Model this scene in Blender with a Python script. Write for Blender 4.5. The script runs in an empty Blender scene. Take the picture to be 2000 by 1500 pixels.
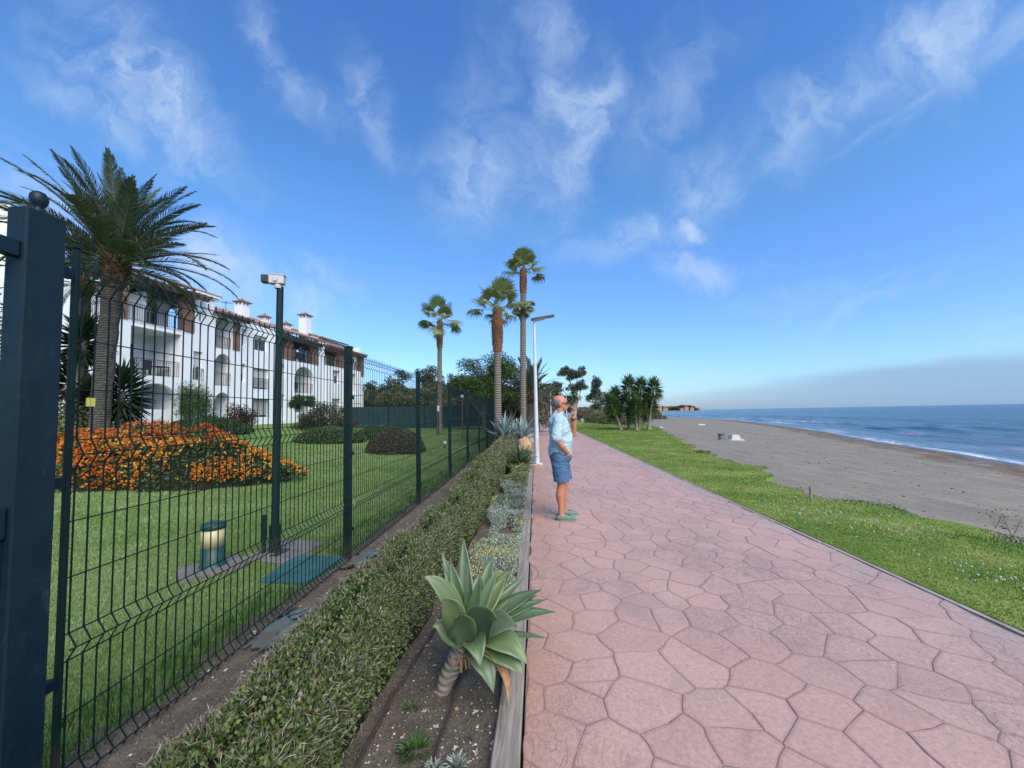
import bpy, math, random
import numpy as np
from math import radians, sin, cos, pi, sqrt, atan2
from mathutils import Vector, Matrix, Euler

scene = bpy.context.scene
COL = scene.collection

# ------------------------------------------------------------------ camera
YAW, PITCH, ROLL = radians(3.48), radians(3.0), radians(1.05)
fw = Vector((-sin(YAW)*cos(PITCH), cos(YAW)*cos(PITCH), sin(PITCH)))
r0 = Vector((cos(YAW), sin(YAW), 0))
u0 = r0.cross(fw)
rt = r0*cos(ROLL) - u0*sin(ROLL)
up = u0*cos(ROLL) + r0*sin(ROLL)
camd = bpy.data.cameras.new("camera")
cam = bpy.data.objects.new("camera", camd)
COL.objects.link(cam)
M = Matrix((( rt.x, up.x, -fw.x, 0), (rt.y, up.y, -fw.y, 0), (rt.z, up.z, -fw.z, 1.5), (0, 0, 0, 1)))
cam.matrix_world = M
camd.sensor_width = 36
camd.lens = 36*740/2000
camd.shift_y = 0.009
camd.clip_start = 0.05
camd.clip_end = 30000
scene.camera = cam

# ------------------------------------------------------------------ exposure
scene.view_settings.view_transform = 'Standard'
scene.view_settings.look = 'None'
scene.view_settings.gamma = 1
scene.view_settings.use_curve_mapping = False
scene.view_settings.exposure = 1.25

# ------------------------------------------------------------------ sun
SUN = Vector((0.40, -0.60, 0.68)).normalized()
sd = bpy.data.lights.new("sun", 'SUN')
sd.energy = 1.9
sd.angle = radians(50)
sd.color = (1.0, 0.90, 0.76)
so = bpy.data.objects.new("sun", sd)
so.rotation_euler = SUN.to_track_quat('Z', 'Y').to_euler()
COL.objects.link(so)

# ------------------------------------------------------------------ sky
world = bpy.data.worlds.new("World")
scene.world = world
world.use_nodes = True
wn, wl = world.node_tree.nodes, world.node_tree.links
wn.clear()
def N(tree, typ, **kw):
    n = tree.nodes.new(typ)
    for k, v in kw.items():
        setattr(n, k, v)
    return n
wt = world.node_tree
def wmath(op, a, b=None, c=None, clamp=False):
    n = N(wt, 'ShaderNodeMath', operation=op, use_clamp=clamp)
    for i, v in enumerate((a, b, c)):
        if v is None: continue
        if isinstance(v, (int, float)): n.inputs[i].default_value = v
        else: wl.new(v, n.inputs[i])
    return n.outputs[0]
sky = N(wt, 'ShaderNodeTexSky', sky_type='NISHITA')
sky.sun_disc = False
sky.sun_elevation = math.asin(SUN.z)
sky.sun_rotation = atan2(SUN.x, SUN.y)
sky.air_density = 1.0
sky.dust_density = 0.7
sky.ozone_density = 2.0
tc = N(wt, 'ShaderNodeTexCoord')
D = tc.outputs['Generated']
sepD = N(wt, 'ShaderNodeSeparateXYZ'); wl.new(D, sepD.inputs[0])
elev = sepD.outputs['Z']
# colour of the clear sky: the physical sky, tinted a little by height
tint = N(wt, 'ShaderNodeValToRGB'); wl.new(elev, tint.inputs[0])
cr = tint.color_ramp
cr.elements[0].position = 0.0; cr.elements[0].color = (0.50, 0.63, 0.90, 1)
cr.elements[1].position = 0.75; cr.elements[1].color = (0.47, 0.84, 1.30, 1)
e = cr.elements.new(0.10); e.color = (0.56, 0.77, 1.00, 1)
e = cr.elements.new(0.45); e.color = (0.58, 0.93, 1.20, 1)
e = cr.elements.new(0.30); e.color = (0.58, 0.84, 1.20, 1)
mul = N(wt, 'ShaderNodeMix', data_type='RGBA', blend_type='MULTIPLY')
mul.inputs[0].default_value = 1
wl.new(sky.outputs[0], mul.inputs[6]); wl.new(tint.outputs[0], mul.inputs[7])
base_col = mul.outputs[2]
# cloud layer on a flat plane overhead: project the direction on it
den = wmath('MAXIMUM', wmath('ADD', elev, 0.10), 0.02)
px = wmath('DIVIDE', sepD.outputs['X'], den)
py = wmath('DIVIDE', sepD.outputs['Y'], den)
comb = N(wt, 'ShaderNodeCombineXYZ'); wl.new(px, comb.inputs[0]); wl.new(py, comb.inputs[1])
def wnoise(vec, scale, detail, rough, dist=0.0, scl=(1, 1, 1), rot=0.0, loc=(0, 0, 0)):
    mp = N(wt, 'ShaderNodeMapping'); wl.new(vec, mp.inputs[0])
    mp.inputs['Scale'].default_value = scl
    mp.inputs['Rotation'].default_value = (0, 0, rot)
    mp.inputs['Location'].default_value = loc
    n = N(wt, 'ShaderNodeTexNoise')
    n.inputs['Scale'].default_value = scale
    n.inputs['Detail'].default_value = detail
    n.inputs['Roughness'].default_value = rough
    n.inputs['Distortion'].default_value = dist
    wl.new(mp.outputs[0], n.inputs[0])
    return n.outputs[0]
n1 = wnoise(comb.outputs[0], 1.5, 7, 0.62, 0.5, (1.0, 0.42, 1), radians(-12))
n2 = wnoise(comb.outputs[0], 0.55, 3, 0.5, 0.2, (1, 0.7, 1), 0.3, (3.1, 1.7, 0))
def wramp(v, a, b):
    n = N(wt, 'ShaderNodeMapRange', interpolation_type='SMOOTHSTEP')
    wl.new(v, n.inputs[0]); n.inputs[1].default_value = a; n.inputs[2].default_value = b
    return n.outputs[0]
wisps = wmath('MULTIPLY', wramp(n1, 0.52, 0.80), wramp(n2, 0.40, 0.62))
# the particular cloud streaks of this sky, each at its own bearing and height
def vdot(vec):
    n = N(wt, 'ShaderNodeVectorMath', operation='DOT_PRODUCT')
    wl.new(D, n.inputs[0]); n.inputs[1].default_value = vec
    return n.outputs['Value']
dz = wmath('MAXIMUM', vdot(fw), 0.05)
a_ = wmath('DIVIDE', vdot(rt), dz)
b_ = wmath('DIVIDE', vdot(up), dz)
ab = N(wt, 'ShaderNodeCombineXYZ'); wl.new(a_, ab.inputs[0]); wl.new(b_, ab.inputs[1])
warp = N(wt, 'ShaderNodeTexNoise'); warp.inputs['Scale'].default_value = 3.5
warp.inputs['Detail'].default_value = 5; warp.inputs['Roughness'].default_value = 0.6
wl.new(ab.outputs[0], warp.inputs[0])
wsub = N(wt, 'ShaderNodeVectorMath', operation='SUBTRACT'); wl.new(warp.outputs['Color'], wsub.inputs[0])
wsub.inputs[1].default_value = (0.5, 0.5, 0.5)
wma = N(wt, 'ShaderNodeVectorMath', operation='MULTIPLY_ADD')
wl.new(wsub.outputs[0], wma.inputs[0]); wma.inputs[1].default_value = (0.34, 0.34, 0)
wl.new(ab.outputs[0], wma.inputs[2])
AB = wma.outputs[0]
STREAKS = [  # across, up (picture pixels from the view axis), half length, half width, angle, density
    (300, 190, 210, 34, -40, .62), (385, 235, 110, 34, -50, .45), (190, 220, 140, 26, -38, .38), (255, 60, 200, 40, -55, .22),
    (540, 110, 120, 22, -60, .36), (735, 190, 100, 22, -68, .32), (620, 190, 90, 30, -30, .20),
    (1065, 60, 80, 34, -50, .34), (950, 150, 110, 42, 80, .24), (1140, 200, 90, 50, 60, .58), (1105, 310, 110, 30, 75, .46),
    (960, 340, 120, 60, 20, .42), (1320, 160, 140, 40, 60, .26), (1380, 345, 70, 50, 40, .34),
    (1560, 245, 100, 55, 30, .42), (1660, 180, 90, 50, 55, .34), (1840, 85, 150, 46, 40, .52),
    (1230, 470, 110, 26, 12, .42), (1350, 435, 34, 16, 10, .55), (1345, 528, 85, 20, 0, .45), (1490, 525, 30, 10, 0, .3),
    (1700, 598, 130, 10, 14, .22), (1540, 585, 130, 12, 4, .18), (650, 540, 60, 12, -25, .4), (610, 595, 60, 28, -20, .5),
    (770, 690, 50, 10, 0, .35), (1850, 700, 90, 6, 6, .30), (370, 540, 120, 55, -10, .75), (60, 410, 120, 50, -30, .40)]
fine = wnoise(AB, 6, 7, 0.62, 0.6, (1, 0.75, 1), radians(35))
acc = None
for (cx, cy, la, lb, ang, dens) in STREAKS:
    mp = N(wt, 'ShaderNodeMapping', vector_type='TEXTURE')
    wl.new(AB, mp.inputs[0])
    mp.inputs['Location'].default_value = ((cx-1000)/740, (768-cy)/740, 0)
    mp.inputs['Rotation'].default_value = (0, 0, radians(ang))
    mp.inputs['Scale'].default_value = (la/740*1.9, lb/740*2.6, 1)
    ln = N(wt, 'ShaderNodeVectorMath', operation='LENGTH'); wl.new(mp.outputs[0], ln.inputs[0])
    mr = N(wt, 'ShaderNodeMapRange', interpolation_type='SMOOTHSTEP')
    wl.new(ln.outputs['Value'], mr.inputs[0])
    mr.inputs[1].default_value = 1.0; mr.inputs[2].default_value = 0.0
    mr.inputs[3].default_value = 0.0; mr.inputs[4].default_value = dens
    acc = mr.outputs[0] if acc is None else wmath('MAXIMUM', acc, mr.outputs[0])
streak = wmath('MULTIPLY', acc, wramp(fine, 0.26, 0.74))
front = wramp(vdot(fw), 0.1, 0.3)
streak = wmath('MULTIPLY', streak, front)
allc = wmath('MAXIMUM', wmath('MULTIPLY', wisps, 0.95), wmath('MULTIPLY', streak, 1.5))
allc = wmath('MULTIPLY', allc, wramp(elev, 0.02, 0.12))
cmix = N(wt, 'ShaderNodeMix', data_type='RGBA')
wl.new(allc, cmix.inputs[0]); wl.new(base_col, cmix.inputs[6])
cmix.inputs[7].default_value = (2.9, 3.7, 4.9, 1)
# low bank of grey blue cloud along the sea horizon
bankn = wnoise(D, 5.0, 4, 0.55, 0.0, (1, 1, 5))
bh = wmath('ADD', elev, wmath('MULTIPLY', bankn, -0.040))
bx = wramp(sepD.outputs['X'], 0.12, 0.75)
bank = wmath('MULTIPLY', wmath('MULTIPLY', wramp(wmath('SUBTRACT', wmath('MULTIPLY', bx, 0.058), bh), -0.014, 0.022), bx), 0.80)
bank = wmath('MULTIPLY', bank, wramp(sepD.outputs['Y'], -0.1, 0.1))
bmix = N(wt, 'ShaderNodeMix', data_type='RGBA')
wl.new(bank, bmix.inputs[0]); wl.new(cmix.outputs[2], bmix.inputs[6])
bmix.inputs[7].default_value = (1.5, 2.35, 3.6, 1)
bg = N(wt, 'ShaderNodeBackground'); bg.inputs['Strength'].default_value = 0.085
wl.new(bmix.outputs[2], bg.inputs['Color'])
wo = N(wt, 'ShaderNodeOutputWorld'); wl.new(bg.outputs[0], wo.inputs[0])

# ================================================================== helpers
def setp(o, label=None, cat=None, group=None, kind=None):
    if label: o['label'] = label
    if cat: o['category'] = cat
    if group: o['group'] = group
    if kind: o['kind'] = kind
    return o
def empty(name, loc, label, cat, group=None, rz=0.0):
    o = bpy.data.objects.new(name, None)
    o.empty_display_size = 0.2
    o.location = loc; o.rotation_euler = (0, 0, rz)
    COL.objects.link(o)
    return setp(o, label, cat, group)
def copy_tree(o, parent=None):
    c = o.copy(); COL.objects.link(c); c.parent = parent
    for ch in list(o.children):
        copy_tree(ch, c)
    return c

class MB:
    def __init__(s): s.v = []; s.f = []; s.m = []; s.t = []
    def add(s, vs, fs, mi=0, t=0.5):
        o = len(s.v); s.v += [tuple(v) for v in vs]; s.t += [t]*len(vs)
        s.f += [tuple(i+o for i in f) for f in fs]; s.m += [mi]*len(fs)
    def box(s, a, b, mi=0, t=0.5):
        x0, y0, z0 = a; x1, y1, z1 = b
        s.add([(x0,y0,z0),(x1,y0,z0),(x1,y1,z0),(x0,y1,z0),(x0,y0,z1),(x1,y0,z1),(x1,y1,z1),(x0,y1,z1)],
              [(0,3,2,1),(4,5,6,7),(0,1,5,4),(1,2,6,5),(2,3,7,6),(3,0,4,7)], mi, t)
    def cbox(s, c, d, mi=0, t=0.5, rot=None):
        x, y, z = d[0]/2, d[1]/2, d[2]/2
        vs = [(-x,-y,-z),(x,-y,-z),(x,y,-z),(-x,y,-z),(-x,-y,z),(x,-y,z),(x,y,z),(-x,y,z)]
        R = rot.to_matrix() if rot else None
        vs = [Vector(v) if R is None else R @ Vector(v) for v in vs]
        s.add([v + Vector(c) for v in vs], [(0,3,2,1),(4,5,6,7),(0,1,5,4),(1,2,6,5),(2,3,7,6),(3,0,4,7)], mi, t)
    def tube(s, pts, rad, n=8, mi=0, cap=True, t=0.5, jit=0, rng=None):
        pts = [Vector(p) for p in pts]
        if not hasattr(rad, '__len__'): rad = [rad]*len(pts)
        o = len(s.v); T0 = None
        tg = []
        for i in range(len(pts)):
            a = pts[max(i-1, 0)]; b = pts[min(i+1, len(pts)-1)]
            tg.append((b-a).normalized())
        ref = Vector((0, 0, 1)) if abs(tg[0].z) < 0.9 else Vector((1, 0, 0))
        S = tg[0].cross(ref).normalized()
        for i, p in enumerate(pts):
            S = (S - tg[i]*S.dot(tg[i])).normalized(); U = tg[i].cross(S)
            for k in range(n):
                a = 2*pi*(k+0.5)/n
                r = rad[i]*(1 + (rng.uniform(-jit, jit) if jit else 0))
                s.v.append(tuple(p + (S*cos(a) + U*sin(a))*r)); s.t.append(t)
        for i in range(len(pts)-1):
            for k in range(n):
                a = o+i*n+k; b = o+i*n+(k+1) % n
                s.f.append((a, b, b+n, a+n)); s.m.append(mi)
        if cap:
            s.f.append(tuple(o+k for k in range(n))[::-1]); s.m.append(mi)
            s.f.append(tuple(o+(len(pts)-1)*n+k for k in range(n))); s.m.append(mi)
    def lathe(s, prof, n=16, c=(0, 0, 0), mi=0, t=0.5):
        o = len(s.v)
        for (r, z) in prof:
            for k in range(n):
                a = 2*pi*k/n
                s.v.append((c[0]+r*cos(a), c[1]+r*sin(a), c[2]+z)); s.t.append(t)
        for i in range(len(prof)-1):
            for k in range(n):
                a = o+i*n+k; b = o+i*n+(k+1) % n
                s.f.append((a, b, b+n, a+n)); s.m.append(mi)
        s.f.append(tuple(o+k for k in range(n))[::-1]); s.m.append(mi)
        s.f.append(tuple(o+(len(prof)-1)*n+k for k in range(n))); s.m.append(mi)
    def sphere(s, c, r, n=12, m=8, mi=0, t=0.5, sc=(1, 1, 1)):
        prof = [(max(r*sin(pi*i/m), 1e-4), -r*cos(pi*i/m)) for i in range(m+1)]
        o = len(s.v); s.lathe(prof, n, (0, 0, 0), mi, t)
        for i in range(o, len(s.v)):
            x, y, z = s.v[i]; s.v[i] = (c[0]+x*sc[0], c[1]+y*sc[1], c[2]+z*sc[2])
    def build(s, name, mats, parent=None, smooth=False, bevel=0, loc=None, rot=None, data_only=False):
        me = bpy.data.meshes.new(name)
        me.from_pydata(s.v, [], s.f)
        if not isinstance(mats, (list, tuple)): mats = [mats]
        for m in mats: me.materials.append(m)
        me.polygons.foreach_set('material_index', s.m)
        at = me.attributes.new('tint', 'FLOAT', 'POINT'); at.data.foreach_set('value', s.t)
        if smooth: me.polygons.foreach_set('use_smooth', [True]*len(s.f))
        me.update()
        if data_only: return me
        return link(name, me, parent, loc, rot, bevel)
def link(name, me, parent=None, loc=None, rot=None, bevel=0):
    o = bpy.data.objects.new(name, me); COL.objects.link(o)
    if parent is not None: o.parent = parent
    if loc is not None: o.location = loc
    if rot is not None: o.rotation_euler = rot
    if bevel:
        b = o.modifiers.new('bevel', 'BEVEL'); b.width = bevel; b.segments = 2; b.limit_method = 'ANGLE'
        b.angle_limit = radians(50)
    return o
def fastmesh(name, V, F, mat, tintv=None, smooth=False, extra=None):
    V = np.asarray(V, np.float32); F = np.asarray(F, np.int32)
    me = bpy.data.meshes.new(name)
    me.vertices.add(len(V)); me.vertices.foreach_set('co', V.ravel())
    me.loops.add(F.size); me.loops.foreach_set('vertex_index', F.ravel())
    me.polygons.add(len(F)); me.polygons.foreach_set('loop_start', np.arange(0, F.size, F.shape[1], dtype=np.int32))
    if smooth: me.polygons.foreach_set('use_smooth', np.ones(len(F), bool))
    if tintv is not None:
        a = me.attributes.new('tint', 'FLOAT', 'POINT'); a.data.foreach_set('value', np.asarray(tintv, np.float32))
    for k, v in (extra or {}).items():
        a = me.attributes.new(k, 'FLOAT', 'POINT'); a.data.foreach_set('value', np.asarray(v, np.float32))
    me.materials.append(mat)
    me.update(calc_edges=True)
    return me
RNG = np.random.default_rng(11)
def unit(a): return a/np.maximum(np.linalg.norm(a, axis=-1, keepdims=True), 1e-9)
def leafarrays(C, Dr, Nr, L, W, fold=0.15, bend=0.0):
    """diamond leaves folded on the midrib; C base, Dr direction, Nr normal"""
    n = len(C); S = unit(np.cross(Dr, Nr)); Nn = np.cross(S, Dr)
    L = np.broadcast_to(L, n)[:, None]; W = np.broadcast_to(W, n)[:, None]
    v0 = C; v2 = C + Dr*L - Nn*L*bend
    mid = C + Dr*L*0.5
    v1 = mid + S*W/2 + Nn*W*fold; v3 = mid - S*W/2 + Nn*W*fold
    V = np.stack([v0, v1, v2, v3], 1).reshape(-1, 3)
    i = np.arange(n)[:, None]*4
    F = np.concatenate([i+[[0, 1, 2]], i+[[0, 2, 3]]], 1).reshape(-1, 3)
    return V, F
def leaves(name, C, Dr, Nr, L, W, mat, parent=None, tintv=None, fold=0.15, bend=0.0):
    V, F = leafarrays(C, Dr, Nr, L, W, fold, bend)
    n = len(C)
    if tintv is None: tintv = RNG.random(n)
    return link(name, fastmesh(name, V, F, mat, np.repeat(tintv, 4)), parent)
# value noise
_perm = np.random.default_rng(3).random((256, 256))
def vnoise(x, y):
    x = np.asarray(x, float); y = np.asarray(y, float)
    xi = np.floor(x).astype(int); yi = np.floor(y).astype(int)
    fx = x-xi; fy = y-yi; fx = fx*fx*(3-2*fx); fy = fy*fy*(3-2*fy)
    g = lambda a, b: _perm[a % 256, b % 256]
    return (g(xi, yi)*(1-fx)+g(xi+1, yi)*fx)*(1-fy)+(g(xi, yi+1)*(1-fx)+g(xi+1, yi+1)*fx)*fy
def fbm(x, y, o=4):
    s = 0; a = 0.5; t = 0
    for i in range(o):
        s = s + a*vnoise(x*2**i+17*i, y*2**i+5*i); t += a; a *= 0.5
    return s/t
def gridmesh(name, xs, ys, zf, mat, kind='structure', label=None, smooth=True, warp=None):
    X, Y = np.meshgrid(xs, ys); Z = zf(X, Y)
    V = np.stack([X, Y, Z], -1).reshape(-1, 3)
    nx, ny = len(xs), len(ys)
    i = (np.arange(ny-1)[:, None]*nx + np.arange(nx-1)[None]).ravel()
    F = np.stack([i, i+1, i+1+nx, i+nx], 1)
    o = link(name, fastmesh(name, V, F, mat, None, smooth))
    return setp(o, kind=kind, label=label)

# ================================================================== materials
def newmat(name):
    m = bpy.data.materials.new(name); m.use_nodes = True
    nt = m.node_tree; p = nt.nodes['Principled BSDF']
    return m, nt, p
def noise(nt, scale, detail=4, rough=0.55, dist=0.0, scl=None, rot=None, coord='Object'):
    t = N(nt, 'ShaderNodeTexCoord'); n = N(nt, 'ShaderNodeTexNoise')
    n.inputs['Scale'].default_value = scale; n.inputs['Detail'].default_value = detail
    n.inputs['Roughness'].default_value = rough; n.inputs['Distortion'].default_value = dist
    mp = N(nt, 'ShaderNodeMapping')
    if scl: mp.inputs['Scale'].default_value = scl
    if rot: mp.inputs['Rotation'].default_value = rot
    if coord == 'World':
        g = N(nt, 'ShaderNodeNewGeometry'); nt.links.new(g.outputs['Position'], mp.inputs[0])
    else: nt.links.new(t.outputs[coord], mp.inputs[0])
    nt.links.new(mp.outputs[0], n.inputs[0])
    return n.outputs[0]
def ramp(nt, v, stops, interp='LINEAR'):
    r = N(nt, 'ShaderNodeValToRGB'); r.color_ramp.interpolation = interp
    el = r.color_ramp.elements
    el[0].position = stops[0][0]; el[0].color = (*stops[0][1], 1)
    el[1].position = stops[-1][0]; el[1].color = (*stops[-1][1], 1)
    for p, c in stops[1:-1]:
        x = el.new(p); x.color = (*c, 1)
    nt.links.new(v, r.inputs[0]); return r.outputs[0]
def mrange(nt, v, a, b, c=0.0, d=1.0):
    n = N(nt, 'ShaderNodeMapRange'); nt.links.new(v, n.inputs[0])
    for i, x in enumerate((a, b, c, d)): n.inputs[i+1].default_value = x
    return n.outputs[0]
def mixc(nt, fac, a, b, mode='MIX'):
    n = N(nt, 'ShaderNodeMix', data_type='RGBA', blend_type=mode)
    for i, v in ((0, fac), (6, a), (7, b)):
        if isinstance(v, (int, float)): n.inputs[i].default_value = v
        elif isinstance(v, tuple): n.inputs[i].default_value = (*v, 1)
        else: nt.links.new(v, n.inputs[i])
    return n.outputs[2]
def mth(nt, op, a, b=0.0):
    n = N(nt, 'ShaderNodeMath', operation=op)
    for i, v in ((0, a), (1, b)):
        if isinstance(v, (int, float)): n.inputs[i].default_value = v
        else: nt.links.new(v, n.inputs[i])
    return n.outputs[0]
def bump(nt, p, h, strength=0.5, dist=0.01):
    b = N(nt, 'ShaderNodeBump'); b.inputs['Strength'].default_value = strength
    b.inputs['Distance'].default_value = dist
    nt.links.new(h, b.inputs['Height']); nt.links.new(b.outputs[0], p.inputs['Normal'])
def attr(nt, name='tint'):
    a = N(nt, 'ShaderNodeAttribute'); a.attribute_name = name; return a.outputs['Fac']
def simple(name, col, rough=0.6, metal=0.0, var=0.12, scale=6, bstr=0.0, bscale=60, bdist=0.004, spec=0.5, coord='Object'):
    m, nt, p = newmat(name)
    n = noise(nt, scale, 5, 0.6, coord=coord)
    lo = tuple(c*(1-var) for c in col); hi = tuple(min(c*(1+var), 1) for c in col)
    nt.links.new(ramp(nt, n, [(0.3, lo), (0.7, hi)]), p.inputs['Base Color'])
    p.inputs['Roughness'].default_value = rough; p.inputs['Metallic'].default_value = metal
    p.inputs['Specular IOR Level'].default_value = spec
    if bstr: bump(nt, p, noise(nt, bscale, 4, 0.6, coord=coord), bstr, bdist)
    return m
def foliage(name, cols, rough=0.5, trans=0.25, spec=0.35, patch=0.0, patchcol=None, pscale=1.5):
    """cols: list of colours spread over the tint attribute"""
    m, nt, p = newmat(name)
    t = attr(nt)
    st = [(i/(len(cols)-1), c) for i, c in enumerate(cols)]
    c = ramp(nt, t, st)
    if patchcol:
        f = mrange(nt, noise(nt, pscale, 3, 0.5, coord='World'), 0.5-0.1, 0.5+0.15)
        c = mixc(nt, mth(nt, 'MULTIPLY', f, patch), c, patchcol)
    nt.links.new(c, p.inputs['Base Color'])
    p.inputs['Roughness'].default_value = rough
    p.inputs['Specular IOR Level'].default_value = spec
    if trans:
        tr = N(nt, 'ShaderNodeBsdfTranslucent'); nt.links.new(c, tr.inputs[0])
        ms = N(nt, 'ShaderNodeMixShader'); ms.inputs[0].default_value = trans
        nt.links.new(p.outputs[0], ms.inputs[1]); nt.links.new(tr.outputs[0], ms.inputs[2])
        nt.links.new(ms.outputs[0], nt.nodes['Material Output'].inputs[0])
    return m

# ================================================================== ground, path, beach, sea
def lawn_z(X, Y):
    b = 0.04*np.maximum(0, -np.asarray(X)-2.2) + 0.011*np.maximum(0, np.asarray(Y)-8)
    return np.where(b > 1.15, 1.15 + (b-1.15)*0.0, b)
def lz(x, y): return float(lawn_z(x, y))
XE_Y = [-3, 0, 4.8, 5.6, 6.5, 7.25, 8.5, 10.7, 13.4, 14.2, 18.5, 26, 34, 45, 60, 90, 140]
XE_X = [5.4, 5.5, 5.6, 5.6, 5.35, 4.8, 5.1, 5.95, 5.95, 6.0, 7.1, 8.8, 10.7, 13, 13, 14, 14]
XS_Y = [-20, 0, 5, 15, 19.5, 26.6, 38, 56.7, 76, 90, 113, 139, 170, 220, 300, 500, 900, 2000, 9000]
XS_X = [4, 11.3, 13.4, 17.7, 19.7, 22, 27, 33.2, 38.9, 41.6, 43.8, 44.8, 44, 36, 10, -60, -160, -300, -300]
def Xe(y): return np.interp(y, XE_Y, XE_X)
def Xs(y): return np.interp(y, XS_Y, XS_X)
def beach_z(X, Y):
    t = (X-Xe(Y))/(Xs(Y)-Xe(Y))
    z = -0.13 - 0.40*np.clip(t, 0, 0.85) - 0.27*np.clip((t-0.72)/0.28, 0, 1)**1.2 - np.maximum(t-1, 0)*2.0
    z = np.maximum(z, -3) + np.clip(-t, 0, 1)*0
    return z + (fbm(X*0.9, Y*0.9, 4)-0.5)*0.07*np.clip(t*6, 0.3, 1)*(t < 0.98) + (fbm(X*3.1, Y*2.2, 3)-0.5)*0.025*(t < 0.9)

# lawn of the garden
m_lawn, nt, p = newmat('lawn_turf')
a = noise(nt, 0.55, 4, 0.6); b = noise(nt, 28, 5, 0.75)
c = ramp(nt, a, [(0.30, (0.075, 0.125, 0.030)), (0.5, (0.115, 0.175, 0.045)), (0.72, (0.165, 0.225, 0.075))])
nt.links.new(mixc(nt, 0.75, c, ramp(nt, b, [(0.25, (0.20, 0.25, 0.15)), (0.7, (0.95, 0.95, 0.9))]), 'OVERLAY'), p.inputs['Base Color'])
p.inputs['Roughness'].default_value = 0.9; p.inputs['Specular IOR Level'].default_value = 0.15
bump(nt, p, b, 0.6, 0.03)
def lawn_surf(X, Y):
    return lawn_z(X, Y) - 0.02 + (fbm(X*1.1+9, Y*1.1, 3)-0.5)*0.04
xs = np.unique(np.concatenate([-2.13-np.linspace(0, 8, 60), -10.2-np.geomspace(0.2, 150, 60)]))
ys = np.unique(np.concatenate([np.linspace(-4, 16, 110), 16+np.geomspace(0.3, 240, 60)]))
gridmesh('lawn', xs, ys, lawn_surf, m_lawn)
# far ground
m_land = simple('far_land', (0.16, 0.15, 0.09), 0.95, var=0.3, scale=0.05)
gridmesh('ground', np.linspace(-9000, 9000, 7), np.linspace(-9000, 14000, 7), lambda X, Y: X*0-4.0, m_land)
gridmesh('inland_ground', np.concatenate([np.linspace(-900, -40, 6), np.linspace(-10, 14, 9)]), np.linspace(60, 200, 12),
         lambda X, Y: np.where(X > 12, -0.2, 0.0)-0.06 + 0*Y, m_land)

# soil of the planting bed
m_soil, nt, p = newmat('soil')
a = noise(nt, 2.2, 5, 0.6); b = noise(nt, 60, 5, 0.75); c2 = noise(nt, 9, 6, 0.7)
c = ramp(nt, a, [(0.3, (0.070, 0.060, 0.047)), (0.6, (0.118, 0.102, 0.080)), (0.75, (0.155, 0.135, 0.108))])
c = mixc(nt, 0.8, c, ramp(nt, b, [(0.3, (0.25, 0.24, 0.22)), (0.7, (0.85, 0.82, 0.78))]), 'OVERLAY')
c = mixc(nt, mrange(nt, c2, 0.58, 0.68, 0, 0.5), c, (0.055, 0.075, 0.03))
nt.links.new(c, p.inputs['Base Color']); p.inputs['Roughness'].default_value = 0.95
p.inputs['Specular IOR Level'].default_value = 0.2
bump(nt, p, b, 0.8, 0.012)
def soil_z(X, Y): return -0.028 + (fbm(X*5, Y*5, 4)-0.5)*0.05 + (fbm(X*22, Y*22, 3)-0.5)*0.018 + np.clip((-X-0.85), 0, 1)*0.02
gridmesh('soil_bed', np.linspace(-2.16, -0.19, 100), np.unique(np.concatenate([np.linspace(0.4, 5, 180), np.linspace(5, 14, 110), np.linspace(14, 62, 60)])), soil_z, m_soil)

# path: slab plus stamped stones
m_joint = simple('joint_mortar', (0.200, 0.138, 0.118), 0.9, var=0.3, scale=14, bstr=0.4)
m_stone, nt, p = newmat('stamped_concrete')
t = attr(nt)
c = ramp(nt, t, [(0, (0.440, 0.262, 0.212)), (0.5, (0.465, 0.284, 0.232)), (1, (0.490, 0.304, 0.244))])
rim = mrange(nt, t, 0.0, -1.0, 0.0, 1.0)
g = N(nt, 'ShaderNodeNewGeometry'); sx = N(nt, 'ShaderNodeSeparateXYZ'); nt.links.new(g.outputs['Position'], sx.inputs[0])
big = noise(nt, 0.8, 5, 0.6, 0.4); mid = noise(nt, 4.5, 6, 0.68, 0.6); fin = noise(nt, 45, 6, 0.7)
vein = noise(nt, 7, 5, 0.55, 1.8, (1, 0.5, 1))
edgeL = mth(nt, 'ADD', sx.outputs['X'], mth(nt, 'MULTIPLY', big, 0.9))
c = mixc(nt, mrange(nt, edgeL, 0.42, 0.80, 0.80, 0), c, (0.410, 0.225, 0.145))       # rusty wear along the bed
c = mixc(nt, mrange(nt, edgeL, 3.15, 3.55, 0, 0.75), c, (0.340, 0.285, 0.240))          # greyer along the grass
c = mixc(nt, mrange(nt, big, 0.48, 0.70, 0, 0.65), c, (0.36, 0.235, 0.200))
c = mixc(nt, mrange(nt, mid, 0.56, 0.74, 0, 0.50), c, (0.53, 0.355, 0.290))
c = mixc(nt, mrange(nt, mid, 0.42, 0.26, 0, 0.45), c, (0.215, 0.140, 0.125))
vr = N(nt, 'ShaderNodeValToRGB'); nt.links.new(vein, vr.inputs[0])
vr.color_ramp.elements[0].position = 0.475; vr.color_ramp.elements[0].color = (0, 0, 0, 1)
vr.color_ramp.elements[1].position = 0.525; vr.color_ramp.elements[1].color = (0, 0, 0, 1)
x = vr.color_ramp.elements.new(0.5); x.color = (1, 1, 1, 1)
veinm = mth(nt, 'MULTIPLY', vr.outputs[0], mrange(nt, big, 0.44, 0.60))
c = mixc(nt, mth(nt, 'MULTIPLY', veinm, 0.45), c, (0.19, 0.12, 0.105))
c = mixc(nt, 0.35, c, ramp(nt, fin, [(0.3, (0.2, 0.2, 0.2)), (0.7, (0.8, 0.8, 0.8))]), 'OVERLAY')
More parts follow.
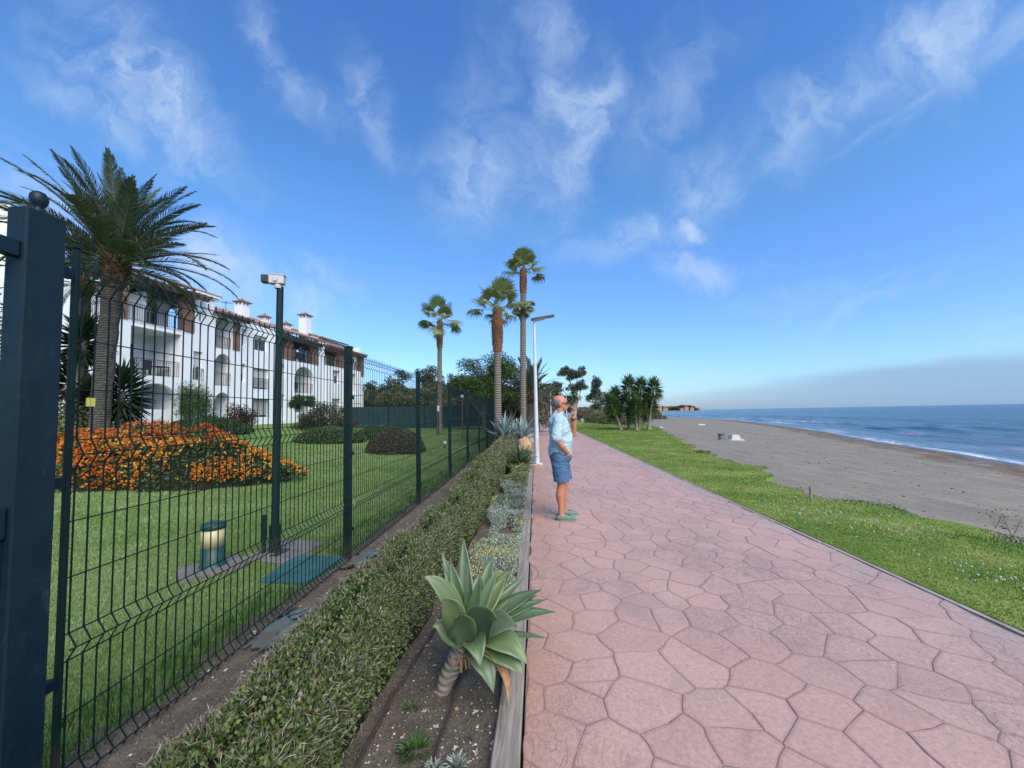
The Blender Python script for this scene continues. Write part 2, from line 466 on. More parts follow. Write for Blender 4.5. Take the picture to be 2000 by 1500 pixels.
c = mixc(nt, mth(nt, 'MULTIPLY', mth(nt, 'POWER', rim, 2.4), .55), c, (0.235, 0.152, 0.128))
st = noise(nt, 1.7, 6, .7, .8, (1, .6, 1), None)
c = mixc(nt, mrange(nt, st, .54, .70, 0, .65), c, (0.300, 0.225, 0.185))
nt.links.new(c, p.inputs['Base Color']); p.inputs['Roughness'].default_value = 0.62
p.inputs['Specular IOR Level'].default_value = 0.4
h = mth(nt, 'ADD', mth(nt, 'ADD', mth(nt, 'MULTIPLY', mid, 0.9), mth(nt, 'MULTIPLY', fin, 0.12)), mth(nt, 'MULTIPLY', veinm, -0.5))
bump(nt, p, h, 0.45, 0.010)
PX0, PX1, PYE = -0.085, 3.118, 24.0
mb = MB(); mb.box((PX0, -1.5, -0.25), (PX1, PYE, -0.0040))
path = setp(mb.build('path', m_joint), kind='structure')
# the far path, past the stamped field that can be made out
m_far, nt, p = newmat('far_stamped_concrete')
n_ = noise(nt, 1.0, 6, 0.6)
vo = N(nt, 'ShaderNodeTexVoronoi', feature='DISTANCE_TO_EDGE'); vo.inputs['Scale'].default_value = 2.4
tcn = N(nt, 'ShaderNodeTexCoord'); nt.links.new(tcn.outputs['Object'], vo.inputs[0])
c = ramp(nt, n_, [(0.3, (0.43, 0.262, 0.212)), (0.7, (0.47, 0.300, 0.245))])
c = mixc(nt, mrange(nt, vo.outputs[0], 0.02, 0.05, 1, 0), c, (0.18, 0.12, 0.11))
nt.links.new(c, p.inputs['Base Color']); p.inputs['Roughness'].default_value = 0.7
mb = MB()
cx = [(24, 0), (45, 0), (60, 0.7), (75, 3.2), (95, 8)]
for i in range(len(cx)-1):
    (y0, d0), (y1, d1) = cx[i], cx[i+1]
    mb.add([(PX0+d0, y0, -0.001), (PX1+d0, y0, -0.001), (PX1+d1, y1, -0.001), (PX0+d1, y1, -0.001)], [(0, 1, 2, 3)])
setp(mb.build('far_path', m_far), kind='structure')

def clip(poly, nx, ny, d):
    out = []
    for i in range(len(poly)):
        a = poly[i]; b = poly[(i+1) % len(poly)]
        da = a[0]*nx+a[1]*ny-d; db = b[0]*nx+b[1]*ny-d
        if da <= 0: out.append(a)
        if da*db < 0:
            t = da/(da-db); out.append((a[0]+(b[0]-a[0])*t, a[1]+(b[1]-a[1])*t))
    return out
def cells():
    rnd = random.Random(5); s = 0.295; pts = []
    ny = int((PYE+2)/(s*0.866))
    for j in range(-2, ny+3):
        for i in range(-2, int(3.3/s)+4):
            if rnd.random() < 0.04: continue
            pts.append((PX0 + (i+0.5*(j % 2))*s + rnd.uniform(-.10, .10), -1.5 + j*s*0.866 + rnd.uniform(-.09, .09)))
    grid = {}
    for q in pts: grid.setdefault((int(q[0]//0.8), int(q[1]//0.8)), []).append(q)
    res = []
    joints = [2.22, 6.3, 10.4, 14.5, 18.6, 22.7]
    for q in pts:
        poly = [(q[0]-1, q[1]-1), (q[0]+1, q[1]-1), (q[0]+1, q[1]+1), (q[0]-1, q[1]+1)]
        gx, gy = int(q[0]//0.8), int(q[1]//0.8)
        for a in (-1, 0, 1):
            for b in (-1, 0, 1):
                for r in grid.get((gx+a, gy+b), ()):
                    if r is q: continue
                    nx, ny_ = r[0]-q[0], r[1]-q[1]
                    if nx*nx+ny_*ny_ > 1.6: continue
                    poly = clip(poly, nx, ny_, (r[0]**2+r[1]**2-q[0]**2-q[1]**2)/2)
                    if not poly: break
                if not poly: break
            if not poly: break
        if not poly: continue
        for nrm in ((-1, 0, -PX0-0.002), (1, 0, PX1), (0, -1, 1.5), (0, 1, PYE)):
            poly = clip(poly, *nrm)
        if len(poly) < 3: continue
        parts = [poly]
        for jy in joints:   # sawn expansion joints, a little out of square
            nn = (0.032, 1.0)
            new = []
            for P in parts:
                A = clip(P, nn[0], nn[1], jy); B = clip(P, -nn[0], -nn[1], -jy)
                area = lambda Q: abs(sum(Q[i][0]*Q[(i+1) % len(Q)][1]-Q[(i+1) % len(Q)][0]*Q[i][1] for i in range(len(Q))))/2 if len(Q) >= 3 else 0
                if len(A) >= 3 and len(B) >= 3 and min(area(A), area(B)) < 0.012: new.append(P)
                else: new += [Q for Q in (A, B) if len(Q) >= 3]
            parts = new
        for P in parts:
            ar = abs(sum(P[i][0]*P[(i+1) % len(P)][1]-P[(i+1) % len(P)][0]*P[i][1] for i in range(len(P))))/2
            if ar > 0.0015: res.append(P)
    return res
def inset(poly, d):
    A = sum(poly[i][0]*poly[(i+1) % len(poly)][1]-poly[(i+1) % len(poly)][0]*poly[i][1] for i in range(len(poly)))
    if A < 0: poly = poly[::-1]
    res = poly; n = len(poly)
    for i in range(n):
        a = poly[i]; b = poly[(i+1) % n]; ex, ey = b[0]-a[0], b[1]-a[1]; l = sqrt(ex*ex+ey*ey)
        if l < 1e-6: continue
        nx, ny = ey/l, -ex/l
        res = clip(res, nx, ny, a[0]*nx+a[1]*ny-d)
        if len(res) < 3: return None
    return res
def stone_mesh(poly, mb, tv, rnd):
    rings = []
    for d, z in ((0.0014, -0.0040), (0.0040, -0.0016), (0.0190, 0.0)):
        q = inset(poly, d)
        if q is None: return False
        rings.append((q, z))
    # resample every ring at the same angles so that the rings match
    cxx = sum(p[0] for p in poly)/len(poly); cyy = sum(p[1] for p in poly)/len(poly)
    n = 14; offs = []
    angs = sorted([atan2(p[1]-cyy, p[0]-cxx) for p in rings[1][0]])
    angs2 = []
    for i, a in enumerate(angs):
        b = angs[(i+1) % len(angs)] + (2*pi if i == len(angs)-1 else 0)
        angs2.append(a)
        if b-a > 0.8: angs2 += [a+(b-a)/3, a+(b-a)*2/3]
        elif b-a > 0.3: angs2.append((a+b)/2)
    vs = []; tilt = (rnd.uniform(-.004, .004), rnd.uniform(-.004, .004))
    dz = rnd.uniform(-0.0015, 0.001)
    for q, z in rings:
        for a in angs2:
            dx, dy = cos(a), sin(a); best = None
            for i in range(len(q)):
                p0 = q[i]; p1 = q[(i+1) % len(q)]
                ex, ey = p1[0]-p0[0], p1[1]-p0[1]
                den = dx*ey-dy*ex
                if abs(den) < 1e-9: continue
                t = ((p0[0]-cxx)*ey-(p0[1]-cyy)*ex)/den
                s_ = ((p0[0]-cxx)*dy-(p0[1]-cyy)*dx)/den
                if t > 0 and -1e-6 <= s_ <= 1+1e-6: best = t if best is None else min(best, t)
            if best is None: return False
            x = cxx+dx*best; y = cyy+dy*best
            x, y = (x+(float(vnoise(x*5, y*5))-.5)*0.05+(float(vnoise(x*17, y*17))-.5)*0.014, y+(float(vnoise(x*5+40, y*5+7))-.5)*0.05+(float(vnoise(x*17+9, y*17+3))-.5)*0.014)
            zz = z + (0 if z < -0.0035 else dz + tilt[0]*(x-cxx)+tilt[1]*(y-cyy))
            vs.append((x, y, zz))
    k = len(angs2); fs = []
    for r in range(2):
        for i in range(k):
            j = (i+1) % k
            fs.append((r*k+i, r*k+j, (r+1)*k+j, (r+1)*k+i))
    fs.append(tuple(range(2*k, 3*k)))
    o = len(mb.t); mb.add(vs, fs, 0, tv)
    for q_ in range(2*k): mb.t[o+q_] = -1.0 + tv*0.0
    return True
C_ = cells()
def seen(P):
    x = sum(p[0] for p in P)/len(P); y = sum(p[1] for p in P)/len(P)
    d = Vector((x, y, -1.5)); z = d.dot(fw)
    if z < 0.3: return 99
    u = d.dot(rt)/z*740; v = d.dot(up)/z*740
    if abs(u) > 1060 or abs(v) > 800: return 50 + z
    return sqrt(x*x+y*y)
C_.sort(key=seen)
rnd = random.Random(2); rest = MB(); cnt = 0
for P in C_:
    tv = rnd.random()
    if cnt < 295:
        mb = MB()
        if stone_mesh(P, mb, tv, rnd):
            mb.build('stone', m_stone, path); cnt += 1
    else: stone_mesh(P, rest, tv, rnd)
setp(rest.build('stone_field', m_stone, path), kind='stuff')

# flush concrete strip along the grass
m_conc = simple('weathered_concrete', (0.33, 0.275, 0.230), 0.85, var=0.25, scale=5, bstr=0.5, bscale=40)
mb = MB(); yy = -1.5
while yy < 45:
    mb.box((3.120, yy, -0.2), (3.17, yy+2.98, 0.004+0.003*rnd.random())); yy += 3.0
setp(mb.build('kerb_strip', m_conc), kind='structure')

# grass verge on the sea side
m_verge, nt, p = newmat('verge_turf')
a = noise(nt, 0.8, 5, 0.6, 0.5); b = noise(nt, 26, 5, 0.75)
c = ramp(nt, a, [(0.28, (0.085, 0.145, 0.024)), (0.5, (0.155, 0.205, 0.040)), (0.68, (0.250, 0.255, 0.080))])
nt.links.new(mixc(nt, 0.7, c, ramp(nt, b, [(0.25, (0.2, 0.25, 0.15)), (0.7, (0.9, 0.9, 0.85))]), 'OVERLAY'), p.inputs['Base Color'])
p.inputs['Roughness'].default_value = 0.9; p.inputs['Specular IOR Level'].default_value = 0.15
bump(nt, p, b, 0.6, 0.03)
ys = np.unique(np.concatenate([np.linspace(-1.5, 22, 200), np.linspace(22, 62, 80)]))
ts = np.linspace(0, 1, 34)
T, Y = np.meshgrid(ts, ys)
wob = (fbm(Y*1.7, Y*0+3, 4)-0.5)*0.55 + (fbm(Y*6.1, Y*0+8, 3)-0.5)*0.22
X = 3.165 + (Xe(Y)+wob-3.165)*T
Z = 0.012 - 0.08*T**1.5 - 0.10*np.clip((T-0.965)/0.035, 0, 1) + (fbm(X*1.5, Y*1.5, 4)-0.5)*0.06*np.clip(T*8, 0, 1)
V = np.stack([X, Y, Z], -1).reshape(-1, 3); nx, ny = len(ts), len(ys)
i = (np.arange(ny-1)[:, None]*nx+np.arange(nx-1)[None]).ravel()
setp(link('grass_verge', fastmesh('grass_verge', V, np.stack([i, i+1, i+1+nx, i+nx], 1), m_verge, None, True)), kind='structure')
def verge_z(X, Y):
    T = np.clip((X-3.165)/(Xe(Y)-3.165), 0, 1)
    return 0.012 - 0.08*T**1.5 + (fbm(X*1.5, Y*1.5, 4)-0.5)*0.06*np.clip(T*8, 0, 1)

# beach
m_sand, nt, p = newmat('grey_sand')
wet = attr(nt, 'wet'); weed = attr(nt, 'weed')
a = noise(nt, 1.2, 5, 0.65); b = noise(nt, 30, 5, 0.7)
trk = noise(nt, 2.0, 4, 0.6, 0.3, (3.2, 0.12, 1), (0, 0, radians(-24)))
c = ramp(nt, a, [(0.3, (0.205, 0.176, 0.130)), (0.7, (0.250, 0.218, 0.163))])
c = mixc(nt, 0.5, c, ramp(nt, trk, [(0.3, (0.32, 0.32, 0.32)), (0.7, (0.68, 0.68, 0.68))]), 'OVERLAY')
c = mixc(nt, 0.5, c, ramp(nt, b, [(0.3, (0.25, 0.25, 0.25)), (0.7, (0.75, 0.75, 0.75))]), 'OVERLAY')
wn_ = noise(nt, 3.0, 6, 0.75, 0.6, (1, 0.4, 1), (0, 0, radians(-24)))
c = mixc(nt, mth(nt, 'MULTIPLY', weed, mrange(nt, wn_, 0.38, 0.54)), c, (0.120, 0.078, 0.048))
c = mixc(nt, mth(nt, 'MULTIPLY', wet, 0.85), c, (0.085, 0.062, 0.045))
nt.links.new(c, p.inputs['Base Color'])
nt.links.new(mrange(nt, wet, 0.5, 1, 0.9, 0.35), p.inputs['Roughness'])
p.inputs['Specular IOR Level'].default_value = 0.3
dent = mrange(nt, noise(nt, 4.2, 2, .4, .3), .62, .74, 0, -.45)
h = mth(nt, 'ADD', mth(nt, 'ADD', mth(nt, 'MULTIPLY', trk, 0.9), dent), mth(nt, 'ADD', mth(nt, 'MULTIPLY', b, 0.12), mth(nt, 'MULTIPLY', a, 0.5)))
bump(nt, p, h, 0.8, 0.05)
ts = np.unique(np.concatenate([np.linspace(-0.28, 0.7, 80), np.linspace(0.7, 1.0, 80), np.linspace(1.0, 1.35, 15)]))
ys = np.unique(np.concatenate([np.linspace(-6, 30, 220), np.linspace(30, 300, 180)]))
T, Y = np.meshgrid(ts, ys)
X = Xe(Y) + (Xs(Y)-Xe(Y))*T; Z = beach_z(X, Y)
wob = (fbm(Y*0.5, X*0.15, 4)-0.5)
DS = (Xs(Y)-X)
wet = np.clip(1-(DS+wob*1.5-0.6)/1.0, 0, 1)
weed = np.clip(1-np.abs(DS-(3.0+wob*2.2))/0.9, 0, 1) + 0.8*np.clip(1-np.abs(DS-(1.5+wob*1.5))/0.8, 0, 1) + 0.55*((DS > 0) & (DS < 3.2))
V = np.stack([X, Y, Z], -1).reshape(-1, 3); nx, ny = len(ts), len(ys)
i = (np.arange(ny-1)[:, None]*nx+np.arange(nx-1)[None]).ravel()
setp(link('beach', fastmesh('beach', V, np.stack([i, i+1, i+1+nx, i+nx], 1), m_sand, None, True,
     {'wet': wet.ravel(), 'weed': np.clip(weed, 0, 1).ravel()})), kind='structure')

# sea
m_sea, nt, p = newmat('sea_water')
foam = attr(nt, 'foam'); shal = attr(nt, 'shallow')
n1_ = noise(nt, 0.35, 6, 0.62, 0.2, (1.0, 0.35, 1), (0, 0, radians(-20)))
n2_ = noise(nt, 2.2, 5, 0.65, 0.3, (1.0, 0.45, 1), (0, 0, radians(-24)))
n3_ = noise(nt, 0.035, 5, 0.6, 0.0, (1.0, 0.25, 1), (0, 0, radians(-24)))
c = ramp(nt, n3_, [(0.35, (0.015, 0.060, 0.115)), (0.65, (0.030, 0.095, 0.165))])
c = mixc(nt, mrange(nt, n1_, 0.45, 0.65, 0, 0.5), c, (0.060, 0.145, 0.225))
c = mixc(nt, mth(nt, 'MULTIPLY', shal, 0.6), c, (0.16, 0.26, 0.33))
fm = mth(nt, 'MULTIPLY', foam, mrange(nt, noise(nt, 3.5, 6, 0.75, 0.5, (1, 0.3, 1), (0, 0, radians(-24))), 0.40, 0.58))
c = mixc(nt, fm, c, (0.72, 0.76, 0.80))
nt.links.new(c, p.inputs['Base Color'])
nt.links.new(mrange(nt, fm, 0, 1, 0.22, 0.8), p.inputs['Roughness'])
p.inputs['IOR'].default_value = 1.33
h = mth(nt, 'ADD', n1_, mth(nt, 'MULTIPLY', n2_, 0.35))
bump(nt, p, h, 1.0, 1.1)
p.inputs['Specular IOR Level'].default_value = 0.38
ds = np.unique(np.concatenate([np.linspace(-2.5, 30, 200), 30+np.geomspace(0.3, 11000, 110)]))
ys = np.unique(np.concatenate([-10000+np.linspace(0, 9960, 10), np.linspace(-38, 8, 24), np.linspace(8, 120, 420), 120+np.geomspace(0.5, 12000, 90)]))
Dd, Y = np.meshgrid(ds, ys)
X = Xs(Y)+Dd
def crest(d, d0, w, amp, seedv):
    dd = d - (d0 + (fbm(Y*0.06+seedv, Y*0+seedv, 4)-0.5)*6)
    sharp = np.where(dd < 0, np.exp(-(dd/(w*0.35))**2), np.exp(-(dd/w)**2))
    return sharp*amp*np.clip((fbm(Y*0.10+seedv*3, Y*0+2+seedv, 3)-0.30)*3, 0, 1), dd
Z = np.full_like(X, -0.8); foam = np.zeros_like(X)
for d0, w, am, sv in ((2.0, 0.8, 0.07, 1.3), (5.2, 1.0, 0.20, 4.1), (9.5, 1.4, 0.26, 7.7), (15.5, 1.8, 0.24, 9.2), (24, 2.4, 0.18, 12.4)):
    hgt, dd = crest(Dd, d0, w, am, sv); Z += hgt
    fr = np.clip((fbm(Y*0.09+sv*5, Y*0+sv, 3)-(0.42 if d0 < 12 else 0.56))*7, 0, 1)
    foam += fr*np.exp(-((dd+0.35)/(0.6))**2)*(0.65 if d0 < 12 else 0.4)
edge = (fbm(Y*0.35, Y*0+5, 4)-0.5)*0.9
foam += np.clip(1-np.abs(Dd-0.2-edge)/0.75, 0, 1)*1.0
foam += np.clip(1-np.abs(Dd-3.2-edge*2)/1.3, 0, 1)*0.4*fbm(Y*0.3, Dd, 3)
Z += (fbm(X*0.35, Y*0.16, 4)-0.5)*0.22*np.clip((Dd-2)/10, 0, 1)*(Dd < 150)
V = np.stack([X, Y, Z], -1).reshape(-1, 3); nx, ny = len(ds), len(ys)
i = (np.arange(ny-1)[:, None]*nx+np.arange(nx-1)[None]).ravel()
setp(link('sea', fastmesh('sea', V, np.stack([i, i+1, i+1+nx, i+nx], 1), m_sea, None, True,
     {'foam': np.clip(foam, 0, 1).ravel(), 'shallow': np.clip(1-Dd/5, 0, 1).ravel()})), kind='structure')

# ================================================================== building
m_white = simple('white_render', (0.76, 0.765, 0.76), 0.85, var=0.04, scale=0.7, bstr=0.25, bscale=30)
m_cream = simple('cream_render', (0.62, 0.60, 0.55), 0.85, var=0.05, scale=1)
m_brick, nt, p = newmat('brick_facing')
br = N(nt, 'ShaderNodeTexBrick'); tcn = N(nt, 'ShaderNodeTexCoord'); mp = N(nt, 'ShaderNodeMapping')
mp.inputs['Rotation'].default_value = (radians(90), 0, radians(90))
nt.links.new(tcn.outputs['Object'], mp.inputs[0]); nt.links.new(mp.outputs[0], br.inputs[0])
br.inputs['Color1'].default_value = (0.190, 0.112, 0.075, 1); br.inputs['Color2'].default_value = (0.150, 0.086, 0.060, 1)
br.inputs['Mortar'].default_value = (0.18, 0.14, 0.11, 1); br.inputs['Scale'].default_value = 1
br.inputs['Brick Width'].default_value = 0.25; br.inputs['Row Height'].default_value = 0.07; br.inputs['Mortar Size'].default_value = 0.008
nt.links.new(br.outputs[0], p.inputs['Base Color']); p.inputs['Roughness'].default_value = 0.9
m_tile = simple('roof_tile', (0.28, 0.165, 0.115), 0.9, var=0.4, scale=2.5)
m_dwood = simple('dark_timber', (0.070, 0.055, 0.046), 0.7, var=0.3, scale=4)
m_bwood = simple('brown_timber', (0.13, 0.075, 0.045), 0.75, var=0.3, scale=4)
m_iron = simple('black_iron', (0.025, 0.025, 0.028), 0.5, var=0.1)
m_glass, nt, p = newmat('window_glass')
p.inputs['Base Color'].default_value = (0.035, 0.042, 0.05, 1); p.inputs['Roughness'].default_value = 0.08
m_shut = simple('cream_shutter', (0.50, 0.49, 0.44), 0.7, var=0.05)
m_gdark = simple('dark_green_shutter', (0.02, 0.06, 0.05), 0.6)
m_black = simple('black_plastic', (0.018, 0.018, 0.02), 0.5)

B = empty('apartment_building', (-22, 22, 0), 'long white three storey apartment block with brick pillars, arches and tiled roof behind the lawn', 'building', rz=radians(-5.7))
def wallpanel(mb, s0, s1, z0, z1, ops, w=0.0, th=0.35, mi=0):
    """ops: (s0,s1,z0,z1,arch rise or 0)"""
    br_ = {s0, s1}
    for o in ops:
        br_.add(o[0]); br_.add(o[1])
        if o[4]:
            for k in range(1, 14): br_.add(o[0]+(o[1]-o[0])*k/14)
    br_ = sorted(x for x in br_ if s0 <= x <= s1)
    for a, b in zip(br_[:-1], br_[1:]):
        if b-a < 1e-5: continue
        m = (a+b)/2; hs = sorted([o for o in ops if o[0] < m < o[1]], key=lambda o: o[2])
        lo = (z0, z0)
        for o in hs:
            if o[2] > max(lo)+1e-4: prism(mb, a, b, lo, (o[2], o[2]), w, th, mi)
            if o[4]:
                c = (o[0]+o[1])/2; hw = (o[1]-o[0])/2
                f = lambda x: o[3]-o[4]+o[4]*sqrt(max(0, 1-((x-c)/hw)**2))
                lo = (f(a), f(b))
            else: lo = (o[3], o[3])
        prism(mb, a, b, lo, (z1, z1), w, th, mi)
def prism(mb, a, b, lo, hi, w, th, mi):
    v = [(w-th, a, lo[0]), (w, a, lo[0]), (w, b, lo[1]), (w-th, b, lo[1]), (w-th, a, hi[0]), (w, a, hi[0]), (w, b, hi[1]), (w-th, b, hi[1])]
    mb.add(v, [(0, 3, 2, 1), (4, 5, 6, 7), (0, 1, 5, 4), (1, 2, 6, 5), (2, 3, 7, 6), (3, 0, 4, 7)], mi)
def room(mb, s0, s1, z0, z1, w0=-0.35, w1=-2.4, mi=0):
    t = 0.1
    mb.box((w1-t, s0-t, z0-t), (w1, s1+t, z1+t), mi)           # back wall
    mb.box((w1, s0-t, z0-t), (w0, s1+t, z0), mi)               # floor
    mb.box((w1, s0-t, z1), (w0, s1+t, z1+t), mi)               # ceiling
    mb.box((w1, s0-t, z0), (w0, s0, z1), mi)
    mb.box((w1, s1, z0), (w0, s1+t, z1), mi)
def railing(parent, s0, s1, z0, z1, w=-0.08, step=0.12, along='s', m=None, tilt=None):
    mb = MB(); n = max(2, int((s1-s0)/step))
    P = (lambda s, z: (w, s, z)) if along == 's' else (lambda s, z: (s, w, z))
    def bar(a, b, r): mb.tube([a, b], r, 4)
    for i in range(n+1):
        s = s0+(s1-s0)*i/n; bar(P(s, z0+0.06), P(s, z1), 0.011 if i % 8 else 0.018)
    bar(P(s0, z1), P(s1, z1), 0.024); bar(P(s0, z0+0.08), P(s1, z0+0.08), 0.016); bar(P(s0, z1-0.12), P(s1, z1-0.12), 0.012)
    return mb.build('railing', m or m_iron, parent)
def window(parent, s0, s1, z0, z1, w=-0.2, shutter=0.0, door=False, m=None):
    mb = MB(); t = 0.05
    mb.box((w-0.05, s0, z0), (w+0.02, s0+t, z1)); mb.box((w-0.05, s1-t, z0), (w+0.02, s1, z1))
    mb.box((w-0.05, s0+t, z0), (w+0.02, s1-t, z0+t)); mb.box((w-0.05, s0+t, z1-t), (w+0.02, s1-t, z1))
    c = (s0+s1)/2; mb.box((w-0.04, c-0.03, z0+t), (w+0.01, c+0.03, z1-t))
    f = mb.build('window', m or m_white, parent)
    mb = MB(); mb.box((w-0.035, s0+t, z0+t), (w-0.025, s1-t, z1-t)); mb.build('pane', m_glass, f)
    if shutter:
        mb = MB(); zz = z1-t; zb = z1-t-(z1-z0-2*t)*shutter
        while zz-0.07 > zb: mb.box((w+0.025, s0+t, zz-0.065), (w+0.04, s1-t, zz)); zz -= 0.07
        mb.build('shutter', m_shut, f)
    return f

ops = [(-2.58, 0.15, 4.05, 6.75, 0), (-2.6, 0.2, 2.1, 3.63, 1.5), (0.95, 1.55, 3.97, 5.88, 0)]
wa = MB()
wallpanel(wa, -3.36, 2.3, 0.5, 7.05, ops)
wallpanel(wa, 0.95, 2.3, 7.05, 9.55, [(1.2, 1.6, 7.9, 8.6, 0)])
wallpanel(wa, -3.36, 0.95, 7.05, 9.2, [(-2.2, -1.2, 7.05, 9.0, 0), (-0.6, 0.4, 7.05, 9.0, 0)], w=-2.0, th=0.3)
wa.box((-0.6, -3.2, 9.45), (-0.3, 0.95, 9.8)); wa.box((-9.5, -3.36, 9.2), (-2.3, 2.3, 9.7))
wa.box((-2.0, -3.36, 6.93), (-0.0, 0.94, 7.049))
room(wa, -2.58, 0.15, 4.05, 6.75); room(wa, -2.6, 0.2, 2.1, 3.7, w1=-2.6)
# end wall seen obliquely on the left: w runs backward
for (a, b, c_, d_) in ((-9.5, -2.75, 0.5, 9.2), (-0.75, -0.352, 0.5, 9.2), (-2.75, -0.75, 0.5, 7.05), (-2.75, -0.75, 9.0, 9.2)):
    wa.box((a, -3.36, c_), (b, -3.06, d_))
wa.box((-2.75, -1.6, 7.06), (-0.6, -1.4, 9.0))
# cornice under the eaves
wa.box((-0.02, 0.9, 9.55), (0.12, 2.5, 9.68)); wa.box((-0.02, 0.88, 9.68), (0.22, 2.6, 9.80))
# section B
bo = [(2.42, 3.7, 6.35, 8.55, 0.35), (2.4, 3.72, 3.75, 6.0, 0.9), (2.4, 3.7, 1.15, 3.3, 0.9), (4.5, 4.9, 4.2, 5.5, 0), (4.5, 4.9, 6.9, 8.1, 0),
      (5.63, 6.9, 6.72, 7.9, 0), (5.6, 7.05, 3.7, 5.3, 0), (5.6, 7.1, 1.5, 2.95, 0), (8.1, 8.8, 4.85, 6.0, 0.35),
      (9.9, 12.4, 3.6, 6.05, 1.2), (8.1, 8.8, 1.3, 3.4, 0), (10.0, 12.3, 1.9, 2.9, 0)]
wallpanel(wa, 2.3, 8.0, 0.5, 8.7, [o for o in bo if o[1] < 8.0])
wallpanel(wa, 8.0, 13.95, 0.5, 6.4, [o for o in bo if o[0] > 8.0])
wallpanel(wa, 13.06, 13.95, 6.4, 8.9, [])
wallpanel(wa, 8.0, 13.06, 6.4, 8.9, [(9.9, 11.9, 6.45, 8.3, 0), (8.3, 9.3, 6.45, 8.3, 0)], w=-2.4, th=0.3)
wa.box((-2.4, 8.0, 6.28), (-0.351, 13.06, 6.399)); wa.box((-2.4, 7.9, 6.4), (-0.36, 8.0, 8.7))
room(wa, 2.42, 3.7, 6.35, 8.6, w1=-1.6); room(wa, 2.4, 3.72, 3.75, 6.1, w1=-1.6); room(wa, 2.4, 3.7, 1.15, 3.4, w1=-1.6)
room(wa, 9.9, 12.4, 3.6, 6.1); room(wa, 8.1, 8.8, 4.85, 6.05, w1=-1.4); room(wa, 10.0, 12.3, 1.9, 2.95, w1=-1.8)
# section C
co = [(15.1, 16.3, 4.86, 6.2, 0), (17.7, 19.2, 3.9, 6.15, 0), (15.0, 16.4, 1.6, 3.3, 0)]
wallpanel(wa, 13.95, 20.8, 0.5, 6.55, co, w=0.12, th=0.4)
wallpanel(wa, 13.95, 20.8, 6.55, 9.4, [(15, 16.6, 6.6, 8.5, 0), (18, 19.4, 6.6, 8.5, 0)], w=-2.6, th=0.3)
wa.box((-2.6, 13.95, 6.42), (-0.281, 20.8, 6.549)); wa.box((-9, 20.45, 0.5), (-0.281, 20.8, 9.4))
room(wa, 17.7, 19.2, 3.9, 6.2, w0=-0.29)
wa.box((-10, -3.0, 0.5), (-9.5, 20.8, 9.2))
wa.build('wall', m_white, B)
wb = MB()
for (a, b, z0, z1, w, th) in ((-3.2, -2.75, 7.05, 9.3, 0.05, 0.5), (0.26, 0.93, 7.05, 9.3, 0.05, 0.5)): 
    mb = MB(); mb.box((w-th, a, z0), (w, b, z1)); mb.build('brick_pillar', m_brick, B)
for (a, b, z0, z1, w) in ((3.76, 4.32, 6.42, 8.5, 0.06), (8.95, 9.7, 6.4, 8.3, 0.03), (12.3, 13.05, 6.4, 8.3, 0.03), (16.3, 17.2, 6.56, 8.4, 0.13), (20.2, 20.82, 6.0, 8.4, 0.15)):
    mb = MB(); mb.box((w-0.5, a, z0), (w, b, z1)); mb.build('brick_pillar', m_brick, B)
railing(B, -2.73, 0.24, 7.05, 8.05); railing(B, -2.56, 0.13, 4.05, 5.0)
railing(B, -2.7, -0.8, 7.05, 7.95, w=-3.3, along='w')
railing(B, 2.44, 3.68, 6.35, 7.2); railing(B, 2.42, 3.70, 3.75, 4.65); railing(B, 9.95, 12.35, 3.62, 4.55, step=.16)
railing(B, 0.92, 1.6, 3.97, 4.75, w=0.04); railing(B, 5.6, 7.05, 3.7, 4.55, w=0.05)
railing(B, 14.1, 16.25, 6.56, 7.5, w=0.05, m=m_bwood); railing(B, 17.25, 20.2, 6.56, 7.5, w=0.05, m=m_bwood); railing(B, 9.75, 12.25, 6.42, 7.1, w=-0.1); railing(B, 5.6, 7.1, 1.5, 2.9, w=0.03, step=.15)
window(B, 0.97, 1.53, 4.0, 5.86, shutter=0.55); window(B, 1.2, 1.6, 7.9, 8.6)
window(B, -2.2, -1.2, 7.05, 9.0, w=-2.1); window(B, -0.6, 0.4, 7.05, 9.0, w=-2.1, shutter=.4)
window(B, -1.9, -0.7, 4.05, 6.2, w=-2.36); window(B, -1.6, -0.5, 2.1, 3.5, w=-2.56)
window(B, 2.6, 3.5, 6.35, 8.3, w=-1.56, shutter=.3); window(B, 2.6, 3.5, 3.75, 5.6, w=-1.56, shutter=.4); window(B, 2.5, 3.5, 1.2, 3.0, w=-1.56)
window(B, 4.5, 4.9, 4.2, 5.5, shutter=.6); window(B, 4.5, 4.9, 6.9, 8.1, shutter=.4)
window(B, 5.63, 6.9, 6.72, 7.9, shutter=0.3); window(B, 5.6, 7.05, 3.7, 5.3, shutter=0.95); window(B, 5.6, 7.1, 1.5, 2.95, shutter=0.9)
window(B, 8.1, 8.8, 4.85, 5.6, w=-1.36); window(B, 8.12, 8.78, 1.3, 3.4, shutter=.5)
window(B, 10.3, 11.9, 3.6, 5.6, w=-2.36, m=m_bwood); window(B, 10.3, 12.0, 1.9, 2.85, w=-1.75)
window(B, 9.9, 11.9, 6.45, 8.3, w=-2.5, m=m_gdark); window(B, 8.3, 9.3, 6.45, 8.3, w=-2.5)
window(B, 15.1, 16.3, 4.86, 6.2, shutter=.4); window(B, 17.9, 19.0, 3.9, 5.9, w=-2.3, shutter=.3); window(B, 15, 16.4, 1.6, 3.3, shutter=.7)
window(B, 15, 16.6, 6.6, 8.5, w=-2.7, m=m_bwood); window(B, 18, 19.4, 6.6, 8.5, w=-2.7, m=m_bwood)
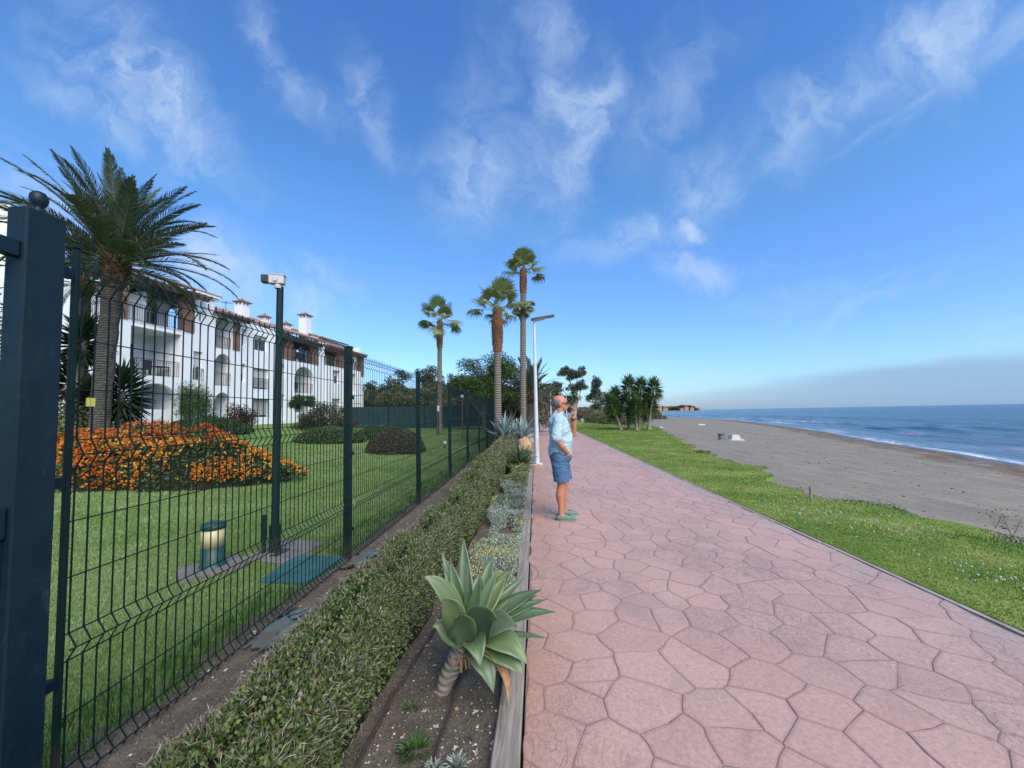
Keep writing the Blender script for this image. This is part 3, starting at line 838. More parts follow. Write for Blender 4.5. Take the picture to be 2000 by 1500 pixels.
# pergolas: beams run out over the terraces
def pergola(s0, s1, z, w0, w1, step, m, droop=0.0):
    mb = MB()
    mb.box((w1-0.28, s0, z-0.2), (w1-0.12, s1, z-0.02)); mb.box((w0+0.02, s0, z-0.2), (w0+0.16, s1, z-0.02))
    s = s0
    while s < s1:
        mb.box((w0, s, z-0.015), (w1+0.12, s+0.10, z+0.14)); s += step
    q = w0+0.2
    while q < w1-0.3:
        mb.box((q, s0, z+0.145), (q+0.05, s1, z+0.19)); q += 0.3
    mb.build('pergola', m, B)
pergola(-2.9, 1.4, 9.34, -1.9, 0.75, 0.42, m_dwood)
pergola(2.2, 4.6, 8.62, -0.3, 0.75, 0.3, m_dwood)
pergola(8.0, 13.2, 8.32, -2.3, 0.5, 0.36, m_dwood)
pergola(13.9, 20.9, 8.42, -2.5, 0.55, 0.4, m_bwood)
# roofs: barrel tiles run up the slope, each eave tile end shows
def roof(s0, s1, z, w0, w1, slope, hip=0.0):
    mb = MB(); s = s0; step = 0.23
    H = (w0-w1)*slope
    mb.add([(w0, s0, z-0.10), (w0, s1, z-0.10), (w1, s1, z+H-0.10), (w1, s0, z+H-0.10), (w0, s0, z), (w0, s1, z), (w1, s1, z+H), (w1, s0, z+H)],
           [(0, 3, 2, 1), (4, 5, 6, 7), (0, 1, 5, 4), (2, 3, 7, 6), (1, 2, 6, 5), (3, 0, 4, 7)])
    while s < s1-0.05:
        r = 0.085; o = len(mb.v); t = random.random()
        for (w, zz) in ((w0+0.07, z-0.02), (w1, z+H)):
            for k in range(5):
                a = pi*k/4; mb.v.append((w, s+step/2-r*cos(a), zz+0.01+r*sin(a))); mb.t.append(t)
        for k in range(4): mb.f.append((o+k, o+k+1, o+k+6, o+k+5)); mb.m.append(0)
        mb.f.append((o, o+1, o+2, o+3, o+4)); mb.m.append(0)
        s += step
    return mb.build('roof', m_tile, B)
roof(-3.7, 2.75, 9.86, 0.12, -5, 0.36)
r2 = roof(2.3, 14.2, 8.86, 0.02, -5, 0.36)
r3 = roof(14.4, 19.2, 9.5, -0.8, -5, 0.30)
wc = MB(); wc.box((-4.6, 14.42, 8.6), (-1.1, 19.0, 9.45)); wc.build('attic_wall', m_cream, B)
def chimney(w, s, z0, z1, d):
    mb = MB(); mb.box((w-d/2, s-d/2, z0), (w+d/2, s+d/2, z1-0.55))
    for a in (-1, 0, 1):
        for b in (-1, 0, 1):
            if a or b: mb.box((w+a*(d/2-.06)-.06, s+b*(d/2-.06)-.06, z1-0.55), (w+a*(d/2-.06)+.06, s+b*(d/2-.06)+.06, z1-0.25))
    c = mb.build('chimney', m_white, r2)
    mb = MB(); e = d/2+0.16
    mb.add([(w-e, s-e, z1-0.25), (w+e, s-e, z1-0.25), (w+e, s+e, z1-0.25), (w-e, s+e, z1-0.25), (w, s, z1+0.12),
            (w-e, s-e, z1-0.19), (w+e, s-e, z1-0.19), (w+e, s+e, z1-0.19), (w-e, s+e, z1-0.19)],
           [(0, 3, 2, 1), (0, 1, 6, 5), (1, 2, 7, 6), (2, 3, 8, 7), (3, 0, 5, 8), (5, 6, 4), (6, 7, 4), (7, 8, 4), (8, 5, 4)])
    mb.sphere((w, s, z1+0.13), 0.06, 6, 4)
    mb.build('chimney_cap', m_tile, r2)
chimney(-3, 7.5, 9.0, 11.35, 0.72); chimney(-3.6, 10.5, 9.0, 10.9, 0.58); chimney(-4.0, 13.6, 9.0, 10.95, 0.62); chimney(-2.6, 14.5, 9.0, 12.0, 0.80)
mb = MB(); mb.tube([(-3.2, 6.2, 9.5), (-3.2, 6.2, 10.9)], .02, 4)
for k in range(5): mb.tube([(-3.2-.4+.2*k, 5.9, 10.8-.02*k), (-3.2-.4+.2*k, 6.5, 10.8-.02*k)], .012, 4)
mb.build('antenna', m_iron, r2)
# patio furniture on the terraces
def chair(w, s, z, rz, label, group):
    e = empty('patio_chair', B.matrix_basis @ Vector((w, s, z)) if False else (0, 0, 0), label, 'chair', group)
    e.matrix_world = Matrix.Translation(Vector((-22, 22, 0))) @ Matrix.Rotation(radians(-5.7), 4, 'Z') @ Matrix.Translation((w, s, z)) @ Matrix.Rotation(rz, 4, 'Z')
    mb = MB(); mb.box((-.24, -.24, .42), (.24, .24, .47)); mb.build('seat', m_black, e)
    mb = MB(); mb.box((-.24, -.24, .48), (.24, -.20, .98)); mb.build('backrest', m_black, e)
    for a in (-1, 1):
        for b in (-1, 1):
            mb = MB(); mb.box((a*.21-.02, b*.21-.02, 0), (a*.21+.02, b*.21+.02, .419)); mb.build('leg', m_black, e)
g = 'black chairs on the upper terraces'
chair(-.7, 8.4, 6.4, pi/2, 'black terrace chair left of the first brick pillar, half behind the camera pole', g)
chair(-.7, 9.95, 6.4, pi/2, 'black terrace chair just right of the first brick pillar on the top terrace', g)
chair(-.7, 10.9, 6.4, pi/2, 'black terrace chair in the middle between the two brick pillars', g)
chair(-.8, 11.7, 6.4, pi/2, 'black terrace chair beside the second brick pillar on the top terrace', g)
chair(-.9, -2.1, 4.05, pi/2, 'dark chair at the left end of the first floor balcony', 'chairs on the first floor balcony')
chair(-.9, -1.2, 4.05, pi/2, 'dark chair in the middle of the first floor balcony beside the table', 'chairs on the first floor balcony')
chair(-.9, 10.9, 3.62, pi/2, 'dark chair inside the large arched balcony', 'chairs on the first floor balcony')
tb = empty('patio_table', (0, 0, 0), 'low dark table on the first floor balcony behind the railing', 'table')
tb.matrix_world = Matrix.Translation(Vector((-22, 22, 0))) @ Matrix.Rotation(radians(-5.7), 4, 'Z') @ Matrix.Translation((-1.0, -0.3, 4.05))
mb = MB(); mb.box((-.35, -.35, .66), (.35, .35, .70)); mb.build('table_top', m_black, tb)
for a in (-1, 1):
    for b in (-1, 1):
        mb = MB(); mb.box((a*.3-.02, b*.3-.02, 0), (a*.3+.02, b*.3+.02, .659)); mb.build('leg', m_black, tb)

# far white tower, just seen beside the gate post
tw = empty('apartment_tower', (-134.5, 81, 0), 'distant white apartment tower at the left edge above the gate rail', 'building', rz=radians(-50))
mb = MB(); mb.box((-8, -8, -1), (8, 8, 53)); mb.build('wall', m_white, tw)
for k in range(13):
    for q in range(-2, 3):
        mb = MB(); mb.box((q*3-.9, -8.05, 3+k*3.8), (q*3+.9, -7.95, 4.8+k*3.8)); mb.build('window', m_glass, tw)

# ================================================================== fence
m_fence = simple('dark_green_coated_wire', (0.006, 0.016, 0.014), 0.5, var=0.1, spec=0.2)
def worn(name, c0, c1, dust, rough, spec):
    m, nt, p = newmat(name)
    a = noise(nt, 5, 5, .65); b = noise(nt, 22, 6, .75, 1.0, (1, 1, .35)); c = ramp(nt, a, [(.35, c0), (.7, c1)])
    c = mixc(nt, mrange(nt, b, .60, .72, 0, .55), c, dust)
    g = N(nt, 'ShaderNodeNewGeometry'); sp = N(nt, 'ShaderNodeSeparateXYZ'); nt.links.new(g.outputs['Position'], sp.inputs[0])
    low = mth(nt, 'ADD', sp.outputs['Z'], mth(nt, 'MULTIPLY', b, .35))
    c = mixc(nt, mrange(nt, low, .15, .42, .6, 0), c, (0.09, 0.075, 0.055))      # splashed soil near the foot
    sp_ = noise(nt, 60, 3, .6); c = mixc(nt, mrange(nt, sp_, .74, .77, 0, .6), c, (0.14, 0.06, 0.03))
    nt.links.new(c, p.inputs['Base Color']); nt.links.new(mrange(nt, b, .4, .7, rough, rough+.25), p.inputs['Roughness'])
    p.inputs['Specular IOR Level'].default_value = spec; bump(nt, p, noise(nt, 80, 4, .6), .2, .002)
    return m
m_post = worn('dark_green_post', (0.005, 0.018, 0.015), (0.008, 0.025, 0.021), (0.035, 0.050, 0.045), .45, .22)
m_post_old = simple('dark_green_post', (0.005, 0.020, 0.016), 0.5, var=0.2, scale=3, spec=0.22)
def FX(y): return -1.985-0.008*y
F_ = empty('mesh_fence', (FX(1.47), 1.47, 0), 'dark green welded wire fence between the garden lawn and the hedge', 'fence')
PY = [1.47+0.01, 3.98, 6.50, 9.0, 11.5, 14.0, 16.5, 19.0, 21.5]
ox, oy = FX(1.47), 1.47
def fpost(x, y, top=2.24, s=0.034):
    mb = MB(); mb.box((x-ox-s, y-oy-s, -0.12), (x-ox+s, y-oy+s, top)); o = mb.build('post', m_post, F_, bevel=0.006)
    mb = MB(); mb.box((x-ox-s-.004, y-oy-s-.004, top+0.001), (x-ox+s+.004, y-oy+s+.004, top+0.018)); mb.build('post_cap', m_post, o)
for y in PY: fpost(FX(y) if y > 2 else -1.957, y, s=.034 if y > 2 else .011)
PROF = [(2.195, 0), (2.16, 0), (2.11, .036), (2.06, 0), (1.85, 0), (1.42, 0), (1.36, .036), (1.30, 0), (.62, 0), (.565, .036), (.51, 0), (.08, 0), (.03, .036), (-.03, 0)]
HZ = [(2.16, 0), (2.11, .036), (2.06, 0), (1.85, 0), (1.635, 0), (1.42, 0), (1.36, .036), (1.30, 0), (1.08, 0), (.85, 0), (.62, 0), (.565, .036), (.51, 0), (.285, 0), (.08, 0), (.03, .036)]
wm = MB(); wm.tube([(x, 0, z) for z, x in PROF], 0.0034, 4); wire_me = wm.build('vertical_wire', m_fence, data_only=True)
restw = MB()
xo = 0.036
nv = 0
for k in range(len(PY)-1):
    y0, y1 = PY[k]+(0.034 if k else .004), PY[k+1]-0.034
    n = int(round((y1-y0)/0.0535)); 
    for i in range(n):
        y = y0+(i+0.5)*(y1-y0)/n
        if nv < 185:
            link('vertical_wire', wire_me, F_, (FX(y)-ox+xo, y-oy, 0)); nv += 1
        else:
            restw.tube([(FX(y)-ox+xo+x, y-oy, z) for z, x in PROF], 0.0034, 4)
    for z, x in HZ:
        pts = [(FX(y0)-ox+xo+x+.0055, y0-oy, z), (FX(y1)-ox+xo+x+.0055, y1-oy, z)]
        if k < 4: mb = MB(); mb.tube(pts, 0.0034, 4); mb.build('horizontal_wire', m_fence, F_)
        else: restw.tube(pts, 0.0034, 4)
    for z in (0.3, 1.1, 1.7, 2.1):     # clamps that hold the panel on the post
        mb = MB(); y = PY[k+1]; mb.box((FX(y)-ox+.033, y-oy-.02, z-.02), (FX(y)-ox+.052, y-oy+.02, z+.02)); mb.build('clamp', m_post, F_)
setp(restw.build('wire_mesh', m_fence, F_), kind='stuff')
# wind screen cloth tied on the last panels
m_cloth = simple('dark_green_screen_cloth', (0.006, 0.045, 0.050), 0.8, var=0.25, scale=1.5)
def screen(parent, a, b, z0, z1, m, ofs=(0, 0)):
    mb = MB(); n = 24
    vs = []; fs = []
    for i in range(n+1):
        t = i/n
        for z in (z0, (z0+z1)/2, z1):
            q = 0.02*sin(i*1.9+z)
            vs.append((a[0]+(b[0]-a[0])*t+q-ofs[0], a[1]+(b[1]-a[1])*t+q-ofs[1], z+0.01*sin(i*2.3)))
    for i in range(n):
        for k in range(2): fs.append((i*3+k, i*3+k+1, i*3+k+4, i*3+k+3))
    m2 = len(vs); vs += [(x-0.006, y-0.006, z) for x, y, z in vs]
    fs += [tuple(v+m2 for v in f[::-1]) for f in fs]
    mb.add(vs, fs); return mb.build('wind_screen', m, parent)
for k in (6, 7): screen(F_, (FX(PY[k])-.08, PY[k]+.04), (FX(PY[k+1])-.08, PY[k+1]-.04), 0.5, 2.13, m_cloth, (ox, oy))
# yellow tag on the fence
mb = MB(); mb.box((0.047, 0.060, 1.563), (0.051, 0.074, 1.600)); mb.box((0.047, 0.078, 1.563), (0.051, 0.092, 1.600))
mb.build('tag', simple('yellow_plastic', (0.62, 0.55, 0.10), 0.6, var=0.05), F_)

# court enclosure at the far end of the lawn
CT = empty('court_fence', (-9, 28, 0.5), 'far dark green screened court fence at the end of the lawn', 'fence')
m_cloth2 = simple('green_court_cloth', (0.008, 0.034, 0.036), 0.8, var=0.3, scale=1.2)
cp = [(-13.5, 27), (-11, 27.8), (-8.5, 28.6), (-6, 29.4), (-3.5, 30.2), (-1.5, 30.6), (0.3, 31)]
for (x, y) in cp:
    mb = MB(); mb.tube([(x+9, y-28, -1), (x+9, y-28, 2.6)], 0.03, 6); mb.build('post', m_post, CT)
for a, b in zip(cp[:-1], cp[1:]): screen(CT, a, b, 0.02, 1.65, m_cloth2, (-9, 28))
mb = MB()
for a, b in zip(cp[:-1], cp[1:]): mb.tube([(a[0]+9, a[1]-28, 2.5), (b[0]+9, b[1]-28, 2.5)], 0.02, 5)
mb.build('top_rail', m_post, CT)

# gate with its post at the left edge
m_gate = worn('blue_green_gate_paint', (0.003, 0.014, 0.022), (0.007, 0.021, 0.029), (0.030, 0.048, 0.055), .42, .28)
G = empty('gate', (-1.92, 1.263, 0), 'dark blue green steel gate with square post and ball finial at the left edge', 'gate')
mb = MB(); mb.box((-.017, -.015, -.15), (.065, .106, 2.30)); gp = mb.build('gate_post', m_gate, G, bevel=0.006)
mb = MB(); mb.lathe([(.018, 0), (.018, .014), (.011, .019), (.016, .028), (.0235, .040), (.026, .055), (.0245, .07), (.017, .082), (.004, .088)], 20, (.024, .045, 2.301)); mb.build('finial', m_gate, gp, smooth=True)
mb = MB(); mb.box((.005, -1.35, 2.105), (.05, -.017, 2.165)); mb.build('top_rail', m_gate, G, bevel=0.004)
mb = MB(); mb.box((.005, -1.35, 1.09), (.05, -.017, 1.20)); mb.build('mid_rail', m_gate, G, bevel=0.004)
mb = MB(); mb.box((.018, -.26, .08), (.036, -.017, 1.089)); mb.build('panel', m_gate, G)
for k in range(9):
    mb = MB(); y = -.30-k*.12; mb.tube([(.028, y, 1.201), (.028, y, 2.104)], .009, 8); mb.build('bar', m_gate, G)
for z in (0.45, 1.25, 2.12):
    mb = MB(); mb.box((-.045, .107, z-.02), (-.016, .196, z+.02)); mb.build('fence_bracket', m_gate, G)

# ================================================================== things on the lawn
m_steelg = simple('green_bollard_paint', (0.012, 0.055, 0.040), 0.45, var=0.2, scale=8)
m_lens, nt, p = newmat('cream_lens'); p.inputs['Base Color'].default_value = (0.50, 0.44, 0.23, 1); p.inputs['Roughness'].default_value = 0.35
p.inputs['Subsurface Weight'].default_value = 0.0
bl = empty('bollard_light', (-3.2, 3.62, lz(-3.2, 3.6)), 'short green garden bollard light with cream lens beside the camera pole', 'lamp')
mb = MB(); mb.lathe([(.135, -.06), (.135, .0), (.118, .02), (.102, .05), (.100, .205)], 24); mb.build('base', m_steelg, bl, smooth=True)
mb = MB(); mb.lathe([(.098, .206), (.098, .375)], 24); mb.build('lens', m_lens, bl, smooth=True)
mb = MB(); mb.lathe([(.103, .376), (.106, .40), (.098, .43), (.04, .445)], 24); mb.build('cap', m_steelg, bl, smooth=True)
def smallboll(x, y, lab):
    b = empty('garden_spotlight', (x, y, lz(x, y)-.02), lab, 'lamp', 'small white topped garden lights')
    mb = MB(); mb.lathe([(.06, 0), (.05, .04), (.03, .06), (.03, .16)], 12); mb.build('base', m_steelg, b)
    mb = MB(); mb.lathe([(.05, .161), (.06, .18), (.06, .27), (.03, .29)], 12); mb.build('lamp_head', m_white, b)
smallboll(-3.7, 15.3, 'small white topped garden light on the lawn just behind the fence')
smallboll(-14.4, 17.0, 'small white topped garden light in front of the low clipped hedge')
# concrete strip and pole base
m_conc2 = simple('grey_concrete', (0.165, 0.15, 0.125), 0.85, var=0.25, scale=6, bstr=0.5)
mb = MB()
for (x, y, a, l, w) in ((-3.20, 3.60, 40, .50, .40), (-3.0, 3.86, 40, .40, .16)):
    mb.cbox((x, y, lz(x, y)-.03), (w, l, .10), rot=Euler((0, 0, radians(-a))))
setp(mb.build('concrete_footing', m_conc2, bevel=.008), 'grey concrete footing strip under the bollard light', 'footing')
mb = MB(); mb.cbox((-2.80, 4.12, -.01), (.55, .62, .09), rot=Euler((0, 0, radians(-10))))
setp(mb.build('concrete_pad', m_conc2, bevel=.01), 'grey square concrete pad under the camera pole', 'footing')
cpz = empty('camera_pole', (-2.85, 4.02, 0.035), 'tall dark green pole on the lawn carrying a security camera', 'pole')
mb = MB(); mb.box((-.10, -.10, 0), (.10, .10, .012)); mb.build('base_plate', m_post, cpz)
mb = MB(); mb.tube([(0, 0, .012), (0.0, 0, .30)], .056, 14); mb.tube([(0, 0, .29), (0.02, 0, 2.93)], [.040, .034], 16); mb.build('pole_shaft', m_post, cpz, smooth=False)
mb = MB(); mb.tube([(-.09, -.05, .0), (-.085, -.05, .42)], .022, 8); mb.build('cable_duct', m_post, cpz)
m_camw = simple('off_white_plastic', (0.50, 0.48, 0.44), 0.5, var=0.06)
sc_ = empty('security_camera', (-2.84, 4.0, 2.965), 'boxy off-white security camera with black front on top of the green pole', 'camera', rz=radians(18))
mb = MB(); mb.box((-.12, -.055, .02), (.09, .055, .12)); h_ = mb.build('housing', m_camw, sc_, bevel=.01); sc_.scale = (.72, .8, .95)
mb = MB(); mb.box((-.10, -.060, .121), (.10, .060, .130)); mb.build('sun_hood', m_camw, sc_)
mb = MB(); mb.box((-.225, -.05, .03), (-.121, .05, .118)); mb.build('front_glass', m_black, sc_, bevel=.006)
mb = MB(); mb.lathe([(.05, -.03), (.055, .0), (.04, .019)], 14); mb.build('mount', m_camw, sc_)
mb = MB(); mb.tube([(-.02, -.056, .07), (-.02, -.078, .07)], .028, 12); mb.build('side_knob', m_camw, sc_)
# teal ground plate and cloth
m_teal = simple('teal_painted_metal', (0.035, 0.115, 0.098), 0.6, var=0.35, scale=5, bstr=.2)
mb = MB(); mb.add([(-2.53, 3.37, .03), (-2.07, 3.35, .03), (-2.03, 3.95, .03), (-2.60, 3.99, .03), (-2.53, 3.37, -.03), (-2.07, 3.35, -.03), (-2.03, 3.95, -.03), (-2.60, 3.99, -.03)],
       [(0, 1, 2, 3), (7, 6, 5, 4), (0, 4, 5, 1), (1, 5, 6, 2), (2, 6, 7, 3), (3, 7, 4, 0)])
setp(mb.build('drain_cover', m_teal, bevel=.006), 'flat teal metal ground cover set in the lawn beside the fence', 'cover')
m_tealp, nt, p = newmat('weathered_teal_sheet')
c = ramp(nt, noise(nt, 5, 6, .7), [(.38, (0.085, 0.068, 0.050)), (.55, (0.08, 0.11, 0.10)), (.75, (0.14, 0.20, 0.19))])
nt.links.new(c, p.inputs['Base Color']); p.inputs['Roughness'].default_value = .9; bump(nt, p, noise(nt, 30, 4, .6), .5, .01)
def groundcloth(x0, x1, y0, y1, lab):
    n = 12; vs = []; fs = []
    for i in range(n+1):
        for j in range(n+1):
            x = x0+(x1-x0)*i/n+(float(vnoise(j*.9, i*.1+y0))-.5)*.10; y = y0+(y1-y0)*j/n+(float(vnoise(i*.9, 7+y0))-.5)*.15
            vs.append((x, y, .0+float(vnoise(x*9, y*9))*.03))
    for i in range(n):
        for j in range(n): a = i*(n+1)+j; fs.append((a, a+n+1, a+n+2, a+1))
    m_ = len(vs); vs += [(x, y, z-.006) for x, y, z in vs]; fs += [tuple(v+m_ for v in f[::-1]) for f in fs]
    mb = MB(); mb.add(vs, fs)
    setp(mb.build('ground_sheet', m_tealp, smooth=True), lab, 'sheet', 'faded teal sheets on the soil along the fence')
groundcloth(-1.93, -1.70, 2.45, 2.95, 'faded teal sheet on the soil between fence and hedge, nearest one')
groundcloth(-1.93, -1.74, 3.7, 4.2, 'faded teal sheet on the soil at the foot of the second fence post')

# ================================================================== planting bed
m_timber, nt, p = newmat('grey_weathered_timber')
a = noise(nt, 3.0, 6, 0.7, 0.8, (14, 0.8, 14)); b = noise(nt, 2.2, 3, 0.5, 0, (2, .6, 1))
c = ramp(nt, a, [(0.3, (0.12, 0.095, 0.070)), (0.5, (0.26, 0.22, 0.175)), (0.7, (0.35, 0.31, 0.26))])
nt.links.new(mixc(nt, mrange(nt, b, .5, .7, 0, .5), c, (0.17, 0.125, 0.08)), p.inputs['Base Color']); p.inputs['Roughness'].default_value = 0.85
bump(nt, p, a, 0.7, 0.006)
TE = empty('timber_edging', (-0.155, 0.6, 0), 'weathered grey timber boards edging the planting bed along the pink path', 'edging')
y = 0.3; k = 0
while y < 24:
    L_ = 2.45 + 0.1*rnd.random(); o_ = -0.155; n = 16; mb = MB(); vs = []; fs = []
    wd = 0.062 if k < 1 else 0.05
    for i in range(n+1):
        yy = y + (L_-0.012)*i/n; e1 = (float(vnoise(yy*3, k*7.1))-.5)*.014; e2 = (float(vnoise(yy*4, k*3.1+50))-.5)*.006
        x0, x1 = -wd+e1, 0.058+e2*.5
        top = 0.026 + 0.004*sin(k*2+i*.2)
        for (xx, zz) in ((x0, -.12), (x0, top-.008), (x0+.008, top), (x1-.006, top+.001), (x1, top-.007), (x1, -.12)): vs.append((xx, yy-0.6, zz))
    for i in range(n):
        for j in range(6): a_i = i*6+j; b_i = i*6+(j+1) % 6; fs.append((a_i, b_i, b_i+6, a_i+6))
    fs += [tuple(range(6)), tuple(range(n*6+5, n*6-1, -1))]
    mb.add(vs, fs); mb.build('board', m_timber, TE)
    y += L_; k += 1

# drip hoses
m_hose = simple('brown_drip_hose', (0.045, 0.028, 0.022), 0.55, var=0.3, scale=20)
def hose(pts, lab):
    P = []
    for i in range(len(pts)-1):
        a, b = Vector(pts[i]), Vector(pts[i+1])
        for j in range(8): P.append(a.lerp(b, j/8)+Vector((0.006*sin(i*3+j*.8), 0, 0.004*sin(j*1.1+i))))
    P.append(Vector(pts[-1]))
    mb = MB(); mb.tube(P, 0.0075, 8); setp(mb.build('drip_hose', m_hose, smooth=True), lab, 'hose', 'drip irrigation hoses in the bed')
hose([(-.80, 1.3, .0), (-.795, 1.65, .0), (-.80, 2.06, .0), (-.745, 2.57, .0), (-.70, 3.1, .0), (-.66, 3.8, -.01)], 'brown drip hose lying right along the foot of the hedge')
hose([(-.475, 1.2, .0), (-.47, 1.67, .0), (-.465, 2.1, .0), (-.46, 2.45, .0), (-.42, 3.1, -.01)], 'brown drip hose running past the foot of the agave stem')

# pebbles, crumbs and fallen petals on the soil
def scatter_bits(name, n, xr, yr, size, mat, flat=0.5, seedv=1, kind='stuff', label=None):
    r = np.random.default_rng(seedv)
    x = r.uniform(*xr, n); y = yr[0]+(yr[1]-yr[0])*r.random(n)**1.6
    z = soil_z(x, y)
    s = r.uniform(*size, n)
    base = np.array([(1, 0, 0), (0, 1, 0), (-1, 0, 0), (0, -1, 0), (0, 0, 1), (0, 0, -1)], float)
    V = base[None]*s[:, None, None]*(1+r.uniform(-.4, .4, (n, 6, 1))); V[:, :, 2] *= flat
    a = r.uniform(0, 6.28, n); ca, sa = np.cos(a)[:, None], np.sin(a)[:, None]
    X = V[:, :, 0]*ca-V[:, :, 1]*sa; Y = V[:, :, 0]*sa+V[:, :, 1]*ca
    V = np.stack([X+x[:, None], Y+y[:, None], V[:, :, 2]+z[:, None]+s[:, None]*flat*.3], -1)
    f = np.array([(0, 1, 4), (1, 2, 4), (2, 3, 4), (3, 0, 4), (1, 0, 5), (2, 1, 5), (3, 2, 5), (0, 3, 5)])
    F = (np.arange(n)[:, None, None]*6+f[None]).reshape(-1, 3)
    o = link(name, fastmesh(name, V.reshape(-1, 3), F, mat, np.repeat(r.random(n), 6)))
    return setp(o, kind=kind, label=label)
m_peb = foliage('soil_crumbs', [(0.05, 0.042, 0.030), (0.11, 0.09, 0.065), (0.17, 0.15, 0.12)], 0.9, 0)
m_pet = foliage('fallen_petals', [(0.30, 0.26, 0.18), (0.50, 0.47, 0.38), (0.62, 0.59, 0.50)], 0.8, 0)
scatter_bits('soil_crumbs', 9000, (-.9, -.22), (.9, 5), (.002, .008), m_peb, 0.7, 4)
scatter_bits('soil_crumbs', 6000, (-2.1, -1.2), (1.0, 9), (.003, .011), m_peb, 0.7, 5)
scatter_bits('fallen_petals', 420, (-.82, -.23), (1.0, 3.2), (.003, .009), m_pet, 0.5, 6)
scatter_bits('fallen_petals', 160, (-2.0, -1.35), (1.2, 8), (.006, .016), m_pet, 0.4, 7)
# curled dead leaves on the soil that can be told apart
m_dry = foliage('dry_leaf', [(0.30, 0.22, 0.12), (0.50, 0.43, 0.30), (0.62, 0.57, 0.45)], 0.8, 0.1)
r_ = np.random.default_rng(8)
DLAB = ['dried cream flower on the soil above the grass tuft', 'dried cream flower left of the grass tuft', 'dried flower just above the grass tuft near the hose', 'dried flower right of the second hose', 'cream petals near the bottom by the right seedling',
        'cream flower close to the timber at the bottom edge', 'cream flower against the timber above the seedling', 'dried flower at the hedge foot near the bottom edge', 'dried flower at the bottom edge between the hoses', 'pale dry leaf right of the agave stem foot',
        'dry leaf between agave stem and timber', 'dried flower by the left hose level with the agave foot', 'dried flower under the hedge behind the agave', 'small dried flower between hedge and agave crown', 'dried flower beside the left seedling']
dl = [(-.60, 1.98), (-.655, 1.83), (-.52, 1.90), (-.40, 1.80), (-.385, 1.74), (-.325, 1.73), (-.30, 1.77), (-.72, 1.66), (-.57, 1.64), (-.44, 2.02), (-.34, 2.0), (-.64, 2.35), (-.74, 2.52), (-.60, 2.60), (-.50, 1.72)]
for k, (x, y) in enumerate(dl):
    n = 6; C = np.tile([x, y, soil_z(x, y)+.004], (n, 1)); a = r_.uniform(0, 6.28)+np.arange(n)*.9
    Dr = unit(np.stack([np.cos(a), np.sin(a), r_.uniform(.1, .8, n)], 1)); Nr = np.tile([0, 0, 1.], (n, 1))
    o = leaves('fallen_flower', C, Dr, Nr, r_.uniform(.012, .024, n), .009, m_dry, fold=.3, bend=.2)
    setp(o, DLAB[k], 'fallen flower', 'dried flowers fallen on the soil')

# ------------------------------------------------------------------ hedge
m_hedge = foliage('hedge_leaf', [(0.020, 0.042, 0.010), (0.048, 0.090, 0.018), (0.092, 0.148, 0.032), (0.175, 0.212, 0.060), (0.260, 0.235, 0.135)], 0.45, 0.2,
                  patch=0.30, patchcol=(0.150, 0.150, 0.075), pscale=2.6)
m_twig = foliage('hedge_twig', [(0.13, 0.105, 0.075), (0.23, 0.19, 0.14), (0.34, 0.30, 0.23)], 0.8, 0)
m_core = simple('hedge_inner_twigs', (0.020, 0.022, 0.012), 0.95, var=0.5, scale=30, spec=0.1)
HG = empty('clipped_hedge', (-1.07, 1.0, 0), 'long low clipped hedge of small leaves running between fence and path', 'hedge')
def hedge_dims(y):
    w0 = -1.33 - 0.05*np.sin(y*.9) - 0.004*y + (fbm(y*1.3, y*0+4, 3)-.5)*.12
    w1 = -0.80 - 0.04*np.sin(y*.7+1) + 0.012*y*0 + (fbm(y*1.7, y*0+9, 3)-.5)*.14
    h = 0.36 + 0.022*np.clip(y-1, 0, 14) + (fbm(y*1.1, y*0+15, 3)-.5)*.10
    w0 = w0 + np.clip(y-9, 0, 6)*0.0
    return w0, w1, h
def hedge_pt(y, u, v):
    """u along the outline 0..1 from the fence side foot over the top to the path side foot, v depth inside"""
    w0, w1, h = hedge_dims(y)
    c = (w0+w1)/2; hw = (w1-w0)/2
    ang = pi*(1-u)
    ex = np.sign(np.cos(ang))*np.abs(np.cos(ang))**0.55; ez = np.abs(np.sin(ang))**0.55
    lump = 1+(fbm(y*4+u*7, u*6+y, 3)-.5)*.30
    k = (1-v)*lump
    return c+hw*ex*k, h*ez*k, np.cos(ang), np.sin(ang)
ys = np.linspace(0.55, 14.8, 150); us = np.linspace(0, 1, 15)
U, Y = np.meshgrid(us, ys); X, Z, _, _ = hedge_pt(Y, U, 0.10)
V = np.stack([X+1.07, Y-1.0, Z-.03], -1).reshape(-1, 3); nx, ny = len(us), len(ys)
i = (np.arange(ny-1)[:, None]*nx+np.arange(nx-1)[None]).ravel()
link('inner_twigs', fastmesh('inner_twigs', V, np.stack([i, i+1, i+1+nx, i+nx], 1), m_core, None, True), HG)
def hedge_leaves(name, n, y0, y1, L, W, mat, seedv, v0=0.0, v1=.16, pw=1.0, flat=.6):
    r = np.random.default_rng(seedv)
    y = y0+(y1-y0)*r.random(n)**pw; u = r.random(n); v = r.uniform(v0, v1, n)
    X, Z, cx_, sz_ = hedge_pt(y, u, v)
    C = np.stack([X+1.07, y-1.0, Z], 1); Nn = np.stack([cx_, 0*y, sz_], 1)
    Dr = unit(r.normal(size=(n, 3))*flat + Nn*0.55 + np.array([0, 0, .25]))
    Nr = unit(Nn+r.normal(size=(n, 3))*.7)
    sc = 1+np.clip((y-3)/8, 0, 2.2)
    return leaves(name, C, Dr, Nr, r.uniform(*L, n)*sc, r.uniform(*W, n)*sc, mat, HG, np.clip(r.normal(.45, .25, n), 0, 1))
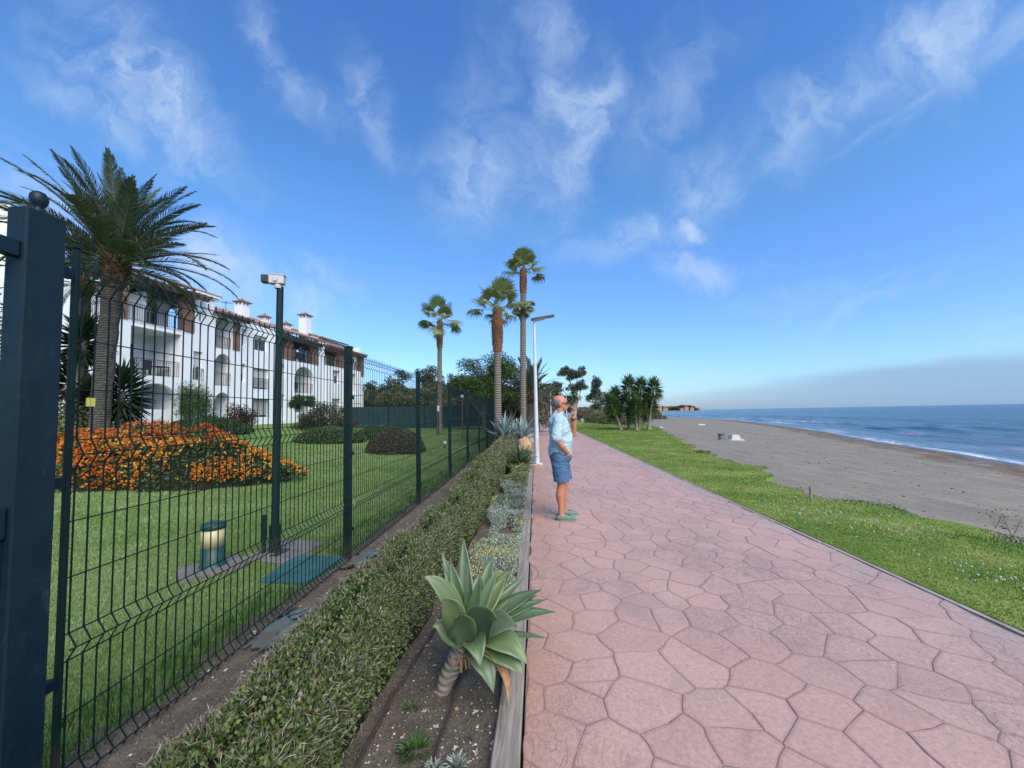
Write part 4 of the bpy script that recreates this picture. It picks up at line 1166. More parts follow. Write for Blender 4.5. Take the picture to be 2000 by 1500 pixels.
hedge_leaves('leaves', 78000, .55, 3.6, (.012, .027), (.009, .018), m_hedge, 21)
hedge_leaves('leaves', 70000, 3.6, 9, (.014, .025), (.009, .015), m_hedge, 22, pw=1.2)
hedge_leaves('leaves', 24000, 9, 14.8, (.018, .032), (.012, .020), m_hedge, 23)
hedge_leaves('twigs', 15000, .55, 4.0, (.025, .055), (.0022, .0036), m_twig, 24, -.05, .08, flat=1.0)
hedge_leaves('twigs', 12000, 4.0, 14, (.03, .06), (.0025, .004), m_twig, 25, -.03, .08, flat=1.0)
for ch in HG.children: ch['kind'] = 'stuff'

# ------------------------------------------------------------------ silver ground cover with yellow flowers
m_silver = foliage('silver_leaf', [(0.16, 0.20, 0.145), (0.29, 0.34, 0.27), (0.42, 0.46, 0.38)], 0.75, 0.15)
m_sgreen = foliage('dull_green_leaf', [(0.06, 0.085, 0.035), (0.13, 0.16, 0.07), (0.20, 0.20, 0.10)], 0.7, 0.15)
m_yel = foliage('yellow_petal', [(0.60, 0.47, 0.05), (0.70, 0.58, 0.10)], 0.6, 0.2)
def carpet(name, n, y0, y1, L, W, mat, seedv, hk=1.0, thr=.42, x0=-.72, fq=2.6, ph=0.0, pw=1.0, lab=None, upness=.8, top=False):
    r = np.random.default_rng(seedv); y = y0+(y1-y0)*r.random(n)**pw; x = r.uniform(x0, -.20, n)
    m_ = fbm(x*fq+ph, y*fq+ph, 3); k = (m_ > thr) & (x > x0+.10*np.sin(y*3)+.05) & (x < -.205+.05*fbm(y*6, y*0, 2)); x, y, m_ = x[k], y[k], m_[k]; n = len(x)
    h = hk*(.05+.16*fbm(x*5, y*5, 3))*np.clip((m_-thr)*9, .25, 1)
    z = h*(r.uniform(.3, 1.0, n) if not top else r.uniform(.92, 1.12, n))-.02
    Dr = unit(r.normal(size=(n, 3))*.6+np.array([0, 0, upness])); Nr = unit(r.normal(size=(n, 3))*.5+np.array([0, 0, .8]))
    sc = 1+np.clip((y-3)/6, 0, 1.6)
    o = leaves(name, np.stack([x, y, z], 1), Dr, Nr, r.uniform(*L, n)*sc, r.uniform(*W, n)*sc, mat, None, np.clip(r.normal(.5, .25, n), 0, 1))
    return setp(o, kind='stuff', label=lab)
carpet('silver_ground_cover', 42000, 2.75, 7.5, (.016, .034), (.0045, .009), m_silver, 141, 1.0, .40, pw=1.3, lab='silver grey leafy ground cover in the bed beside the timber edge')
carpet('green_ground_cover', 24000, 5.0, 14, (.018, .034), (.006, .010), m_sgreen, 143, 1.3, .38, ph=9.0, lab='dull green ground cover farther along the bed')
carpet('silver_ground_cover', 16000, 7, 14, (.018, .034), (.005, .010), m_silver, 144, 1.2, .48, ph=3.0, lab='silver grey ground cover in patches farther along the bed')
carpet('yellow_flowers', 2600, 2.9, 7.5, (.010, .014), (.010, .014), m_yel, 145, 1.05, .50, ph=5.0, pw=1.2, top=True, lab='small yellow flowers in the silver ground cover')
carpet('yellow_flowers', 900, 7.5, 13, (.010, .014), (.010, .014), m_yel, 146, 1.25, .52, ph=6.0, top=True, lab='small yellow flowers farther along the bed')
# grass tuft and seedlings at the bottom of the picture
m_tuft = foliage('fresh_grass', [(0.035, 0.10, 0.015), (0.07, 0.17, 0.03), (0.13, 0.22, 0.06)], 0.5, 0.3)
def tuft(x, y, n, L, W, rad, mat, name, lab, cat, z=0.0, spread=.9, seedv=1, bend=.25, group=None, rx=1.0):
    r = np.random.default_rng(seedv); a = r.uniform(0, 6.28, n); q = r.random(n)
    C = np.stack([x+np.cos(a)*q*rad*rx, y+np.sin(a)*q*rad, np.full(n, z-.01)], 1)
    Dr = unit(np.stack([np.cos(a)*q*spread, np.sin(a)*q*spread, np.full(n, .8)], 1)+r.normal(size=(n, 3))*.15)
    Nr = unit(np.stack([-np.cos(a), -np.sin(a), np.full(n, .6)], 1))
    o = leaves(name, C, Dr, Nr, r.uniform(L*.5, L, n), W, mat, None, r.random(n), fold=.1, bend=bend)
    return setp(o, lab, cat, group)
tuft(-.575, 1.765, 150, .055, .005, .055, m_tuft, 'grass_tuft', 'bright green grass tuft on bare soil between the two drip hoses', 'grass tuft', spread=1.6, seedv=3, rx=1.1)
tuft(-.67, 2.0, 40, .035, .005, .03, m_tuft, 'weed', 'small green weed on the soil beside the hedge', 'weed', spread=1.6, seedv=4)
tuft(-.37, 1.69, 70, .05, .010, .03, m_silver, 'silver_seedling', 'small silver leaved seedling beside the timber, right one at the bottom edge', 'seedling', spread=1.4, seedv=5)
tuft(-.465, 1.665, 50, .045, .010, .02, m_silver, 'silver_seedling', 'small silver leaved seedling at the bottom edge, left one beside the hose', 'seedling', spread=1.4, seedv=6)
tuft(-.62, 9.7, 260, .30, .016, .15, m_tuft, 'strappy_plant', 'bright green strappy plant beside the hedge before the small aloe', 'plant', spread=1.0, seedv=7, bend=.4)

# ------------------------------------------------------------------ agaves
m_agave, nt, p = newmat('agave_leaf')
ed = attr(nt, 'edge'); al = attr(nt, 'along'); tn = attr(nt)
n_ = noise(nt, 9, 5, .6); 
c = ramp(nt, tn, [(0, (0.046, 0.088, 0.040)), (0.5, (0.074, 0.124, 0.050)), (1, (0.122, 0.168, 0.048))])
c = mixc(nt, mrange(nt, n_, .4, .7, 0, .5), c, (0.118, 0.150, 0.092))
c = mixc(nt, mrange(nt, ed, .93, 1.0, 0, .7), c, (0.28, 0.31, 0.12))
c = mixc(nt, mrange(nt, al, .955, .99), c, (0.10, 0.045, 0.03))
nt.links.new(c, p.inputs['Base Color']); p.inputs['Roughness'].default_value = 0.42
bump(nt, p, noise(nt, 40, 3, .5, 0, (1, 1, 1)), 0.08, .003)
m_agdead = simple('dead_agave_leaf', (0.36, 0.20, 0.09), 0.7, var=0.4, scale=14, bstr=.5)
m_agtrunk, nt, p = newmat('agave_stem_bark')
wv = N(nt, 'ShaderNodeTexWave', bands_direction='Z'); wv.inputs['Scale'].default_value = 9; wv.inputs['Distortion'].default_value = 2.5; wv.inputs['Detail'].default_value = 3
tcn = N(nt, 'ShaderNodeTexCoord'); nt.links.new(tcn.outputs['Object'], wv.inputs[0])
nt.links.new(ramp(nt, wv.outputs[1], [(0.0, (0.15, 0.115, 0.08)), (0.7, (0.25, 0.21, 0.155))]), p.inputs['Base Color']); p.inputs['Roughness'].default_value = .9
bump(nt, p, wv.outputs[1], .5, .006)
def agave_leaf(parent, base, tip, width, lift=.12, side=None, roll=0.0, curl=0.0, mat=None, t=.5, wmax=.5, gutter=.25, thick=.007, name='leaf', taper=1.0, seg=16, facing=None, wav=.02):
    base = Vector(base); tip = Vector(tip); d = tip-base; L = d.length
    upv = Vector((0, 0, 1)); sidev = d.cross(upv)
    if sidev.length < 1e-3: sidev = Vector((1, 0, 0))
    nrm = sidev.cross(d).normalized()
    ctrl = base + d*0.45 + nrm*lift*L
    if facing is not None:
        fv = Vector(facing)
    V = []; E = []; A = []
    cross = [(-1, 1), (-.55, .38), (0, 0), (.55, .38), (1, 1)]
    n = seg
    for i in range(n+1):
        s = i/n
        P = base*(1-s)**2 + ctrl*2*s*(1-s) + tip*s*s
        T = ((ctrl-base)*2*(1-s)+(tip-ctrl)*2*s).normalized()
        if curl: 
            P = P + (Vector((0, 0, -1))*curl*L*max(0, s-.7)**2*8)
            T = (T + Vector((0, 0, -1))*curl*max(0, s-.7)*9).normalized()
        S = T.cross(upv) if facing is None else T.cross(fv)
        S.normalize(); Nn = S.cross(T).normalized()
        S2 = (S*cos(roll)+Nn*sin(roll)); N2 = (Nn*cos(roll)-S*sin(roll))
        if s < wmax: w = (.62+.38*sin(pi/2*s/wmax))
        else: w = max(0.0, 1-((s-wmax)/(1-wmax))**(1.75*taper))
        w = max(w, .012)*width/2
        g = gutter*(1-.55*s)
        row = []
        for (u, h) in cross: row.append(P + S2*u*w + N2*(h*g*w*1.6 + (wav*width*sin(s*14+u*3) if abs(u) == 1 else 0)))
        th = thick*(1-s*.8)
        for q in row: V.append(q)
        for (u, h), q in zip(cross, row):
            V.append(q - N2*(th*(1 if abs(u) < 1 else .25)))
        E += [abs(u) for u, _ in cross]*2; A += [s]*10
    F = []
    for i in range(n):
        o = i*10; q = o+10
        for k in range(4):
            F.append((o+k, o+k+1, q+k+1, q+k)); F.append((o+5+k+1, o+5+k, q+5+k, q+5+k+1))
        F.append((o, q, q+5, o+5)); F.append((o+4, o+9, q+9, q+4))
    me = fastmesh(name, [tuple(v) for v in V], F, mat or m_agave, np.full(len(V), t), True, {'edge': E, 'along': A})
    return link(name, me, parent)
AG = empty('agave', (0, 0, 0), 'large pale green spineless agave leaning on a ringed stem beside the path', 'agave')
AGo = Vector((-.53, 2.15, 0)); AG.location = AGo
st = [Vector((-.545, 2.15, -.04)), Vector((-.525, 2.15, .03)), Vector((-.49, 2.15, .10)), Vector((-.455, 2.14, .17)), Vector((-.425, 2.135, .225)), Vector((-.39, 2.12, .27))]
mb = MB(); pts = []; rad = []
for i in range(41):
    s = i/40*(len(st)-1); k = min(int(s), len(st)-2); pts.append(st[k].lerp(st[k+1], s-k)-AGo)
    rad.append((.044+.008*(i/40))*(1+.030*(1 if i % 4 < 2 else -1)))
mb.tube(pts, rad, 14, jit=.06, rng=random.Random(4)); mb.build('stem', m_agtrunk, AG, smooth=True)
mb = MB(); rr_ = random.Random(9)
for k in range(26):
    a = rr_.uniform(0, 6.28); s = rr_.uniform(.6, 1); b = st[3].lerp(st[5], s-.3)-AGo
    dr = Vector((cos(a)*.6, -abs(sin(a))*.5-.2, rr_.uniform(-.9, .1))).normalized()
    mb.tube([b+dr*.035, b+dr*.055+Vector((0, 0, -.012)), b+dr*.065+Vector((0, 0, -.035*rr_.random()-.02))], [.009, .006, .002], 4)
mb.build('dry_leaf_stubs', m_agdead, AG)
cc = Vector((-.375, 2.12, .29))-AGo
def AL(tip, w, off=(0, 0, 0), **k): 
    w *= (.98 if Vector(tip).y < 2.12 else .92)
    if k.get('taper', 1) > 1.2: k['taper'] = 1.15
    return agave_leaf(AG, cc+Vector(off), Vector(tip)-AGo, w, **k)
up_ = (0, -1, .15)
AL((-.459, 2.35, .745), .105, (-.03, .04, .02), lift=.02, facing=(0, -1, .2), gutter=.35, t=.25, wmax=.4)
AL((-.584, 2.30, .675), .080, (-.05, .03, .02), lift=.05, facing=(.4, -1, .2), gutter=.4, t=.2, wmax=.35)
AL((-.515, 2.22, .655), .105, (-.04, .01, .02), lift=.04, facing=(0, -1, .2), gutter=.35, t=.45, wmax=.4)
AL((-.625, 2.08, .655), .105, (-.06, 0, .0), lift=.18, facing=(.75, -.6, .1), gutter=.4, t=.8, curl=.12, wmax=.55)
AL((-.500, 2.02, .55), .125, (-.05, -.03, .0), lift=.10, facing=(.25, -1, .1), gutter=.4, t=.7, curl=.1, wmax=.6, taper=1.5)
AL((-.570, 2.03, .42), .10, (-.05, -.03, -.03), lift=.10, facing=(.4, -1, .3), gutter=.4, t=.5, curl=.25, wmax=.5)
AL((-.350, 2.30, .55), .145, (0, .03, .02), lift=.03, facing=(0, -1, .2), gutter=.3, t=.35, wmax=.5)
AL((-.280, 2.38, .625), .11, (.01, .04, .02), lift=.04, facing=(-.2, -1, .3), gutter=.35, t=.55, wmax=.5)
AL((-.160, 2.36, .555), .12, (.03, .03, .01), lift=.12, facing=(-.5, -.8, .4), gutter=.45, t=.75, wmax=.55)
AL((-.190, 2.30, .54), .11, (.03, .02, .01), lift=.10, facing=(-.4, -.9, .5), gutter=.4, t=.9, wmax=.5)
AL((.015, 2.28, .465), .115, (.04, .02, .0), lift=.14, facing=(-.35, -.5, 1), gutter=.35, t=.3, wmax=.5)
AL((-.015, 2.33, .41), .10, (.04, .03, -.01), lift=.12, facing=(-.2, -.4, 1), gutter=.35, t=.15, wmax=.5)
AL((.090, 2.19, .385), .115, (.04, 0, -.01), lift=.16, facing=(-.1, -.35, 1), gutter=.4, t=.4, wmax=.45)
AL((.040, 2.13, .275), .075, (.04, -.01, -.03), lift=.12, facing=(0, -.1, 1), gutter=.3, t=.55, wmax=.4)
AL((-.215, 1.93, .50), .185, (.02, -.03, .0), lift=.18, facing=(-.15, -1, .35), gutter=.28, t=.35, curl=.10, wmax=.55, taper=1.5, wav=.03)
AL((-.120, 2.0, .42), .13, (.03, -.01, .0), lift=.20, facing=(-.3, -.7, .9), gutter=.3, t=.5, wmax=.6, curl=.06)
AL((-.425, 1.94, .49), .15, (-.03, -.04, -.01), lift=.20, facing=(.1, -1, .4), gutter=.3, t=.25, curl=.10, wmax=.5, taper=1.4, wav=.03)
AL((-.295, 1.90, .32), .13, (0, -.04, -.03), lift=.35, facing=(0, -.6, 1), gutter=.35, t=.6, curl=.35, wmax=.55, taper=1.8)
AL((-.065, 1.97, .265), .135, (.03, -.02, -.02), lift=.30, facing=(-.1, -.5, 1), gutter=.35, t=.85, curl=.12, wmax=.5, taper=1.4)
AL((-.085, 1.96, .215), .12, (.02, -.02, -.04), lift=.16, facing=(0, -.6, 1), gutter=.4, t=.7, curl=.10, wmax=.55, taper=1.3)
AL((-.235, 1.93, .165), .12, (-.01, -.02, -.05), lift=.25, facing=(.1, -.6, 1), gutter=.4, t=.5, curl=.25, wmax=.5, taper=1.3)
AL((-.400, 2.02, .46), .09, (-.02, -.01, .0), lift=.05, facing=(.1, -1, .2), gutter=.4, t=.3, wmax=.45)
AL((-.320, 2.10, .62), .075, (-.0, .0, .03), lift=.02, facing=(0, -1, .1), gutter=.5, t=.4, wmax=.35)
AL((-.400, 2.18, .68), .06, (-.01, .02, .03), lift=.02, facing=(0, -1, .1), gutter=.6, t=.2, wmax=.3)
AL((.045, 2.24, .43), .085, (.04, .01, .01), lift=.10, facing=(-.3, -.6, 1), gutter=.4, t=.25, wmax=.45); AL((-.085, 2.36, .50), .085, (.03, .03, .01), lift=.08, facing=(-.4, -.8, .6), gutter=.45, t=.6, wmax=.45)
AL((-.545, 2.2, .60), .075, (-.04, .0, .02), lift=.06, facing=(.5, -.9, .1), gutter=.45, t=.35, wmax=.4); AL((-.235, 2.25, .60), .08, (.0, .02, .02), lift=.03, facing=(-.1, -1, .2), gutter=.45, t=.45, wmax=.4)
AL((-.225, 2.45, .40), .10, (.0, .04, .0), lift=.12, gutter=.35, t=.4); AL((-.47, 2.45, .42), .10, (-.02, .04, .0), lift=.12, gutter=.35, t=.4)
agave_leaf(AG, cc+Vector((.03, -.02, -.06)), Vector((-.165, 1.97, .085))-AGo, .085, lift=.5, mat=m_agdead, gutter=.9, thick=.012, name='dead_leaf', curl=.25)['label'] = 'shrivelled orange brown dead leaf'

def rosette(name, loc, n, L, W, lab, cat, mat_t=.3, elev=(15, 80), group=None, seedv=1, mat=None, seg=8, gut=.35, lift=.08):
    e_ = empty(name, loc, lab, cat, group); r = random.Random(seedv)
    for k in range(n):
        a = k*2.39996+r.uniform(-.2, .2); el = radians(elev[0]+(elev[1]-elev[0])*(k/n)+r.uniform(-6, 6)); l = L*r.uniform(.8, 1.05)
        d = Vector((cos(a)*cos(el), sin(a)*cos(el), sin(el)))
        agave_leaf(e_, d*.03, d*l, W*r.uniform(.85, 1.1), lift=lift, t=min(1, max(0, mat_t+r.uniform(-.2, .2))), seg=seg, gutter=gut, wmax=.4, mat=mat, thick=.012)
    return e_
m_blue, nt, p = newmat('blue_agave_leaf')
c = ramp(nt, attr(nt), [(0, (0.12, 0.19, 0.17)), (1, (0.24, 0.33, 0.30))])
nt.links.new(mixc(nt, mrange(nt, attr(nt, 'edge'), .9, 1), c, (.33, .38, .30)), p.inputs['Base Color']); p.inputs['Roughness'].default_value = .6
rosette('small_agave', (-.43, 10.2, .12), 34, .62, .10, 'green aloe-like rosette with narrow leaves beside the lamp post foot', 'agave', .2, (5, 75), seedv=4)
mb = MB(); mb.lathe([(.10, -.1), (.12, .05), (.08, .2)], 10, (-.43, 10.2, 0)); setp(mb.build('dry_stump', m_agtrunk), 'brown dry base under the small green rosette', 'stump')
rosette('blue_agave', (-1.28, 15.6, .35), 22, 1.25, .17, 'tall blue grey agave beyond the hedge end, left one by the second palm', 'agave', .6, (25, 85), 'blue grey agaves beyond the hedge', 5, m_blue)
rosette('blue_agave', (-.95, 15.9, .30), 22, 1.05, .15, 'blue grey agave in the middle behind the sandstone boulder', 'agave', .5, (25, 85), 'blue grey agaves beyond the hedge', 6, m_blue)
rosette('blue_agave', (-.62, 16.2, .30), 22, 1.2, .16, 'blue grey agave nearest to the lamp post with leaves fanned right', 'agave', .6, (20, 80), 'blue grey agaves beyond the hedge', 7, m_blue)
rosette('blue_agave', (-.40, 18.5, .2), 20, .8, .13, 'small blue grey agave at the path edge beyond the other agaves', 'agave', .6, (10, 80), 'blue grey agaves beyond the hedge', 8, m_blue)
# boulder
def boulder(name, loc, r, sc, mat, lab, seedv=1, rz=0):
    rd = np.random.default_rng(seedv); mb = MB(); mb.sphere((0, 0, 0), r, 18, 12, sc=sc)
    mb.v = [tuple(np.array(v)*(1+.62*(float(vnoise(v[0]*5/r*.4+seedv*3, v[1]*5/r*.4+v[2]*6/r*.4))-.5))) for v in mb.v]
    return setp(mb.build(name, mat, smooth=True, loc=loc, rot=(0, 0, rz)), lab, 'boulder')
m_rock = simple('orange_sandstone', (0.42, 0.27, 0.14), 0.9, var=0.35, scale=3, bstr=.6, bscale=12, bdist=.03)
boulder('boulder', (-.42, 13.7, .30), .31, (.75, .9, 1.0), m_rock, 'orange sandstone boulder at the far end of the hedge', 3)
m_rockg = simple('grey_rock', (0.28, 0.25, 0.20), 0.9, var=0.35, scale=3, bstr=.6, bscale=12, bdist=.03)
boulder('boulder', (-.35, 17.3, .2), .35, (.8, 1, 1), m_rockg, 'grey boulder in the bed behind the lamp post', 5)
boulder('boulder', (-.42, 19.8, .2), .35, (.9, 1.2, 1), m_rockg, 'far grey boulder at the bed edge beside the path', 6)

# ------------------------------------------------------------------ grass blades
m_blade = foliage('lawn_blade', [(0.110, 0.190, 0.040), (0.175, 0.270, 0.062), (0.245, 0.335, 0.105), (0.320, 0.395, 0.175)], 0.5, 0.3, patch=.5, patchcol=(0.27, 0.33, 0.155), pscale=1.1)
m_blade2 = foliage('verge_blade', [(0.090, 0.165, 0.022), (0.150, 0.230, 0.034), (0.235, 0.290, 0.056), (0.350, 0.350, 0.115)], 0.5, 0.3, patch=.85, patchcol=(0.085, 0.170, 0.026), pscale=.9)
def blades(name, n, cond, zf, rmin, rmax, angr, mat, h, seedv, wk=1.0, lean=.45, lab=None):
    r = np.random.default_rng(seedv)
    d = np.exp(r.uniform(math.log(rmin), math.log(rmax), n)); a = r.uniform(*angr, n)
    x = d*np.sin(a); y = d*np.cos(a); k = cond(x, y); x, y, d = x[k], y[k], d[k]; n = len(x)
    z = zf(x, y)
    L = r.uniform(h*.5, h, n)*(1+.05*d); W = .0032*wk*(1+d*.42)
    a2 = r.uniform(0, 6.28, n)
    Dr = np.stack([np.cos(a2)*lean*r.random(n)*1.6, np.sin(a2)*lean*r.random(n)*1.6, np.ones(n)], 1); Dr = unit(Dr)
    S = np.stack([-np.sin(a2+r.uniform(-1, 1, n)), np.cos(a2), 0*a2], 1)
    C = np.stack([x, y, z-.008], 1)
    V = np.stack([C-S*W[:, None]/2, C+S*W[:, None]/2, C+Dr*L[:, None]], 1).reshape(-1, 3)
    F = np.arange(n*3).reshape(-1, 3)
    return setp(link(name, fastmesh(name, V, F, mat, np.repeat(np.clip(r.normal(.45, .22, n)+(fbm(x*.9+3, y*.9, 4)-.5)*1.3+(fbm(x*4, y*4, 2)-.5)*.5, 0, 1), 3))), kind='stuff', label=lab)
blades('lawn_grass', 330000, lambda x, y: (x < -2.03-.008*y+.06*np.sin(y*5)*np.sin(y*1.7))&(x > -9)&(y > .5)&~((x > -2.62)&(x < -2.03)&(y > 3.33)&(y < 4.02))&~((x > -3.1)&(x < -2.5)&(y > 3.80)&(y < 4.45)), lambda x, y: lawn_surf(np.minimum(x, -2.14), y), 1.8, 17, (-1.25, -.10), m_blade, .035, 51, lab='short mown grass of the garden lawn')
blades('fence_grass', 34000, lambda x, y: (x < -2.02)&(x > -2.42-.1*np.sin(y*1.7))&(y > .8)&~((x > -2.62)&(y > 3.28)&(y < 4.05)), lambda x, y: lawn_surf(np.minimum(x, -2.14), y), 2.2, 14, (-1.25, -.14), m_tuft, .12, 52, wk=1.1, lab='longer uncut grass along the foot of the fence')
blades('verge_grass', 380000, lambda x, y: (x > 3.165)&(x < Xe(y)+.05+.25*np.sin(y*3.1)*np.sin(y*1.3)), verge_z, 3.3, 46, (.10, 1.2), m_blade2, .024, 53, lab='uneven green grass verge between path and sand')
# clover heads in patches
rc = np.random.default_rng(61); pc = [(3.9, 3.5, .3, .5, 45), (3.9, 5.6, .45, 1.0, 110), (3.6, 2.6, .2, .4, 28), (4.4, 3.2, .3, .3, 18), (4.3, 7.3, .3, .8, 25), (4.5, 4.9, .5, .5, 25)]
C = []
for x, y, sx_, sy_, n in pc:
    for _ in range(n):
        a, b = x+rc.normal()*sx_*.6, y+rc.normal()*sy_*.6
        if 3.3 < a < Xe(b)-.1: C.append((a, b, float(verge_z(a, b))+.035+rc.random()*.02))
mb = MB()
for (x, y, z) in C: mb.sphere((x, y, z), rc.uniform(.005, .009), 6, 4, t=rc.random())
setp(mb.build('clover_flowers', foliage('clover_white', [(0.50, 0.50, 0.42), (0.68, 0.68, 0.62)], .7, .1)), kind='stuff', label='scattered white clover heads in the grass verge')

# ================================================================== palms
m_bark, nt, p = newmat('palm_trunk_bark')
wv = N(nt, 'ShaderNodeTexWave', bands_direction='Z'); wv.inputs['Scale'].default_value = 3.2; wv.inputs['Distortion'].default_value = 3; wv.inputs['Detail'].default_value = 4; wv.inputs['Detail Scale'].default_value = 2
tcn = N(nt, 'ShaderNodeTexCoord'); nt.links.new(tcn.outputs['Object'], wv.inputs[0])
nt.links.new(ramp(nt, wv.outputs[1], [(0.1, (0.105, 0.080, 0.062)), (0.8, (0.235, 0.195, 0.160))]), p.inputs['Base Color']); p.inputs['Roughness'].default_value = .95
bump(nt, p, wv.outputs[1], .6, .03)
m_boot = foliage('palm_boots', [(0.12, 0.055, 0.025), (0.24, 0.115, 0.05), (0.36, 0.20, 0.10)], .9, 0)
m_dbark, nt, p = newmat('date_palm_bark')
wv = N(nt, 'ShaderNodeTexWave', bands_direction='Z'); wv.inputs['Scale'].default_value = 4.2; wv.inputs['Distortion'].default_value = 7; wv.inputs['Detail'].default_value = 5; wv.inputs['Detail Scale'].default_value = 3; wv.inputs['Detail Roughness'].default_value = .7
tcn = N(nt, 'ShaderNodeTexCoord'); nt.links.new(tcn.outputs['Object'], wv.inputs[0]); vq = noise(nt, 14, 5, .7)
hq = mth(nt, 'ADD', wv.outputs[1], mth(nt, 'MULTIPLY', vq, .8))
nt.links.new(ramp(nt, hq, [(0.25, (0.040, 0.032, 0.026)), (0.7, (0.115, 0.095, 0.078)), (1.0, (0.20, 0.17, 0.14))]), p.inputs['Base Color']); p.inputs['Roughness'].default_value = .95
bump(nt, p, hq, 1.0, .08)
m_bootd = foliage('dark_leaf_bases', [(0.045, 0.026, 0.014), (0.095, 0.055, 0.028), (0.20, 0.13, 0.075)], .9, 0)
m_frond = foliage('date_frond', [(0.036, 0.058, 0.030), (0.065, 0.095, 0.048), (0.105, 0.130, 0.070), (0.20, 0.165, 0.09)], .5, .15)
m_fan = foliage('fan_leaf', [(0.085, 0.125, 0.040), (0.160, 0.210, 0.065), (0.250, 0.285, 0.105), (0.32, 0.28, 0.15)], .5, .2)

def frond_mesh(L, droop, seedv, nl=62, ll=.46, rise=0.0):
    r = np.random.default_rng(seedv); mb = MB(); n = 14; pts = []
    a = rise; x = z = 0.0
    for i in range(n+1):
        s = i/n; pts.append(Vector((x, 0, z))); a = rise - droop*s**1.8; x += L/n*cos(a); z += L/n*sin(a)
    mb.tube(pts, [.030*(1-s/n)+.006 for s in range(n+1)], 5, t=.75)
    for k in range(nl):
        s = .16+.84*(k+.5)/nl; q = s*n; i = min(int(q), n-1); P = pts[i].lerp(pts[i+1], q-i); T = (pts[i+1]-pts[i]).normalized()
        l = ll*(.35+.65*sin(pi*min(1, (s-.10)/.9)**.75))*(1 if s < .93 else .6)
        for sg in (-1, 1):
            fwd = .75+.5*s+r.uniform(-.12, .12)
            d = (T*fwd+Vector((0, sg*1.0, .55*(1-s)+r.uniform(-.15, .15)))).normalized()
            w = Vector((0, 0, 1)).cross(d).normalized()*.016
            m_ = P+d*l*.55; tip = P+d*l+Vector((0, 0, -.10*l))
            mb.add([P-w*.6, P+w*.6, m_+w, tip, m_-w], [(0, 1, 2, 4), (4, 2, 3)], 0, float(np.clip(r.normal(.35, .22), 0, 1)))
    return mb.build('frond', m_frond, data_only=True)
FR = [frond_mesh(3.45, .55, 1), frond_mesh(3.3, .85, 2), frond_mesh(3.5, 1.2, 3), frond_mesh(2.9, .4, 4), frond_mesh(3.1, 1.5, 5)]
def date_palm(loc, top, base_r, top_r, label, scale=1.0, n=58, seedv=1, group=None, skirt=True, emin=-22):
    e_ = empty('date_palm', loc, label, 'palm tree', group); r = random.Random(seedv)
    pts = []; rad = []; m_ = 26; T = Vector(top)
    for i in range(m_+1):
        s = i/m_; pts.append(Vector((T.x*s**1.4, T.y*s**1.4, T.z*s-.15*(1-s)))); rad.append(base_r*(1.25-.25*min(1, s*6))*(1-s)+top_r*s)
    mb = MB(); mb.tube(pts, rad, 16, jit=.07, rng=r); mb.build('trunk', m_dbark, e_)
    mb = MB()       # stubs of cut leaf bases under the crown
    for k in range(110 if skirt else 40):
        a = k*2.39996; h = -0.75*scale+1.15*scale*k/(110 if skirt else 40); c = T+Vector((0, 0, h)); rr = top_r*(1.0+.45*sin(pi*min(1, max(0, (h+.75*scale)/(1.25*scale)))))
        d = Vector((cos(a), sin(a), .9)).normalized(); b = c+Vector((cos(a), sin(a), 0))*rr*.80; S = Vector((-sin(a), cos(a), 0))
        L_ = .20*scale
        mb.add([b-S*.09*scale, b+S*.09*scale, b+d*L_+S*.045*scale, b+d*L_-S*.045*scale, b-S*.09*scale-d*.02+Vector((cos(a), sin(a), 0))*.06, b+S*.09*scale+Vector((cos(a), sin(a), 0))*.06],
               [(0, 1, 2, 3), (4, 5, 2, 3), (0, 3, 4), (1, 5, 2)], 0, r.random())
    mb.lathe([(top_r*.95, -.8*scale), (top_r*1.25, -.2*scale), (top_r*1.1, .25*scale), (top_r*.4, .5*scale)], 14, tuple(T))
    mb.build('leaf_bases', m_bootd, e_)
    for k in range(n):
        q = k/n; el = radians(88-(88-emin)*q**1.15+r.uniform(-7, 7)); az = k*2.39996+r.uniform(-.25, .25)
        me = FR[0 if q < .25 else (1 if q < .5 else (2 if q < .85 else 4))] if r.random() < .8 else FR[3]
        o = link('frond', me, e_, T+Vector((cos(az)*top_r*.5, sin(az)*top_r*.5, .25*scale-.25*scale*q)))
        o.rotation_mode = 'XYZ'
        R = Matrix.Rotation(az, 4, 'Z') @ Matrix.Rotation(-el, 4, 'Y') @ Matrix.Rotation(r.uniform(-.5, .5), 4, 'X')
        o.rotation_euler = R.to_euler(); sc_f = scale*r.uniform(.85, 1.06); o.scale = (sc_f,)*3
    return e_
date_palm((-13.75, 11.15, lz(-13.7, 11)), (.5, -.1, 5.95), .24, .23, 'big date palm with thick trunk standing behind the orange flower bed', 0.92, 86, 3, emin=-8)
date_palm((-17.6, 13.6, lz(-17.6, 13.6)), (.5, -.4, 6.0), .2, .2, 'smaller date palm partly hidden behind the big date palm trunk', .55, 34, 4)
date_palm((-.30, 24.1, .1), (.03, 0, 2.45), .30, .33, 'short date palm behind the street lamp with upright fronds', .70, 46, 6, emin=-12)

